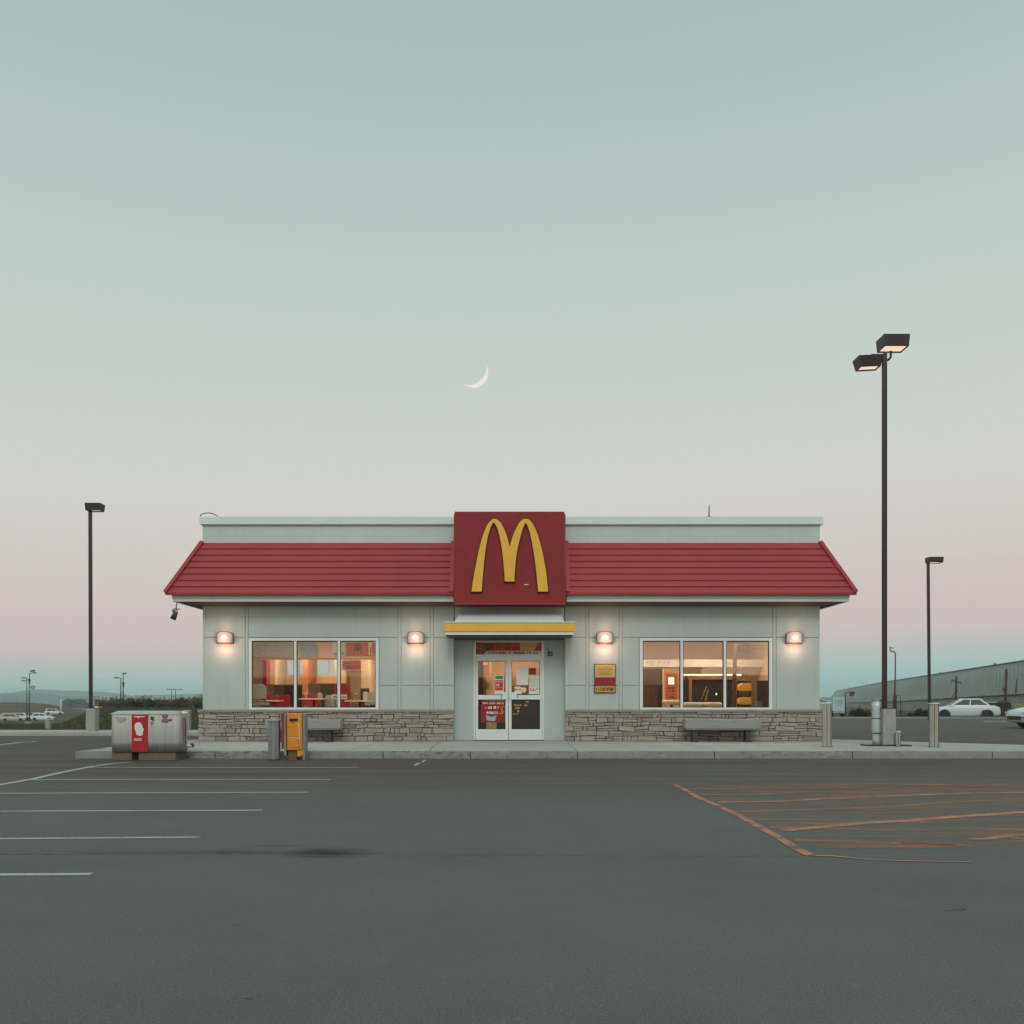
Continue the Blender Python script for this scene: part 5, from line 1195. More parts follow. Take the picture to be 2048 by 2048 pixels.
mb = MB(); mb.cyl(PX(670, 24.9), 24.93, PAV + 0.03, PZ(1398.5, 24.9), 0.012, 8); mb.cyl(PX(670, 24.9), 24.93, PAV + 0.004, PAV + 0.03, 0.14, 16); mb.build('stem', DARK, t)

for px, D, h, mt, nm, lab in ((519, 25.2, .16, REDLAM, 'drink_cup', 'red drink cup on the cream table in the lower corner by the grey chair'), (552, 25.25, .12, WHITEP, 'napkin_holder', 'white napkin holder on the cream table by the first mullion'),
        (612, 25.5, .15, ORANGE, 'drink_cup', 'orange drink cup on the table in the middle pane'), (640, 25.6, .12, GREYFAB, 'napkin_holder', 'grey napkin holder on the table in the middle pane'), (712, 24.95, .17, TAN, 'drink_cup', 'tan drink cup on the table beside the white table sign'), (731, 25.0, .2, GREYP, 'napkin_holder', 'tall grey holder on the table near the window frame')):
    zt_ = {519: PZ(1400.5, 25.3), 552: PZ(1400.5, 25.3)}.get(px, tb.location.z + (PZ(1400.5, 25.3) - PAV - 0.004) + (0.052 if px in (612, 640) else 0.0)); x = PX(px, D)
    t = thing(nm, lab, nm.replace('_', ' '), (x, D, zt_))
    mb = MB(); (mb.cyl(x, D, zt_, zt_ + h, .035, 14, .045) if nm == 'drink_cup' else mb.box(x - .06, x + .06, D - .05, D + .05, zt_, zt_ + h)); mb.build('body', mt, t, bevel=0 if nm == 'drink_cup' else .008)
    mb = MB(); (mb.cyl(x, D, zt_ + h, zt_ + h + .012, .048, 14) if nm == 'drink_cup' else mb.box(x - .045, x + .045, D - .03, D + .03, zt_ + h, zt_ + h + .025)); mb.build('lid' if nm == 'drink_cup' else 'napkins', WHITEP, t)
# inside the right dining room
t = thing('ordering_kiosk', 'orange red ordering kiosk with a white screen in the left pane of the right window', 'kiosk', (PX(1342, 26.3), 26.3, PAV + 0.004))
KM = M('orange_red_kiosk', S(196, 96, 62), 0.5, var=0.1)
mb = MB(); mb.box(PX(1327, 26.3), PX(1357, 26.3), 26.3, 26.5, PAV + 0.004, PZ(1337, 26.3)); mb.build('surround', M('pale_kiosk_surround', S(214, 176, 128), 0.6), t, bevel=0.01)
mb = MB(); mb.box(PX(1332, 26.3), PX(1354, 26.3), 26.27, 26.299, PZ(1404, 26.3), PZ(1347, 26.3)); k = mb.build('front', KM, t, bevel=0.008)
mb = MB(); mb.rect(1336.5, 1354.5, 1348.5, 1369, 26.258, 0.011); mb.build('screen', emis('lit_screen', (1.0, 0.9, 0.78), 0.9), k)
mb = MB()
for i in range(4): scribble(mb, PX(1337, 26.26), PX(1349, 26.26), PZ(1378 + 6 * i, 26.26), PZ(1374 + 6 * i, 26.26), 26.268, 4, 150 + i, 0.3)
mb.build('lettering', DARKBR, k)
t = board('wall_panel_board', 'dark grey patterned panel at the left edge of the right window', 'panel', 1281, 1338, 1324, 1368, 26.8, M('grey_brown_panel', S(120, 106, 96), 0.6, var=0.2, scale=6))
t = thing('cabinet', 'dark brown double cabinet below the grey panel in the right window', 'cabinet', (PX(1300, 26.7), 26.7, PAV + 0.004))
for a, b in ((1281, 1299.5), (1300.5, 1316)):
    mb = MB(); mb.box(PX(a, 26.7), PX(b, 26.7), 26.68, 26.699, PAV + 0.02, PZ(1369.5, 26.7)); mb.build('cabinet_door', M('red_brown_door', S(92, 54, 34), 0.5, var=0.15), t, bevel=0.006)
mb = MB(); mb.box(PX(1279, 26.7), PX(1325, 26.7), 26.7, 27.1, PAV + 0.004, PZ(1368.5, 26.7)); mb.build('carcass', DBROWN, t)
t = thing('service_counter', 'long slatted brown service counter with a lit strip along its canopy in the right window', 'counter', (PX(1420, 27.4), 27.4, PAV + 0.004))
mb = MB()
for i in range(7): mb.box(PX(1366, 27.4), PX(1470, 27.4), 27.4 + 0.02 * (i % 2), 27.5, PZ(1366 + 8 * i, 27.4), PZ(1359 + 8 * i, 27.4))
mb.box(PX(1366, 27.4), PX(1470, 27.4), 27.5, 27.7, PAV + 0.004, PZ(1357, 27.4)); mb.build('slatted_front', M('dark_slat_wood', S(66, 46, 32), 0.5, var=0.2, scale=2, world=True), t)
mb = MB(); mb.box(PX(1364, 27.3), PX(1484, 27.3), 27.3, 27.8, PZ(1359, 27.3), PZ(1352.5, 27.3)); mb.build('canopy', M('tan_canopy', S(178, 128, 84), 0.6, world=True), t, bevel=0.006)
mb = MB(); mb.box(PX(1366, 27.25), PX(1483, 27.25), 27.25, 27.295, PZ(1351, 27.25), PZ(1348.3, 27.25)); mb.build('light_strip', emis('lit_counter_strip', (1.0, 0.84, 0.66), 1.6), t)
mb = MB(); mb.box(PX(1371, 27.2), PX(1374.5, 27.2), 27.2, 27.24, PAV + 0.004, PZ(1352, 27.2)); mb.build('upright', DBROWN, t)
mb = MB(); mb.box(PX(1378, 27.2), PX(1384, 27.2), 27.2, 27.24, PAV + 0.004, PZ(1352, 27.2)); mb.build('upright', TAN, t)
t = thing('service_cabinet', 'black equipment box with a tiny light beside the slatted brown counter', 'equipment', (PX(1428, 26.6), 26.6, PAV + 0.004))
mb = MB(); mb.box(PX(1415, 26.6), PX(1446, 26.6), 26.6, 27.0, PAV + 0.004, PZ(1377, 26.6)); mb.build('housing', DBROWN, t, bevel=0.01)
mb = MB(); mb.rect(1431.5, 1386, 1434, 1390, 26.59, 0.009); mb.build('pilot_light', emis('lit_pilot_light', (1.0, 0.8, 0.4), 2.0), t)
t = thing('tilted_menu_board', 'tilted brown board leaning in the middle pane of the right window', 'board', (PX(1408, 25.2), 25.2, PZ(1404, 25.2)))
mb = MB(); Dq = 25.2
q = [(1401, 1402), (1410.5, 1404), (1418.5, 1377), (1412.5, 1372.5)]
mb.prism_y([(PX(u, Dq), PZ(w, Dq)) for u, w in q], Dq, Dq + 0.04); mb.build('panel', DBROWN, t)
mb = MB(); mb.prism_y([(PX(u, Dq), PZ(w, Dq)) for u, w in ((1409, 1401), (1412.5, 1402), (1417.5, 1378.5), (1414, 1379))], Dq - 0.012, Dq - 0.001); mb.build('face_sheet', TAN, t)
mb = MB(); mb.tube([(PX(1402, Dq), Dq - 0.01, PZ(1400, Dq)), (PX(1412.5, Dq), Dq - 0.01, PZ(1373.5, Dq))], 0.012, 8); mb.build('edge_strip', GREYFAB, t)
mb = MB(); mb.box(PX(1404, Dq), PX(1407, Dq), Dq + 0.05, Dq + 0.08, PAV + 0.004, PZ(1402, Dq)); mb.build('stand', DARK, t)
t = thing('timber_post', 'tall leaning dark brown post with a hook at its top in the right pane', 'post', (PX(1471, 25.6), 25.6, PAV + 0.004))
mb = MB(); Dq = 25.6
mb.hexa([(PX(1463.5, Dq), Dq, PAV + 0.004), (PX(1472, Dq), Dq, PAV + 0.004), (PX(1472, Dq), Dq + 0.11, PAV + 0.004), (PX(1463.5, Dq), Dq + 0.11, PAV + 0.004), (PX(1468.5, Dq), Dq, PZ(1288.5, Dq)), (PX(1474, Dq), Dq, PZ(1287, Dq)), (PX(1474, Dq), Dq + 0.11, PZ(1287, Dq)), (PX(1468.5, Dq), Dq + 0.11, PZ(1288.5, Dq))]); mb.build('shaft', M('dark_red_brown_timber', S(78, 42, 28), 0.6, var=0.2), t, bevel=0.008)
mb = MB(); mb.tube([(PX(1472, Dq), Dq + 0.03, PZ(1288, Dq)), (PX(1478, Dq), Dq + 0.03, PZ(1288.5, Dq)), (PX(1479, Dq), Dq + 0.03, PZ(1287, Dq))], 0.014, 8); mb.tube([(PX(1473, Dq), Dq + 0.02, PZ(1300, Dq)), (PX(1476, Dq), Dq + 0.02, PZ(1290, Dq))], 0.008, 6); mb.build('hook', DARKBR, t)
mb = MB(); Dq = 25.66
mb.tube([(PX(1473 + i * 4, Dq), Dq, PZ(1299 + 5 * math.sin(math.pi * min(1, i / 9)) - (0 if i < 9 else 1.2), Dq)) for i in range(17)], 0.005, 6); tag(mb.build('hanging_wire', DARK), 'thin drooping wire hung from the leaning brown post', 'wire')
def yellow_seat(label, py0, py1):
    D = 26.0; t = thing('moulded_seat', label, 'seat', (PX(1491, D), D, PZ(py1, D)), 'yellow moulded seats in the right window')
    x0, x1 = PX(1481, D), PX(1503, D); z0, z1 = PZ(py1, D), PZ(py0, D); r = 0.12
    poly = [(x0, z0), (x1, z0), (x1, z1)] + [(x0 + r * (1 - math.sin(a)), z1 - r * 0.9 * (1 - math.cos(a))) for a in [k * math.pi / 12 for k in range(7)]]
    mb = MB(); mb.prism_y(poly, D, D + 0.4); mb.build('shell', SEATYEL, t, bevel=0.02)
    mb = MB(); mb.box(x0 + 0.03, x1 - 0.02, D + 0.03, D + 0.36, z0 - 0.13, z0 - 0.002); mb.build('base', BROWN, t)
    return t
yellow_seat('upper yellow moulded seat in the right pane of the right window', 1366, 1381.5)
yellow_seat('lower yellow moulded seat in the right pane of the right window', 1394, 1409)
t = thing('slatted_screen', 'thin slatted brown screen beside the yellow seats', 'screen', (PX(1508, 25.9), 25.9, PAV + 0.004))
for i in range(5):
    mb = MB(); mb.box(PX(1503.5 + 2.3 * i, 25.9), PX(1504.6 + 2.3 * i, 25.9), 25.9, 25.94, PAV + 0.004, PZ(1361, 25.9)); mb.build('slat', TAN, t)
mb = MB(); mb.box(PX(1503, 25.9), PX(1516, 25.9), 25.945, 25.96, PZ(1395, 25.9), PZ(1393, 25.9)); mb.build('cross_rail', TAN, t)
t = thing('seating_alcove', 'dark brown high backed booth at the right edge of the right window', 'booth', (PX(1525, 26.4), 26.4, PAV + 0.004))
mb = MB(); mb.box(PX(1475, 26.55), PX(1552, 26.55), 26.55, 26.65, PAV + 0.004, PZ(1361, 26.55)); mb.build('backrest', DBROWN, t, bevel=0.02)
mb = MB(); mb.box(PX(1518, 26.1), PX(1552, 26.1), 26.1, 26.54, PAV + 0.004, 0.62); mb.build('seat', DBROWN, t, bevel=0.02)
for i, (px, w, lab) in enumerate(((1382, 0.5, 'left pale round table top low in the middle pane of the right window'), (1400, 0.52, 'middle pale round table top low in the middle pane of the right window'), (1424, 0.42, 'cream round table top low in the middle pane of the right window'), (1343, 0.42, 'yellowish round table top below the ordering kiosk'))):
    D = 25.0 + 0.3 * (i % 2); t = thing('round_table', lab, 'table', (PX(px, D), D, PAV + 0.004), 'round tables in the right dining room'); x = PX(px, D)
    zt = PZ(1404.5 if i != 3 else 1400, D)
    mb = MB(); mb.lathe(x, D, [(w * 0.6, zt - 0.13), (w * 0.64, zt - 0.06), (w * 0.6, zt - 0.015), (w * 0.5, zt), (0.01, zt + 0.004)], 28); mb.build('table_top', M('pale_table_top', S(200, 196, 184) if i < 2 else S(220, 192, 146), 0.45), t)
    mb = MB(); mb.cyl(x, D, PAV + 0.03, zt - 0.131, 0.035, 12); mb.cyl(x, D, PAV + 0.004, PAV + 0.03, 0.2, 20); mb.build('pedestal', DARK, t)
# vestibule behind the doors
t = thing('display_stand', 'pale display stand seen through the left door', 'display stand', (Xd(978), 26.2, PAV + 0.004))
mb = MB(); mb.box(PX(972, 26.2), PX(993, 26.2), 26.2, 26.5, PAV + 0.004, PZ(1352, 26.2)); mb.build('carcass', M('pale_stand', S(196, 178, 134), 0.6), t, bevel=0.01)
mb = MB(); mb.box(PX(973, 26.2), PX(984, 26.2), 26.17, 26.199, PZ(1376, 26.2), PZ(1365, 26.2)); mb.build('shelf_panel', M('olive_panel', S(128, 116, 78), 0.6), t)
t = thing('inner_door_post', 'pale yellow inner door post seen through the left door', 'post', (Xd(982), 25.6, PAV + 0.004))
mb = MB(); mb.box(PX(979, 25.6), PX(982.5, 25.6), 25.6, 25.7, PAV + 0.004, 3.098); mb.build('shaft', M('pale_yellow_post', S(214, 186, 116), 0.6), t)
mb = MB(); mb.box(PX(966, 25.55), PX(975, 25.55), 25.55, 25.59, PZ(1329, 25.55), PZ(1325.5, 25.55)); tag(mb.build('exit_light', emis('lit_red_sign', (1.0, 0.12, 0.08), 1.2)), 'small glowing red light strip inside above the left door', 'exit light')
mb = MB(); mb.box(PX(958, 25.9), PX(967, 25.9), 25.9, 26.0, PAV + 0.004, 3.098); tag(mb.build('dark_curtain_post', DARKBR), 'dark brown column inside at the left edge of the left door', 'column')

# lit ceiling panels of the restaurant
def make_ceiling_light():
    t = thing('ceiling_light', 'x', 'ceiling light', (0, 0, 0), 'lit ceiling panels inside the restaurant')
    mb = MB(); mb.box(-0.62, 0.62, -0.32, 0.32, -0.03, -0.001); mb.build('housing', FRAMEW, t, local=True)
    mb = MB(); mb.box(-0.58, 0.58, -0.28, 0.28, -0.042, -0.031); mb.build('diffuser', CEILIT, t, local=True)
    return t
CEILIT = emis('lit_ceiling_panel', (1.0, 0.85, 0.68), 22.0)
cl = make_ceiling_light()
spots = [(-6.3, 25.0), (-3.6, 25.0), (-6.3, 28.6), (-3.6, 28.6), (3.2, 25.2), (6.0, 25.2), (3.2, 26.9), (6.0, 26.9), (0.0, 25.3)]
for i, (x, y) in enumerate(spots):
    o = cl if i == 0 else dup(cl, (x, y, 3.098))
    o.location = (x, y, 3.098); o['label'] = 'flat lit panel set in the white ceiling inside the restaurant'

# ------------------------------------------------------------------ cars
def make_car(paint, L=4.55, W=1.78, H=1.43, estate=False, label='x', detail=True):
    t = thing('parked_car', label, 'car', (0, 0, 0))
    h = L / 2
    stn = [(-h, .40, .62, .70), (-h + .06, .30, .86, .80), (-h + .35, .24, .97, .86), (-h + .95, .22, 1.0, .89), (-.5, .2, .98, .89), (.6, .2, .96, .89), (h - 1.25, .2, .93, .88), (h - .5, .22, .84, .84), (h - .12, .26, .74, .76), (h, .34, .6, .66)]
    mb = MB(); vs = []; n = 9
    for x, zb, zt, hw in stn:
        k = W / 1.78
        hw *= k
        vs += [(x, -hw * .93, zb), (x, -hw, zb + .16), (x, -hw, zt - .16), (x, -hw * .95, zt - .04), (x, -hw * .7, zt), (x, hw * .7, zt), (x, hw * .95, zt - .04), (x, hw, zt - .16), (x, hw, zb + .16), (x, hw * .93, zb)]
    n = 10
    f = []
    for i in range(len(stn) - 1):
        for j in range(n): f.append((i * n + j, i * n + (j + 1) % n, (i + 1) * n + (j + 1) % n, (i + 1) * n + j))
    f += [tuple(range(n)), tuple(range((len(stn) - 1) * n, len(stn) * n))]
    mb.add(vs, f, True)
    # greenhouse
    b0, b1 = (-h + .62, h - 1.2); r0, r1 = ((-h + .5) if estate else -h + 1.25), h - 2.0
    if estate: b0 = -h + .2
    bw, rw = .82 * W / 1.78, .62 * W / 1.78
    def gp_(u, s, v):                                   # u along 0..1, s side -1..1, v height 0..1
        x = (b0 + (b1 - b0) * u) * (1 - v) + (r0 + (r1 - r0) * u) * v
        return Vector((x, s * (bw + (rw - bw) * v), .93 + (H - .93) * (v ** 0.85)))
    vs = []; f = []; nu_, nv_ = 8, 5
    ring = [(u / nu_, -1) for u in range(nu_ + 1)] + [(u / nu_, 1) for u in range(nu_, -1, -1)]
    for j in range(nv_ + 1):
        for u, s in ring: vs.append(gp_(u, s, j / nv_))
    rn = len(ring)
    for j in range(nv_):
        for i in range(rn): f.append((j * rn + i, j * rn + (i + 1) % rn, (j + 1) * rn + (i + 1) % rn, (j + 1) * rn + i))
    for i in range(nu_): f.append((nv_ * rn + i, nv_ * rn + i + 1, nv_ * rn + rn - 2 - i, nv_ * rn + rn - 1 - i))
    mb.add(vs, f, True)
    mb.build('body', paint, t, local=True)
    def win(us, v0, v1, s):
        mb = MB(); o = Vector((0, s * 0.012, 0.004))
        (u0, u1, u2, u3) = us
        mb.add([gp_(u0, s, v0) + o, gp_(u1, s, v0) + o, gp_(u2, s, v1) + o, gp_(u3, s, v1) + o], [(0, 1, 2, 3)])
        mb.build('window', CARGLASS, t, local=True, fix=False)
    for s in (-1, 1):
        win((.06, .50, .50, .12), .12, .84, s); win((.53, .93, .84, .53), .12, .84, s)
    for u, sg in ((0, -1), (1, 1)):
        mb = MB(); o = Vector((sg * 0.015, 0, 0.008)); mb.add([gp_(u, -.86, .1) + o, gp_(u, .86, .1) + o, gp_(u, .8, .88) + o, gp_(u, -.8, .88) + o], [(0, 1, 2, 3)]); mb.build('windscreen' if u else 'rear_window', CARGLASS, t, local=True, fix=False)
    for x in (-h + .85, h - .88):
        for s in (-1, 1):
            yy = s * (W / 2 - .13)
            mb = MB(); mb.tube([(x, yy - .1, .32), (x, yy + .1, .32)], .32, 22); wl = mb.build('wheel', BLACK, t, local=True)
            mb = MB(); mb.tube([(x, yy + s * .101, .32), (x, yy + s * .112, .32)], [.2, .17], 16); r_ = mb.build('rim', STEEL, wl, local=True)
            mb = MB(); yo = s * (W / 2 + .002); mb.tube([(x, yo - .004, .34), (x, yo + .004, .34)], .37, 20); mb.v = [Vector((p.x, p.y, max(p.z, .2))) for p in mb.v]; mb.build('wheel_arch', BLACK, t, local=True)
    for s in (-1, 1):
        mb = MB(); mb.box(h - .13, h - .02, s * .62 - .14, s * .62 + .14, .58, .68); mb.build('headlight', STEEL, t, bevel=0.02, local=True)
        mb = MB(); mb.box(-h - .005, -h + .1, s * .64 - .13, s * .64 + .13, .70, .84); mb.build('tail_light', TAIL, t, bevel=0.02, local=True)
    mb = MB(); mb.box(h - .08, h + .015, -.5, .5, .36, .52); mb.build('grille', DARKBR, t, bevel=0.02, local=True)
    return t
def park(o, x, y, rz, label, scale=None):
    zs = [terrain(x + dx, y + dy) for dx in (-1, 0, 1) for dy in (-1, 0, 1)]
    z = max(zs) if y > 33 else 0.0
    if x > 8 and y < 55.4: z = 0.0
    if 180 < y < 208 and x < 0: z = -3.62
    o.location = (x, y, z - 0.01); o.rotation_euler = (0, 0, rz); o['label'] = label
    if scale: o.scale = scale
    return o
white = make_car(WHITECAR, 4.4, 1.78, 1.45)
park(white, PX(1927, 64), 64.0, math.radians(163), 'white car parked on the grass behind the wide capped bollard')
c = make_car(SILVERCAR, 4.6, 1.8, 1.44); park(c, PX(1986, 78), 78, math.radians(-118), 'pale grey car partly hidden behind the white car on the right')
c = make_car(WHITECAR, 4.6, 1.8, 1.44); park(c, PX(2031, 37.5) + 2.3, 37.6, math.radians(180), 'white car nosing into view at the right picture edge')
DL = 194
small = make_car(WHITECAR, 4.5, 1.8, 1.6, True); park(small, PX(86, DL), DL, math.radians(12), 'white estate car beside the twin lamps on the valley road')
def cc(src, px, D, rz, label, paint=None):
    o = dup(src, (0, 0, 0)); park(o, PX(px, D), D, math.radians(rz), label)
    if paint:
        for ch in o.children:
            if ch.name.startswith('body'): ch.data = ch.data.copy(); ch.data.materials[0] = paint
    return o
cc(small, 9, DL + 2, 200, 'pale blue grey car cut by the left picture edge on the valley road', SILVERCAR)
cc(small, 27, DL - 6, 20, 'beige car with brown load on the valley road left of the white estate car', BEIGECAR)
cc(small, 47, DL + 4, 8, 'second white car left of the white estate car on the valley road')
cc(small, 108, 240, 30, 'small white car higher on the grass slope at the far left')
cc(small, 66, DL + 9, 175, 'silver car close behind the white estate car on the valley road', SILVERCAR)
for i, o in enumerate([o_ for o_ in COL.objects if o_.name.startswith('parked_car')]): o['group'] = 'cars parked around the lot'

# ------------------------------------------------------------------ street lamps of the background
def street_lamp(label, px, D, py_top, arms, py_base=None, w=0.06, extra=None, group='thin street lamps in the background'):
    x = PX(px, D); z0 = terrain(x, D) - 0.05; z1 = PZ(py_top, D)
    t = thing('street_lamp', label, 'street lamp', (x, D, z0), group)
    mb = MB(); mb.tube([(x, D, z0), (x, D, z0 + (z1 - z0) * 0.5), (x, D, z1)], [w * 1.25, w, w * 0.7], 10); mb.build('pole', DARK, t)
    for (ax, ay, hz) in arms:
        xa_ = PX(ax, D); za_ = PZ(ay, D)
        mb = MB(); mb.tube([(x, D, PZ(hz, D)), (x + (xa_ - x) * 0.5, D, (PZ(hz, D) + za_) / 2 + 0.06), (xa_, D, za_)], w * 0.5, 8); mb.build('arm', DARK, t)
        s = 1 if xa_ > x else -1
        mb = MB(); mb.box(xa_ - s * 0.1, xa_ + s * 0.35, D - 0.12, D + 0.12, za_ - 0.07, za_ + 0.05); mb.build('lamp_head', DARK, t, bevel=0.03)
    return t
street_lamp('left one of the twin street lamps by the valley road', 53.6, 118, 1356, [(49, 1355.5, 1356), (49, 1361.5, 1362)])
t = street_lamp('street lamp with small camera boxes on top by the valley road', 58.8, 116, 1347, [(67, 1345.5, 1348)])
D = 116; mb = MB(); mb.box(PX(60.5, D), PX(63, D), D - 0.1, D + 0.1, PZ(1343.5, D), PZ(1341, D)); mb.box(PX(65, D), PX(69, D), D - 0.1, D + 0.1, PZ(1343.3, D), PZ(1340, D)); mb.tube([(PX(62, D), D, PZ(1347, D)), (PX(62, D), D, PZ(1343, D))], 0.03, 6); mb.tube([(PX(67, D), D, PZ(1345.5, D)), (PX(67, D), D, PZ(1343, D))], 0.03, 6); mb.build('camera_box', DARK, t)
mb = MB(); mb.box(PX(58, D) - 0.06, PX(59.6, D) + 0.04, D - 0.12, D + 0.12, PZ(1363, D), PZ(1358, D)); mb.box(PX(58, D) - 0.04, PX(59.6, D) + 0.02, D - 0.1, D + 0.1, PZ(1367, D), PZ(1364.5, D)); mb.build('control_box', DARK, t)
rs = thing('ring_sign', 'pale round sign with a dark red ring hung beside the twin street lamps', 'sign', (PX(66, D), D, PZ(1379, D)))
cx_, cz_ = PX(66.3, D), PZ(1375.2, D); rr = 3.6 * D / F
mb = MB(); mb.tube([(cx_ + rr * math.cos(k * math.pi / 12), D - 0.05, cz_ + rr * math.sin(k * math.pi / 12)) for k in range(25)], 0.035, 6, False); mb.build('ring', M('dull_red_ring', S(110, 66, 66), 0.6), rs)
mb = MB(); mb.tube([(cx_, D - 0.02, cz_), (cx_, D - 0.01, cz_)], rr * 0.95, 24); mb.build('disc', M('pale_disc', S(178, 184, 180), 0.6), rs)
mb = MB(); mb.tube([(PX(58.8, D), D, cz_), (cx_ - rr, D - 0.03, cz_)], 0.025, 6); mb.build('bracket', DARK, rs)
mb = MB(); x = PX(57, 114); z0 = terrain(x, 114); mb.box(x - 0.3, x + 0.3, 113.7, 114.3, z0 - 0.1, z0 + 0.45); tag(mb.build('concrete_block', CONC, bevel=0.04), 'pale concrete block at the foot of the twin street lamps', 'concrete block')
street_lamp('left one of the two lamps behind the shrubs, with one arm to the left', 241.5, 104, 1356, [(235, 1355.5, 1357)])
t = street_lamp('right one of the two lamps behind the shrubs, with round boxes up its pole', 246.3, 103, 1348, [(246.8, 1346.5, 1349)])
D = 103; mb = MB(); mb.blob((PX(246.5, D), D, PZ(1367, D)), (0.13, 0.13, 0.2), 2, 10, 7); mb.blob((PX(246.5, D), D, PZ(1372, D)), (0.1, 0.1, 0.14), 2, 10, 7); mb.build('signal_box', DARK, t)
street_lamp('pale thin lamp with a short arm close to the left end wall of the restaurant', 343, 150, 1379, [(338, 1379, 1379.5), (346, 1379, 1379.5)])
street_lamp('dark thin lamp with a long arm nearest the left end wall of the restaurant', 351, 148, 1379.5, [(360, 1379, 1380)])
street_lamp('small far lamp with two arms right behind the left lamp post', 190, 165, 1393, [(187.5, 1392.5, 1393.5), (195, 1393.5, 1393.5)], w=0.05)
# curved lamp on the right
t = thing('street_lamp', 'curved swan neck street lamp just right of the tall lamp post', 'street lamp', (PX(1790, 70), 70, terrain(PX(1790, 70), 70)), 'thin street lamps in the background')
D = 70; zb = terrain(PX(1790, D), D) - 0.05
mb = MB(); mb.tube([(PX(1789, D), D, zb), (PX(1789.5, D), D, PZ(1392, D)), (PX(1790.5, D), D, PZ(1350, D)), (PX(1790.8, D), D, PZ(1308, D)), (PX(1789.5, D), D, PZ(1304.5, D)), (PX(1786, D), D, PZ(1303.2, D)), (PX(1782, D), D, PZ(1302.5, D)), (PX(1780.5, D), D, PZ(1301, D)), (PX(1780.3, D), D, PZ(1296, D))], [.1, .075, .05, .045, .045, .045, .04, .04, .035], 10); mb.build('pole', M('dull_brown_steel', S(84, 72, 64), 0.6), t)
mb = MB(); mb.box(PX(1779.3, D), PX(1781.3, D), D - .06, D + .06, PZ(1296, D), PZ(1294.5, D)); mb.box(PX(1784, D), PX(1787, D), D - .06, D + .06, PZ(1296.6, D), PZ(1295, D)); mb.tube([(PX(1780.3, D), D, PZ(1296, D)), (PX(1785, D), D, PZ(1296, D))], 0.02, 6); mb.build('lamp_head', DARK, t)
mb = MB(); mb.tube([(PX(1789, D), D - .02, zb), (PX(1789.2, D), D - .02, PZ(1400, D)), (PX(1789.6, D), D - .02, PZ(1386, D))], [.17, .13, .09], 10); mb.build('thick_base', M('red_brown_base', S(74, 44, 38), 0.7), t)
mb = MB(); mb.tube([(PX(1791, D), D, PZ(1403, D)), (PX(1795, D), D, PZ(1390.5, D)), (PX(1800, D), D, PZ(1391, D)), (PX(1801.5, D), D, PZ(1401, D)), (PX(1801.5, D), D, zb)], 0.03, 8); mb.build('cable_loop', DARK, t)
# utility poles
def utility_pole(label, px, D, py_top, arm):
    x = PX(px, D); z0 = terrain(x, D) - 0.1
    t = thing('utility_pole', label, 'utility pole', (x, D, z0), 'brown utility poles in front of the warehouse')
    mb = MB(); mb.tube([(x - 0.05, D, z0), (x, D, PZ(py_top, D))], [0.13, 0.09], 10); mb.build('pole', WOOD, t)
    if arm:
        mb = MB(); mb.tube([(PX(px - 10, D), D - .1, PZ(py_top + 7, D)), (x, D - .1, PZ(py_top + 10, D)), (PX(px + 9, D), D - .1, PZ(py_top + 13, D))], 0.06, 6); mb.build('crossarm', WOOD, t)
        mb = MB(); mb.tube([(PX(px - 10, D), D - .1, PZ(py_top + 7, D)), (PX(px - 11.5, D), D - .1, PZ(py_top + 10, D)), (PX(px - 11, D), D - .1, PZ(py_top + 14, D))], 0.03, 6); mb.tube([(PX(px - 9, D), D, PZ(py_top + 42, D)), (PX(px - 1, D), D, PZ(py_top + 28, D))], 0.03, 6); mb.build('stay', DARK, t)
        mb = MB(); mb.box(x - .16, x - .02, D - .2, D - .08, PZ(py_top + 26, D), PZ(py_top + 22, D)); mb.build('transformer', DARK, t, bevel=0.03)
    else:
        mb = MB(); mb.tube([(x, D, PZ(py_top, D)), (PX(px + 2.2, D), D, PZ(py_top + 1, D)), (PX(px + 3, D), D, PZ(py_top + 10, D)), (PX(px + 2, D), D, PZ(py_top + 26, D))], 0.025, 6); mb.tube([(PX(px - 6, D), D, PZ(py_top + 37, D)), (PX(px - 4, D), D, PZ(py_top + 44, D)), (PX(px - 1, D), D, PZ(py_top + 48, D))], 0.05, 6); mb.build('stay', DARK, t)
    return t
utility_pole('brown utility pole with a drooping crossarm above the white car', 1912.5, 84, 1353, True)
utility_pole('thin brown utility pole with a looped wire, standing over the dark waste skip', 2012, 76, 1338, False)
t = thing('waste_skip', 'nearly black brown waste skip at the foot of the thin utility pole', 'waste skip', (PX(2014, 73), 73, terrain(PX(2014, 73), 73)))
D = 73; zb = terrain(PX(2014, D), D) - 0.03
mb = MB(); mb.frustum((PX(2004.5, D), PX(2023, D), D, D + .9), zb, (PX(2003, D), PX(2022, D), D, D + .9), PZ(1406, D)); mb.build('body', M('dark_brown_skip', S(52, 36, 32), 0.7), t, bevel=0.04)
mb = MB(); mb.frustum((PX(2002.5, D), PX(2022.5, D), D - .02, D + .92), PZ(1406, D), (PX(2009, D), PX(2017, D), D + .3, D + .6), PZ(1401, D)); mb.build('lid', M('dark_brown_lid', S(60, 42, 36), 0.7), t, bevel=0.03)
t = thing('market_board', 'green and yellow sign board above a pale crate at the right edge', 'sign board', (PX(2034, 70), 70, terrain(PX(2034, 70), 70)))
D = 70; zb = terrain(PX(2034, D), D) - 0.03
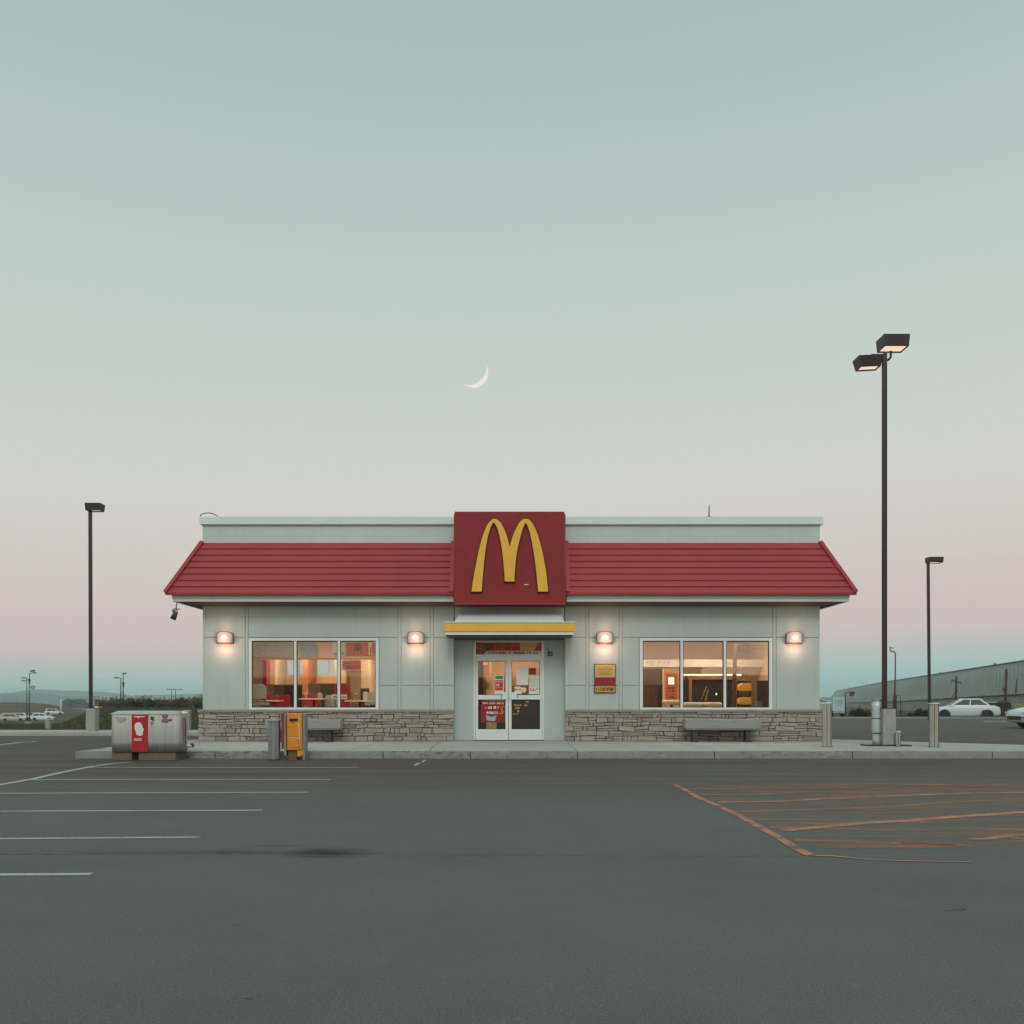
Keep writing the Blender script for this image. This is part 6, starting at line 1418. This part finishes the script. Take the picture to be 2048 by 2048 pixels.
mb = MB(); mb.prism_y([(PX(2022, D), PZ(1408, D)), (PX(2027, D), PZ(1416, D)), (PX(2046, D), PZ(1414.5, D)), (PX(2047, D), PZ(1406.5, D))], D, D + .06); bd = mb.build('panel', M('green_board', S(110, 150, 104), 0.6, var=0.15), t)
mb = MB(); mb.prism_y([(PX(2029, D), PZ(1414, D)), (PX(2043, D), PZ(1413, D)), (PX(2043, D), PZ(1408, D)), (PX(2031, D), PZ(1408.5, D))], D - .02, D - .001); yp = mb.build('yellow_field', M('straw_yellow', S(190, 170, 110), 0.6), bd)
mb = MB(); scribble(mb, PX(2032, D), PX(2042, D), PZ(1412.5, D), PZ(1409, D), D - .021, 6, 160, 0.2, 0.01); mb.build('lettering', DARKBR, yp)
mb = MB(); mb.box(PX(2026, D), PX(2046, D), D + .1, D + .8, zb, PZ(1418, D)); mb.build('crate', M('pale_wire_crate', S(150, 156, 148), 0.7, var=0.3, scale=8), t)
for u in (2024, 2045):
    mb = MB(); mb.box(PX(u, D), PX(u + .8, D), D + .02, D + .06, zb, PZ(1409, D)); mb.build('leg', DARK, t)
t = thing('wheel_stand_in', 'dark brown drum standing in for a car wheel behind the white car on the grass', 'drum', (PX(1971, 62), 62, terrain(PX(1971, 62), 62)))  # drum shape put in place of a dark car wheel
D = 62.5; zb = terrain(PX(1971, D), D) - .02; mb = MB(); x = PX(1971, D); mb.lathe(x, D, [(.2, zb), (.225, zb + .1), (.225, PZ(1424, D)), (.18, PZ(1420.5, D))], 18); mb.build('barrel', M('dark_red_brown_drum', S(58, 34, 30), 0.7), t)
mb = MB(); mb.lathe(x, D, [(.23, zb + .25), (.24, zb + .28), (.23, zb + .31)], 18); mb.build('hoop', DARK, t)

# box truck, rusty sign
D = 100; zb = terrain(PX(1678, D), D)
t = thing('box_truck', 'pale blue white box truck seen from behind at the left end of the warehouse', 'truck', (PX(1678, D), D, zb))
x0, x1 = PX(1666, D), PX(1690.5, D); zc = zb + .75
mb = MB(); mb.box(x0, x1, D, D + 3.6, zc, PZ(1394, D)); cb = mb.build('cargo_box', M('pale_blue_truck_paint', S(178, 204, 206), 0.5, var=0.08), t, bevel=0.03)
mb = MB(); scribble(mb, x0 + .2, x1 - .2, PZ(1407, D), PZ(1400, D), D - .001, 7, 170, 0.18, 0.01); scribble(mb, x0 + .3, x1 - .3, PZ(1412, D), PZ(1409, D), D - .001, 7, 171, 0.18, 0.01); mb.build('lettering', M('faded_blue_ink', S(120, 150, 156), 0.7), cb)
mb = MB(); mb.box(x0 + .1, x1 - .1, D + .1, D + 5.0, zb + .45, zc - .002); mb.build('chassis', DARK, t)
mb = MB(); mb.box(x0 + .05, x1 - .05, D + 3.7, D + 5.1, zc, zc + 1.2); mb.build('cab', WHITECAR, t, bevel=0.08)
mb = MB(); mb.box(x0, x1, D - .1, D - .002, zb + .5, zb + .72); mb.build('bumper', STEEL, t, bevel=0.02)
for xx in (x0 + .1, x1 - .1):
    for yy in (D + .7, D + 4.4):
        mb = MB(); mb.tube([(xx - .1, yy, zb + .36), (xx + .1, yy, zb + .36)], .38, 18); wl = mb.build('wheel', BLACK, t)
        mb = MB(); mb.tube([(xx + .101, yy, zb + .36), (xx + .11, yy, zb + .36)], .2, 14); mb.build('rim', WHITECAR, wl)
D = 88; zb = terrain(PX(1690, D), D) - .05
t = thing('rusty_sign', 'rusty red brown sign on a bent post in front of the warehouse', 'sign', (PX(1690.5, D), D, zb))
mb = MB(); mb.tube([(PX(1690.5, D), D, zb), (PX(1690.5, D), D, PZ(1386.5, D)), (PX(1698, D), D, PZ(1385.5, D))], 0.05, 8); mb.build('post', M('dark_rust_post', S(70, 48, 42), 0.8), t)
mb = MB(); mb.prism_y([(PX(u, D), PZ(w, D)) for u, w in ((1698, 1391), (1703, 1393), (1707, 1392), (1710, 1386), (1709.5, 1383), (1704, 1382.5), (1699, 1384))], D - .06, D - .01); mb.build('panel', RUST, t, bevel=0.01)
mb = MB(); mb.prism_y([(PX(u, D), PZ(w, D)) for u, w in ((1692.5, 1394.5), (1697, 1394.5), (1697, 1387), (1692.5, 1387))], D - .04, D - .01); mb.build('grey_panel', CONC, t)

# ------------------------------------------------------------------ warehouse on the right
def roofmat():
    m, nt, bs = new_mat('ribbed_metal_roof')
    v = coords(nt, (1, 1, 1)); big = ntex(nt, coords(nt, (.02, .02, .08)), 1.0, 6, 0.6)
    c = ramp(nt, big, [(0.3, S(112, 122, 116)), (0.7, S(140, 148, 140))])
    c = mix(nt, ramp(nt, ntex(nt, coords(nt, (.3, .3, .3)), 1.0, 7, 0.75), [(0.56, 0.0), (0.68, 0.5)]), c, S(92, 92, 86))
    nt.links.new(c, bs.inputs['Base Color']); bs.inputs['Roughness'].default_value = 0.6; bs.inputs['Metallic'].default_value = 0.0
    return m
RIB = roofmat()
wh = thing('warehouse', 'long low grey warehouse with a sloping ribbed metal roof on the right', 'warehouse', (70, 125, -1.2))
D0 = 112.0; D1 = 560.0
def lerp(a, b, t): return a + (b - a) * t
def whp(t):                                              # along the building: ridge and eave points
    D = lerp(D0, D1, t)
    xr = PX(2070, 119) + 0.292 * (D + 7 - 119); zr = PZ(1318.5, 119) + 0.0
    xe = PX(2080, D0) + 0.285 * (D - D0) - 0.6; ze = pl([(100, 1.8), (115, 1.72), (150, 1.35), (230, .35), (330, -.5), (600, -1.9)], D)
    return Vector((xe, D, ze)), Vector((xr, D + 7.0, zr - max(0, D - 300) * 0.004))
mb = MB(); NS = 60; a0 = -0.22
ts = [a0 + (1 - a0) * (i / NS) ** 1.6 for i in range(NS + 1)]
vs = []
for t_ in ts:
    e, r_ = whp(t_); vs += [e, e.lerp(r_, .5) + Vector((0, 0, .12)), r_, r_ + Vector((14, 6, -3))]
f = []
for i in range(NS):
    for k in range(3): f.append((i * 4 + k, i * 4 + k + 1, (i + 1) * 4 + k + 1, (i + 1) * 4 + k))
mb.add(vs, f, True); ro = mb.build('roof', RIB, wh, fix=False)
mb = MB()                                                # standing ribs up the slope
i = 0; t_ = a0
while t_ < 0.8:
    e, r_ = whp(t_); n_ = Vector((0, 0, .06)); mid = e.lerp(r_, .5) + Vector((0, 0, .12))
    mb.tube([e + n_, mid + n_, r_ + n_], .045, 4, smooth=False); t_ += 0.0045 + 0.004 * max(0, t_)
mb.build('roof_ribs', RIB, ro)
mb = MB(); vs = []
for t_ in ts:
    e, r_ = whp(t_); vs += [e + Vector((.25, .2, -.02)), Vector((e.x + .25, e.y + .2, terrain(e.x, e.y) - .6))]
mb.add(vs, [(2 * i, 2 * i + 2, 2 * i + 3, 2 * i + 1) for i in range(NS)], False)
mb.build('wall', M('stained_pale_wall', S(150, 148, 140), 0.9, var=0.2, scale=.5, world=True), wh, fix=False)
mb = MB(); mb.tube([whp(t_)[0] + Vector((-.1, -.1, 0)) for t_ in ts], .09, 6); mb.build('gutter', M('rusty_gutter', S(110, 84, 78), 0.8), wh)
mb = MB(); mb.tube([whp(t_)[1] + Vector((0, 0, .05)) for t_ in ts], .1, 6); mb.build('ridge_cap', DARK, wh)
e, r_ = whp(0.03)
for k, tt in enumerate((-.02, .05, .16)):
    e, r_ = whp(tt); mb = MB(); mb.cyl(r_.x, r_.y, r_.z - .1, r_.z + (.9, .35, .3)[k], .14, 10); mb.build('roof_vent', DARK, wh)
mb = MB(); Dm = 113; a = e.lerp(r_, .1)
e, r_ = whp(0.02); p0 = e.lerp(r_, .02) + Vector((0, -.02, .12)); p1 = e.lerp(r_, .38) + Vector((0, -.02, .24)); mb.tube([p0, p1], .1, 6); mb.build('leaning_pipe', DARK, wh)
# little lamps beyond the warehouse roof
street_lamp('small far lamp with two arms above the left end of the warehouse roof', 1734.5, 420, 1364.5, [(1726, 1367.5, 1366), (1732, 1364.6, 1364.6)], w=0.08)

# ------------------------------------------------------------------ far left odds and ends
D = 260; x = PX(122, D); z0 = terrain(x, D) - .3
t = thing('white_tower', 'slim pale chimney tower on the grassy slope', 'tower', (x, D, z0))
mb = MB(); mb.cyl(x, D, z0, PZ(1396, D), .34, 16, .28); mb.build('shaft', M('pale_tower_render', S(196, 196, 190), 0.8, var=0.08), t)
mb = MB(); mb.cyl(x, D, PZ(1396, D) + .002, PZ(1391.5, D), .42, 16, .36); mb.build('crown', M('pinkish_tower_head', S(186, 170, 166), 0.8), t)
D = 150; x0, x1 = PX(189, D), PX(206, D); z0 = terrain((x0 + x1) / 2, D)
t = thing('roadside_canopy', 'small red and white canopy on posts behind the left lamp post', 'canopy', ((x0 + x1) / 2, D, z0))
mb = MB(); mb.lathe((x0 + x1) / 2, D, [(.5, PZ(1406, D) + .02), (.66, PZ(1407.5, D)), (.7, PZ(1411, D)), (.6, PZ(1412.5, D))], 20); mb.build('red_roof', M('red_canopy', S(176, 46, 52), 0.5), t)
mb = MB(); mb.lathe((x0 + x1) / 2, D, [(.6, PZ(1416, D)), (.66, PZ(1414.5, D)), (.62, PZ(1412.6, D))], 20); mb.build('white_skirt', WHITEP, t)
for s in (-.4, .4):
    mb = MB(); mb.cyl((x0 + x1) / 2 + s, D, z0 - .3, PZ(1415.8, D), .05, 8); mb.build('post', DARK, t)
mb = MB(); x = PX(34, 300); mb.cyl(x, 300, terrain(x, 300) - .3, PZ(1393, 300), .06, 8); tag(mb.build('mast', DARK), 'thin dark mast on the grassy ridge at the far left', 'mast')
mb = MB(); x0 = PX(42, DL + 6); 
for i in range(9): mb.box(x0 + i * .42, x0 + i * .42 + .36, DL + 12, DL + 12.08, -3.9, -2.6 + .1 * (i % 2))
mb.box(x0 - .1, x0 + 3.9, DL + 12.1, DL + 12.16, -3.2, -3.05)
tag(mb.build('white_fence', M('weathered_white_fence', S(190, 192, 186), 0.8), None), 'short pale fence behind the cars at the far left', 'fence')

# ------------------------------------------------------------------ shrubs and grass
def leafmat(name, a, b, c_):
    m, nt, bs = new_mat(name)
    at = nt.nodes.new('ShaderNodeAttribute'); at.attribute_name = 'tint'
    nt.links.new(ramp(nt, at.outputs['Fac'], [(0.0, a), (0.6, b), (1.0, c_)]), bs.inputs['Base Color'])
    bs.inputs['Roughness'].default_value = 0.8; bs.inputs['Specular IOR Level'].default_value = 0.2
    return m
LEAF = leafmat('dry_shrub_leaves', (0.06, 0.06, 0.034), (0.115, 0.1, 0.062), (0.22, 0.165, 0.12))
LEAFG = leafmat('green_shrub_leaves', (0.02, 0.03, 0.014), (0.04, 0.055, 0.022), (0.075, 0.08, 0.04))
BLADE = leafmat('grass_blades', (0.05, 0.056, 0.024), (0.085, 0.088, 0.042), (0.14, 0.125, 0.07))
FLOW = leafmat('seed_heads', (0.1, 0.08, 0.07), (0.2, 0.15, 0.13), (0.34, 0.27, 0.24))
STEM = M('shrub_stem', (0.05, 0.038, 0.026), 0.9)
def shrub_mesh(seed, w, h, n, leaf, size, heads):
    r = random.Random(seed); t = thing('shrub', 'x', 'shrub', (0, 0, 0))
    cl = [(r.uniform(-w, w) * .75, r.uniform(-w, w) * .5, h * r.uniform(.3, .8), r.uniform(.18, .4) * w) for _ in range(11)]
    mb = MB()
    for i in range(n):
        cx_, cy_, cz_, cr = r.choice(cl)
        d = Vector((r.gauss(0, 1), r.gauss(0, 1), r.gauss(0, 1))).normalized() * cr * r.random() ** .4
        p = Vector((cx_, cy_, max(.03, cz_))) + d
        p.z = max(.02, p.z)
        a = Vector((r.gauss(0, 1), r.gauss(0, 1), r.gauss(0, .7))).normalized() * size * r.uniform(.6, 1.4); b = a.orthogonal().normalized() * size * r.uniform(.25, .5); b.rotate(Matrix.Rotation(r.random() * 6, 3, a))
        mb.tint = min(1, max(0, r.gauss(.4, .25)))
        mb.add([p - a * .5, p + b * .5, p + a * .6, p - b * .5], [(0, 1, 2, 3)])
    mb.build('foliage', leaf, t, local=True, fix=False)
    mb = MB()
    for i in range(9):
        cx_, cy_, cz_, cr = cl[i % len(cl)]
        mb.tube([(r.uniform(-.08, .08), r.uniform(-.05, .05), -.05), (cx_ * .5, cy_ * .5, cz_ * .6), (cx_, cy_, cz_)], [.018, .012, .006], 5)
    mb.build('stem', STEM, t, local=True)
    if heads:
        mb = MB()
        for i in range(heads):
            x = r.uniform(-w, w); y = r.uniform(-w, w) * .5; z = h * r.uniform(.85, 1.25)
            mb.tint = r.random()
            for k in range(5):
                p = Vector((x + r.gauss(0, .04), y, z + r.gauss(0, .04))); a = Vector((r.gauss(0, 1), r.gauss(0, 1), r.gauss(0, 1))).normalized() * .05; b = a.orthogonal().normalized() * .03
                mb.add([p - a, p + b, p + a, p - b], [(0, 1, 2, 3)])
            mb.tint = .2; mb.tube([(x * .8, y, h * .3), (x, y, z)], .008, 4)
        mb.build('seed_heads', FLOW, t, local=True, fix=False)
    return t
protos = [shrub_mesh(1, .85, .72, 900, LEAF, .12, 9), shrub_mesh(2, 1.0, .6, 900, LEAF, .12, 4), shrub_mesh(3, .8, .85, 900, LEAFG, .12, 3)]
used = set(); r = random.Random(5)
near = ['left lamp post', 'thin twin lamps', 'steel container', 'restaurant end wall']
def plant(i, x, y, sc_, label, group):
    p = protos[i]
    z = terrain(x, y) - .03
    if i in used: o = dup(p, (x, y, z), r.uniform(-3, 3), label, (sc_ * r.uniform(.9, 1.1), sc_, sc_ * r.uniform(.85, 1.15)))
    else: o = p; used.add(i); o.location = (x, y, z); o['label'] = label; o.scale = (sc_,) * 3
    o['group'] = group
px = 212.0; k = 0
while px < 432:
    D = 97 + r.uniform(-3, 6)
    plant(r.choice((0, 1, 0, 2, 1)), PX(px, D), D, r.uniform(.85, 1.6), 'dry brown green shrub in the hedge row behind the steel waste container', 'shrubs in the hedge row behind the container'); px += r.uniform(6.5, 10)
for px, D, s_ in ((1697, 60, .45), (1706, 62, .6), (1716, 64, .8), (1726, 62, .9), (1737, 63, .85), (1748, 65, .8), (1797, 66, .6), (1812, 70, .7), (1826, 68, .75), (1838, 64, .85), (1849, 63, .9), (1712, 72, 1.0)):
    plant(r.choice((2, 2, 1)), PX(px, D), D, s_, 'dark green bushy shrub at the foot of the grey warehouse', 'shrubs in front of the warehouse')
mb = MB(); rr_ = random.Random(9)                         # far hazy wood at the foot of the hills
D = 620
for i in range(2600):
    u = rr_.random(); px = 134 + 47 * u; top = 1412 - 15 * (math.sin(math.pi * min(1, u * 1.15 + .12)) ** .7) * rr_.uniform(.75, 1.0)
    w = 1413 + 2 - (1415 - top) * rr_.random(); p = Vector((PX(px, D), D + rr_.uniform(-10, 10), PZ(w, D)))
    a = Vector((rr_.gauss(0, 1), rr_.gauss(0, 1), rr_.gauss(0, 1))).normalized() * .55; b = a.orthogonal().normalized() * .4; mb.tint = rr_.random()
    mb.add([p - a, p + b, p + a, p - b], [(0, 1, 2, 3)])
tag(mb.build('forest', LEAFG, local=True, fix=False), 'rounded dark green wood at the foot of the hills', 'wood', kind='stuff')
mb = MB(); rr_ = random.Random(13)                        # grass blades along the lot edges
def tuft(x, y, s):
    z = terrain(x, y) - .01
    for k in range(5):
        a = rr_.uniform(0, 6.28); h = s * rr_.uniform(.5, 1.2); lx, ly = math.cos(a) * h * .5, math.sin(a) * h * .5; bx, by = rr_.gauss(0, .06), rr_.gauss(0, .06)
        w = .012 + .0006 * y
        mb.tint = min(1, max(0, rr_.gauss(.45, .25)))
        mb.add([(x + bx - w, y + by, z), (x + bx + w, y + by, z), (x + bx + lx, y + by + ly, z + h)], [(0, 1, 2)])
for i in range(6500):
    y = 33.0 + 62 * rr_.random() ** 1.8; q = rr_.uniform(-60, 420); x = PX(q, y)
    tuft(x, y, .1 + .12 * max(0, noise.noise(Vector((x * .2, y * .2, 0))) + .3))
for i in range(3500):
    y = 55.9 + 40 * rr_.random() ** 1.6; q = rr_.uniform(1640, 2090); x = PX(q, y)
    tuft(x, y, .12 + .14 * max(0, noise.noise(Vector((x * .2, y * .2, 0))) + .3))
tag(mb.build('grass', BLADE, local=True, fix=False), 'rough dry grass along the edges of the lot', 'grass', kind='stuff')

# low building across the lot behind the viewpoint: it shows as the dark shapes mirrored in the windows
t = thing('low_building', 'long low dark brown building across the lot, mirrored in the shop windows', 'building', (0, -57, 0))
DB2 = M('dark_brick_wall', S(62, 48, 40), 0.9, var=0.2, scale=1.5, world=True)
mb = MB(); mb.box(-44, 8, -66, -56, -0.05, 3.3); mb.box(8.002, 21, -66, -55.4, -0.05, 4.4); mb.box(21.002, 46, -66, -56, -0.05, 3.5); mb.build('wall', DB2, t)
mb = MB(); mb.box(-44.3, 7.9, -66.3, -55.7, 3.31, 3.55); mb.box(7.8, 21.2, -66.3, -55.1, 4.41, 4.7); mb.box(21.3, 46.3, -66.3, -55.7, 3.51, 3.8); mb.build('roof', DARK, t)
for x in (-36, -28, -20, -12, -4, 26, 33, 40):
    mb = MB(); mb.box(x, x + 3.2, -55.99, -55.93, 0.9, 2.4); f_ = mb.build('window', DARK, t)
    mb = MB(); mb.box(x + .1, x + 3.1, -55.925, -55.915, 1.0, 2.3); mb.build('pane', CARGLASS, f_)
mb = MB(); mb.box(13, 15.2, -55.39, -55.33, 0, 2.3); mb.build('door', DBROWN, t)

# ------------------------------------------------------------------ moon
MD = 4200.0
mo = bpy.data.objects.new('moon', None)
mcx, mcy, mr = 947.0, 745.0, 29.5                        # photograph pixels
cen = Vector((PX(mcx, MD), MD, PZ(mcy, MD))); Rm = mr * MD / F
view = (cen - Vector((0, 0, EYE))).normalized(); sdir = Vector((1, 0, -1.35)).normalized()
sdir = (sdir - view * sdir.dot(view)).normalized(); third = view.cross(sdir).normalized()
mb = MB(); vs = []; na, nl = 40, 10; phase = math.radians(49)
for i in range(na + 1):                                  # the sunlit lune of a sphere between its limb and the terminator
    th = -math.pi / 2 + math.pi * i / na
    for j in range(nl + 1):
        ph = phase * j / nl
        d = third * math.sin(th) + (sdir * math.cos(ph) - view * math.sin(ph)) * math.cos(th)
        vs.append(cen + d * Rm)
mb.add(vs, [(i * (nl + 1) + j, (i + 1) * (nl + 1) + j, (i + 1) * (nl + 1) + j + 1, i * (nl + 1) + j + 1) for i in range(na) for j in range(nl)], True)
m, nt, bs = new_mat('sunlit_moon'); v = coords(nt)
nt.links.new(ramp(nt, ntex(nt, v, .03, 5), [(0.3, S(236, 224, 208)), (0.7, S(240, 236, 226))]), bs.inputs['Emission Color']); bs.inputs['Emission Strength'].default_value = 0.98
bs.inputs['Base Color'].default_value = (0, 0, 0, 1); bs.inputs['Specular IOR Level'].default_value = 0
tag(mb.build('moon', m, fix=False), 'thin cream white crescent moon in the evening sky above the sign', 'moon')

# ------------------------------------------------------------------ haze
HAZE = True
if HAZE:
    mb = MB(); mb.box(-2600, 2600, -120, 3000, -22, 31)
    m = bpy.data.materials.new('evening_haze'); m.use_nodes = True; nt = m.node_tree; nt.nodes.clear()
    o = nt.nodes.new('ShaderNodeOutputMaterial'); pv = nt.nodes.new('ShaderNodeVolumePrincipled')
    pv.inputs['Color'].default_value = (0.82, 1.0, 1.0, 1); pv.inputs['Density'].default_value = 0.00044; pv.inputs['Anisotropy'].default_value = 0.0
    nt.links.new(pv.outputs[0], o.inputs['Volume'])
    hz = mb.build('haze', m, local=True); hz['kind'] = 'stuff'; hz['label'] = 'thin blue evening haze over the plain'; hz['category'] = 'haze'

# ------------------------------------------------------------------ sky, sun, camera
SUN_EL = math.radians(36); SUN_AZ = math.radians(0)      # low sun well behind the camera
w = bpy.data.worlds.new('World'); sc.world = w; w.use_nodes = True; nt = w.node_tree; nt.nodes.clear()
out = nt.nodes.new('ShaderNodeOutputWorld'); bg = nt.nodes.new('ShaderNodeBackground'); bg2 = nt.nodes.new('ShaderNodeBackground'); ads = nt.nodes.new('ShaderNodeAddShader')
tc = nt.nodes.new('ShaderNodeTexCoord'); nm = nt.nodes.new('ShaderNodeVectorMath'); nm.operation = 'NORMALIZE'; nt.links.new(tc.outputs['Generated'], nm.inputs[0])
sx = nt.nodes.new('ShaderNodeSeparateXYZ'); nt.links.new(nm.outputs[0], sx.inputs[0])
mp = nt.nodes.new('ShaderNodeMapping'); mp.inputs['Scale'].default_value = (1.6, 1.6, 26); nt.links.new(nm.outputs[0], mp.inputs['Vector'])
st1 = ntex(nt, mp.outputs['Vector'], 1.0, 5, 0.55)
zz = math_(nt, 'ADD', sx.outputs['Z'], math_(nt, 'MULTIPLY_ADD', st1, 0.028)); zz.node.inputs[1].links[0].from_node.inputs[2].default_value = -0.014
zz = math_(nt, 'ADD', zz, math_(nt, 'MULTIPLY', sx.outputs['X'], -0.026))
front = ramp(nt, zz, [(0.0, S(154, 194, 193)), (0.012, S(163, 197, 194)), (0.028, S(174, 197, 193)), (0.042, S(192, 193, 188)), (0.062, S(210, 194, 190)), (0.09, S(211, 195, 191)), (0.14, S(213, 204, 197)),
                      (0.215, S(210, 211, 204)), (0.31, S(200, 209, 204)), (0.4, S(193, 205, 200)), (0.51, S(177, 195, 192)), (0.61, S(165, 186, 186)), (1.0, S(178, 200, 204))])
back = ramp(nt, sx.outputs['Z'], [(0.0, (1.05, 0.70, 0.46)), (0.07, (1.0, 0.74, 0.55)), (0.16, (0.66, 0.68, 0.64)), (0.4, (0.60, 0.71, 0.71)), (0.7, (0.54, 0.66, 0.68)), (1.0, (0.46, 0.57, 0.60))])
k = math_(nt, 'MULTIPLY', sx.outputs['Y'], -1.0)
k = ramp(nt, k, [(0.0, 0.0), (0.8, 1.0)], 'EASE')
nt.links.new(mix(nt, k, front, back), bg.inputs['Color']); bg.inputs['Strength'].default_value = 1.0
sky = nt.nodes.new('ShaderNodeTexSky'); sky.sky_type = 'NISHITA'; sky.sun_disc = False; sky.sun_elevation = SUN_EL; sky.sun_rotation = math.pi; sky.air_density = 1.0; sky.dust_density = 2.0
nt.links.new(sky.outputs[0], bg2.inputs['Color']); bg2.inputs['Strength'].default_value = 0.0
nt.links.new(bg.outputs[0], ads.inputs[0]); nt.links.new(bg2.outputs[0], ads.inputs[1]); nt.links.new(ads.outputs[0], out.inputs['Surface'])
sd = bpy.data.lights.new('sun', 'SUN'); sd.energy = 0.8; sd.angle = math.radians(22); sd.color = (1.0, 0.98, 0.95)
so = bpy.data.objects.new('sun', sd); COL.objects.link(so)
so.rotation_euler = Vector((0.0, math.cos(SUN_EL), -math.sin(SUN_EL))).to_track_quat('-Z', 'Y').to_euler()

cd = bpy.data.cameras.new('camera'); cam = bpy.data.objects.new('camera', cd); COL.objects.link(cam)
cam.location = (0, 0, EYE); cam.rotation_euler = (math.radians(90), 0, 0)
cd.sensor_width = 36.0; cd.lens = 36.0 * F / 2048.0; cd.shift_y = (HY - 1024.0) / 2048.0; cd.clip_start = 0.05; cd.clip_end = 20000
sc.camera = cam
sc.view_settings.view_transform = 'Standard'; sc.view_settings.look = 'None'; sc.view_settings.exposure = 0; sc.view_settings.gamma = 1
sc.render.engine = 'CYCLES'; sc.cycles.use_denoising = True; sc.cycles.max_bounces = 8; sc.cycles.transparent_max_bounces = 12; sc.cycles.volume_bounces = 1
sc.cycles.sample_clamp_indirect = 4.0; sc.cycles.caustics_reflective = False; sc.cycles.caustics_refractive = False
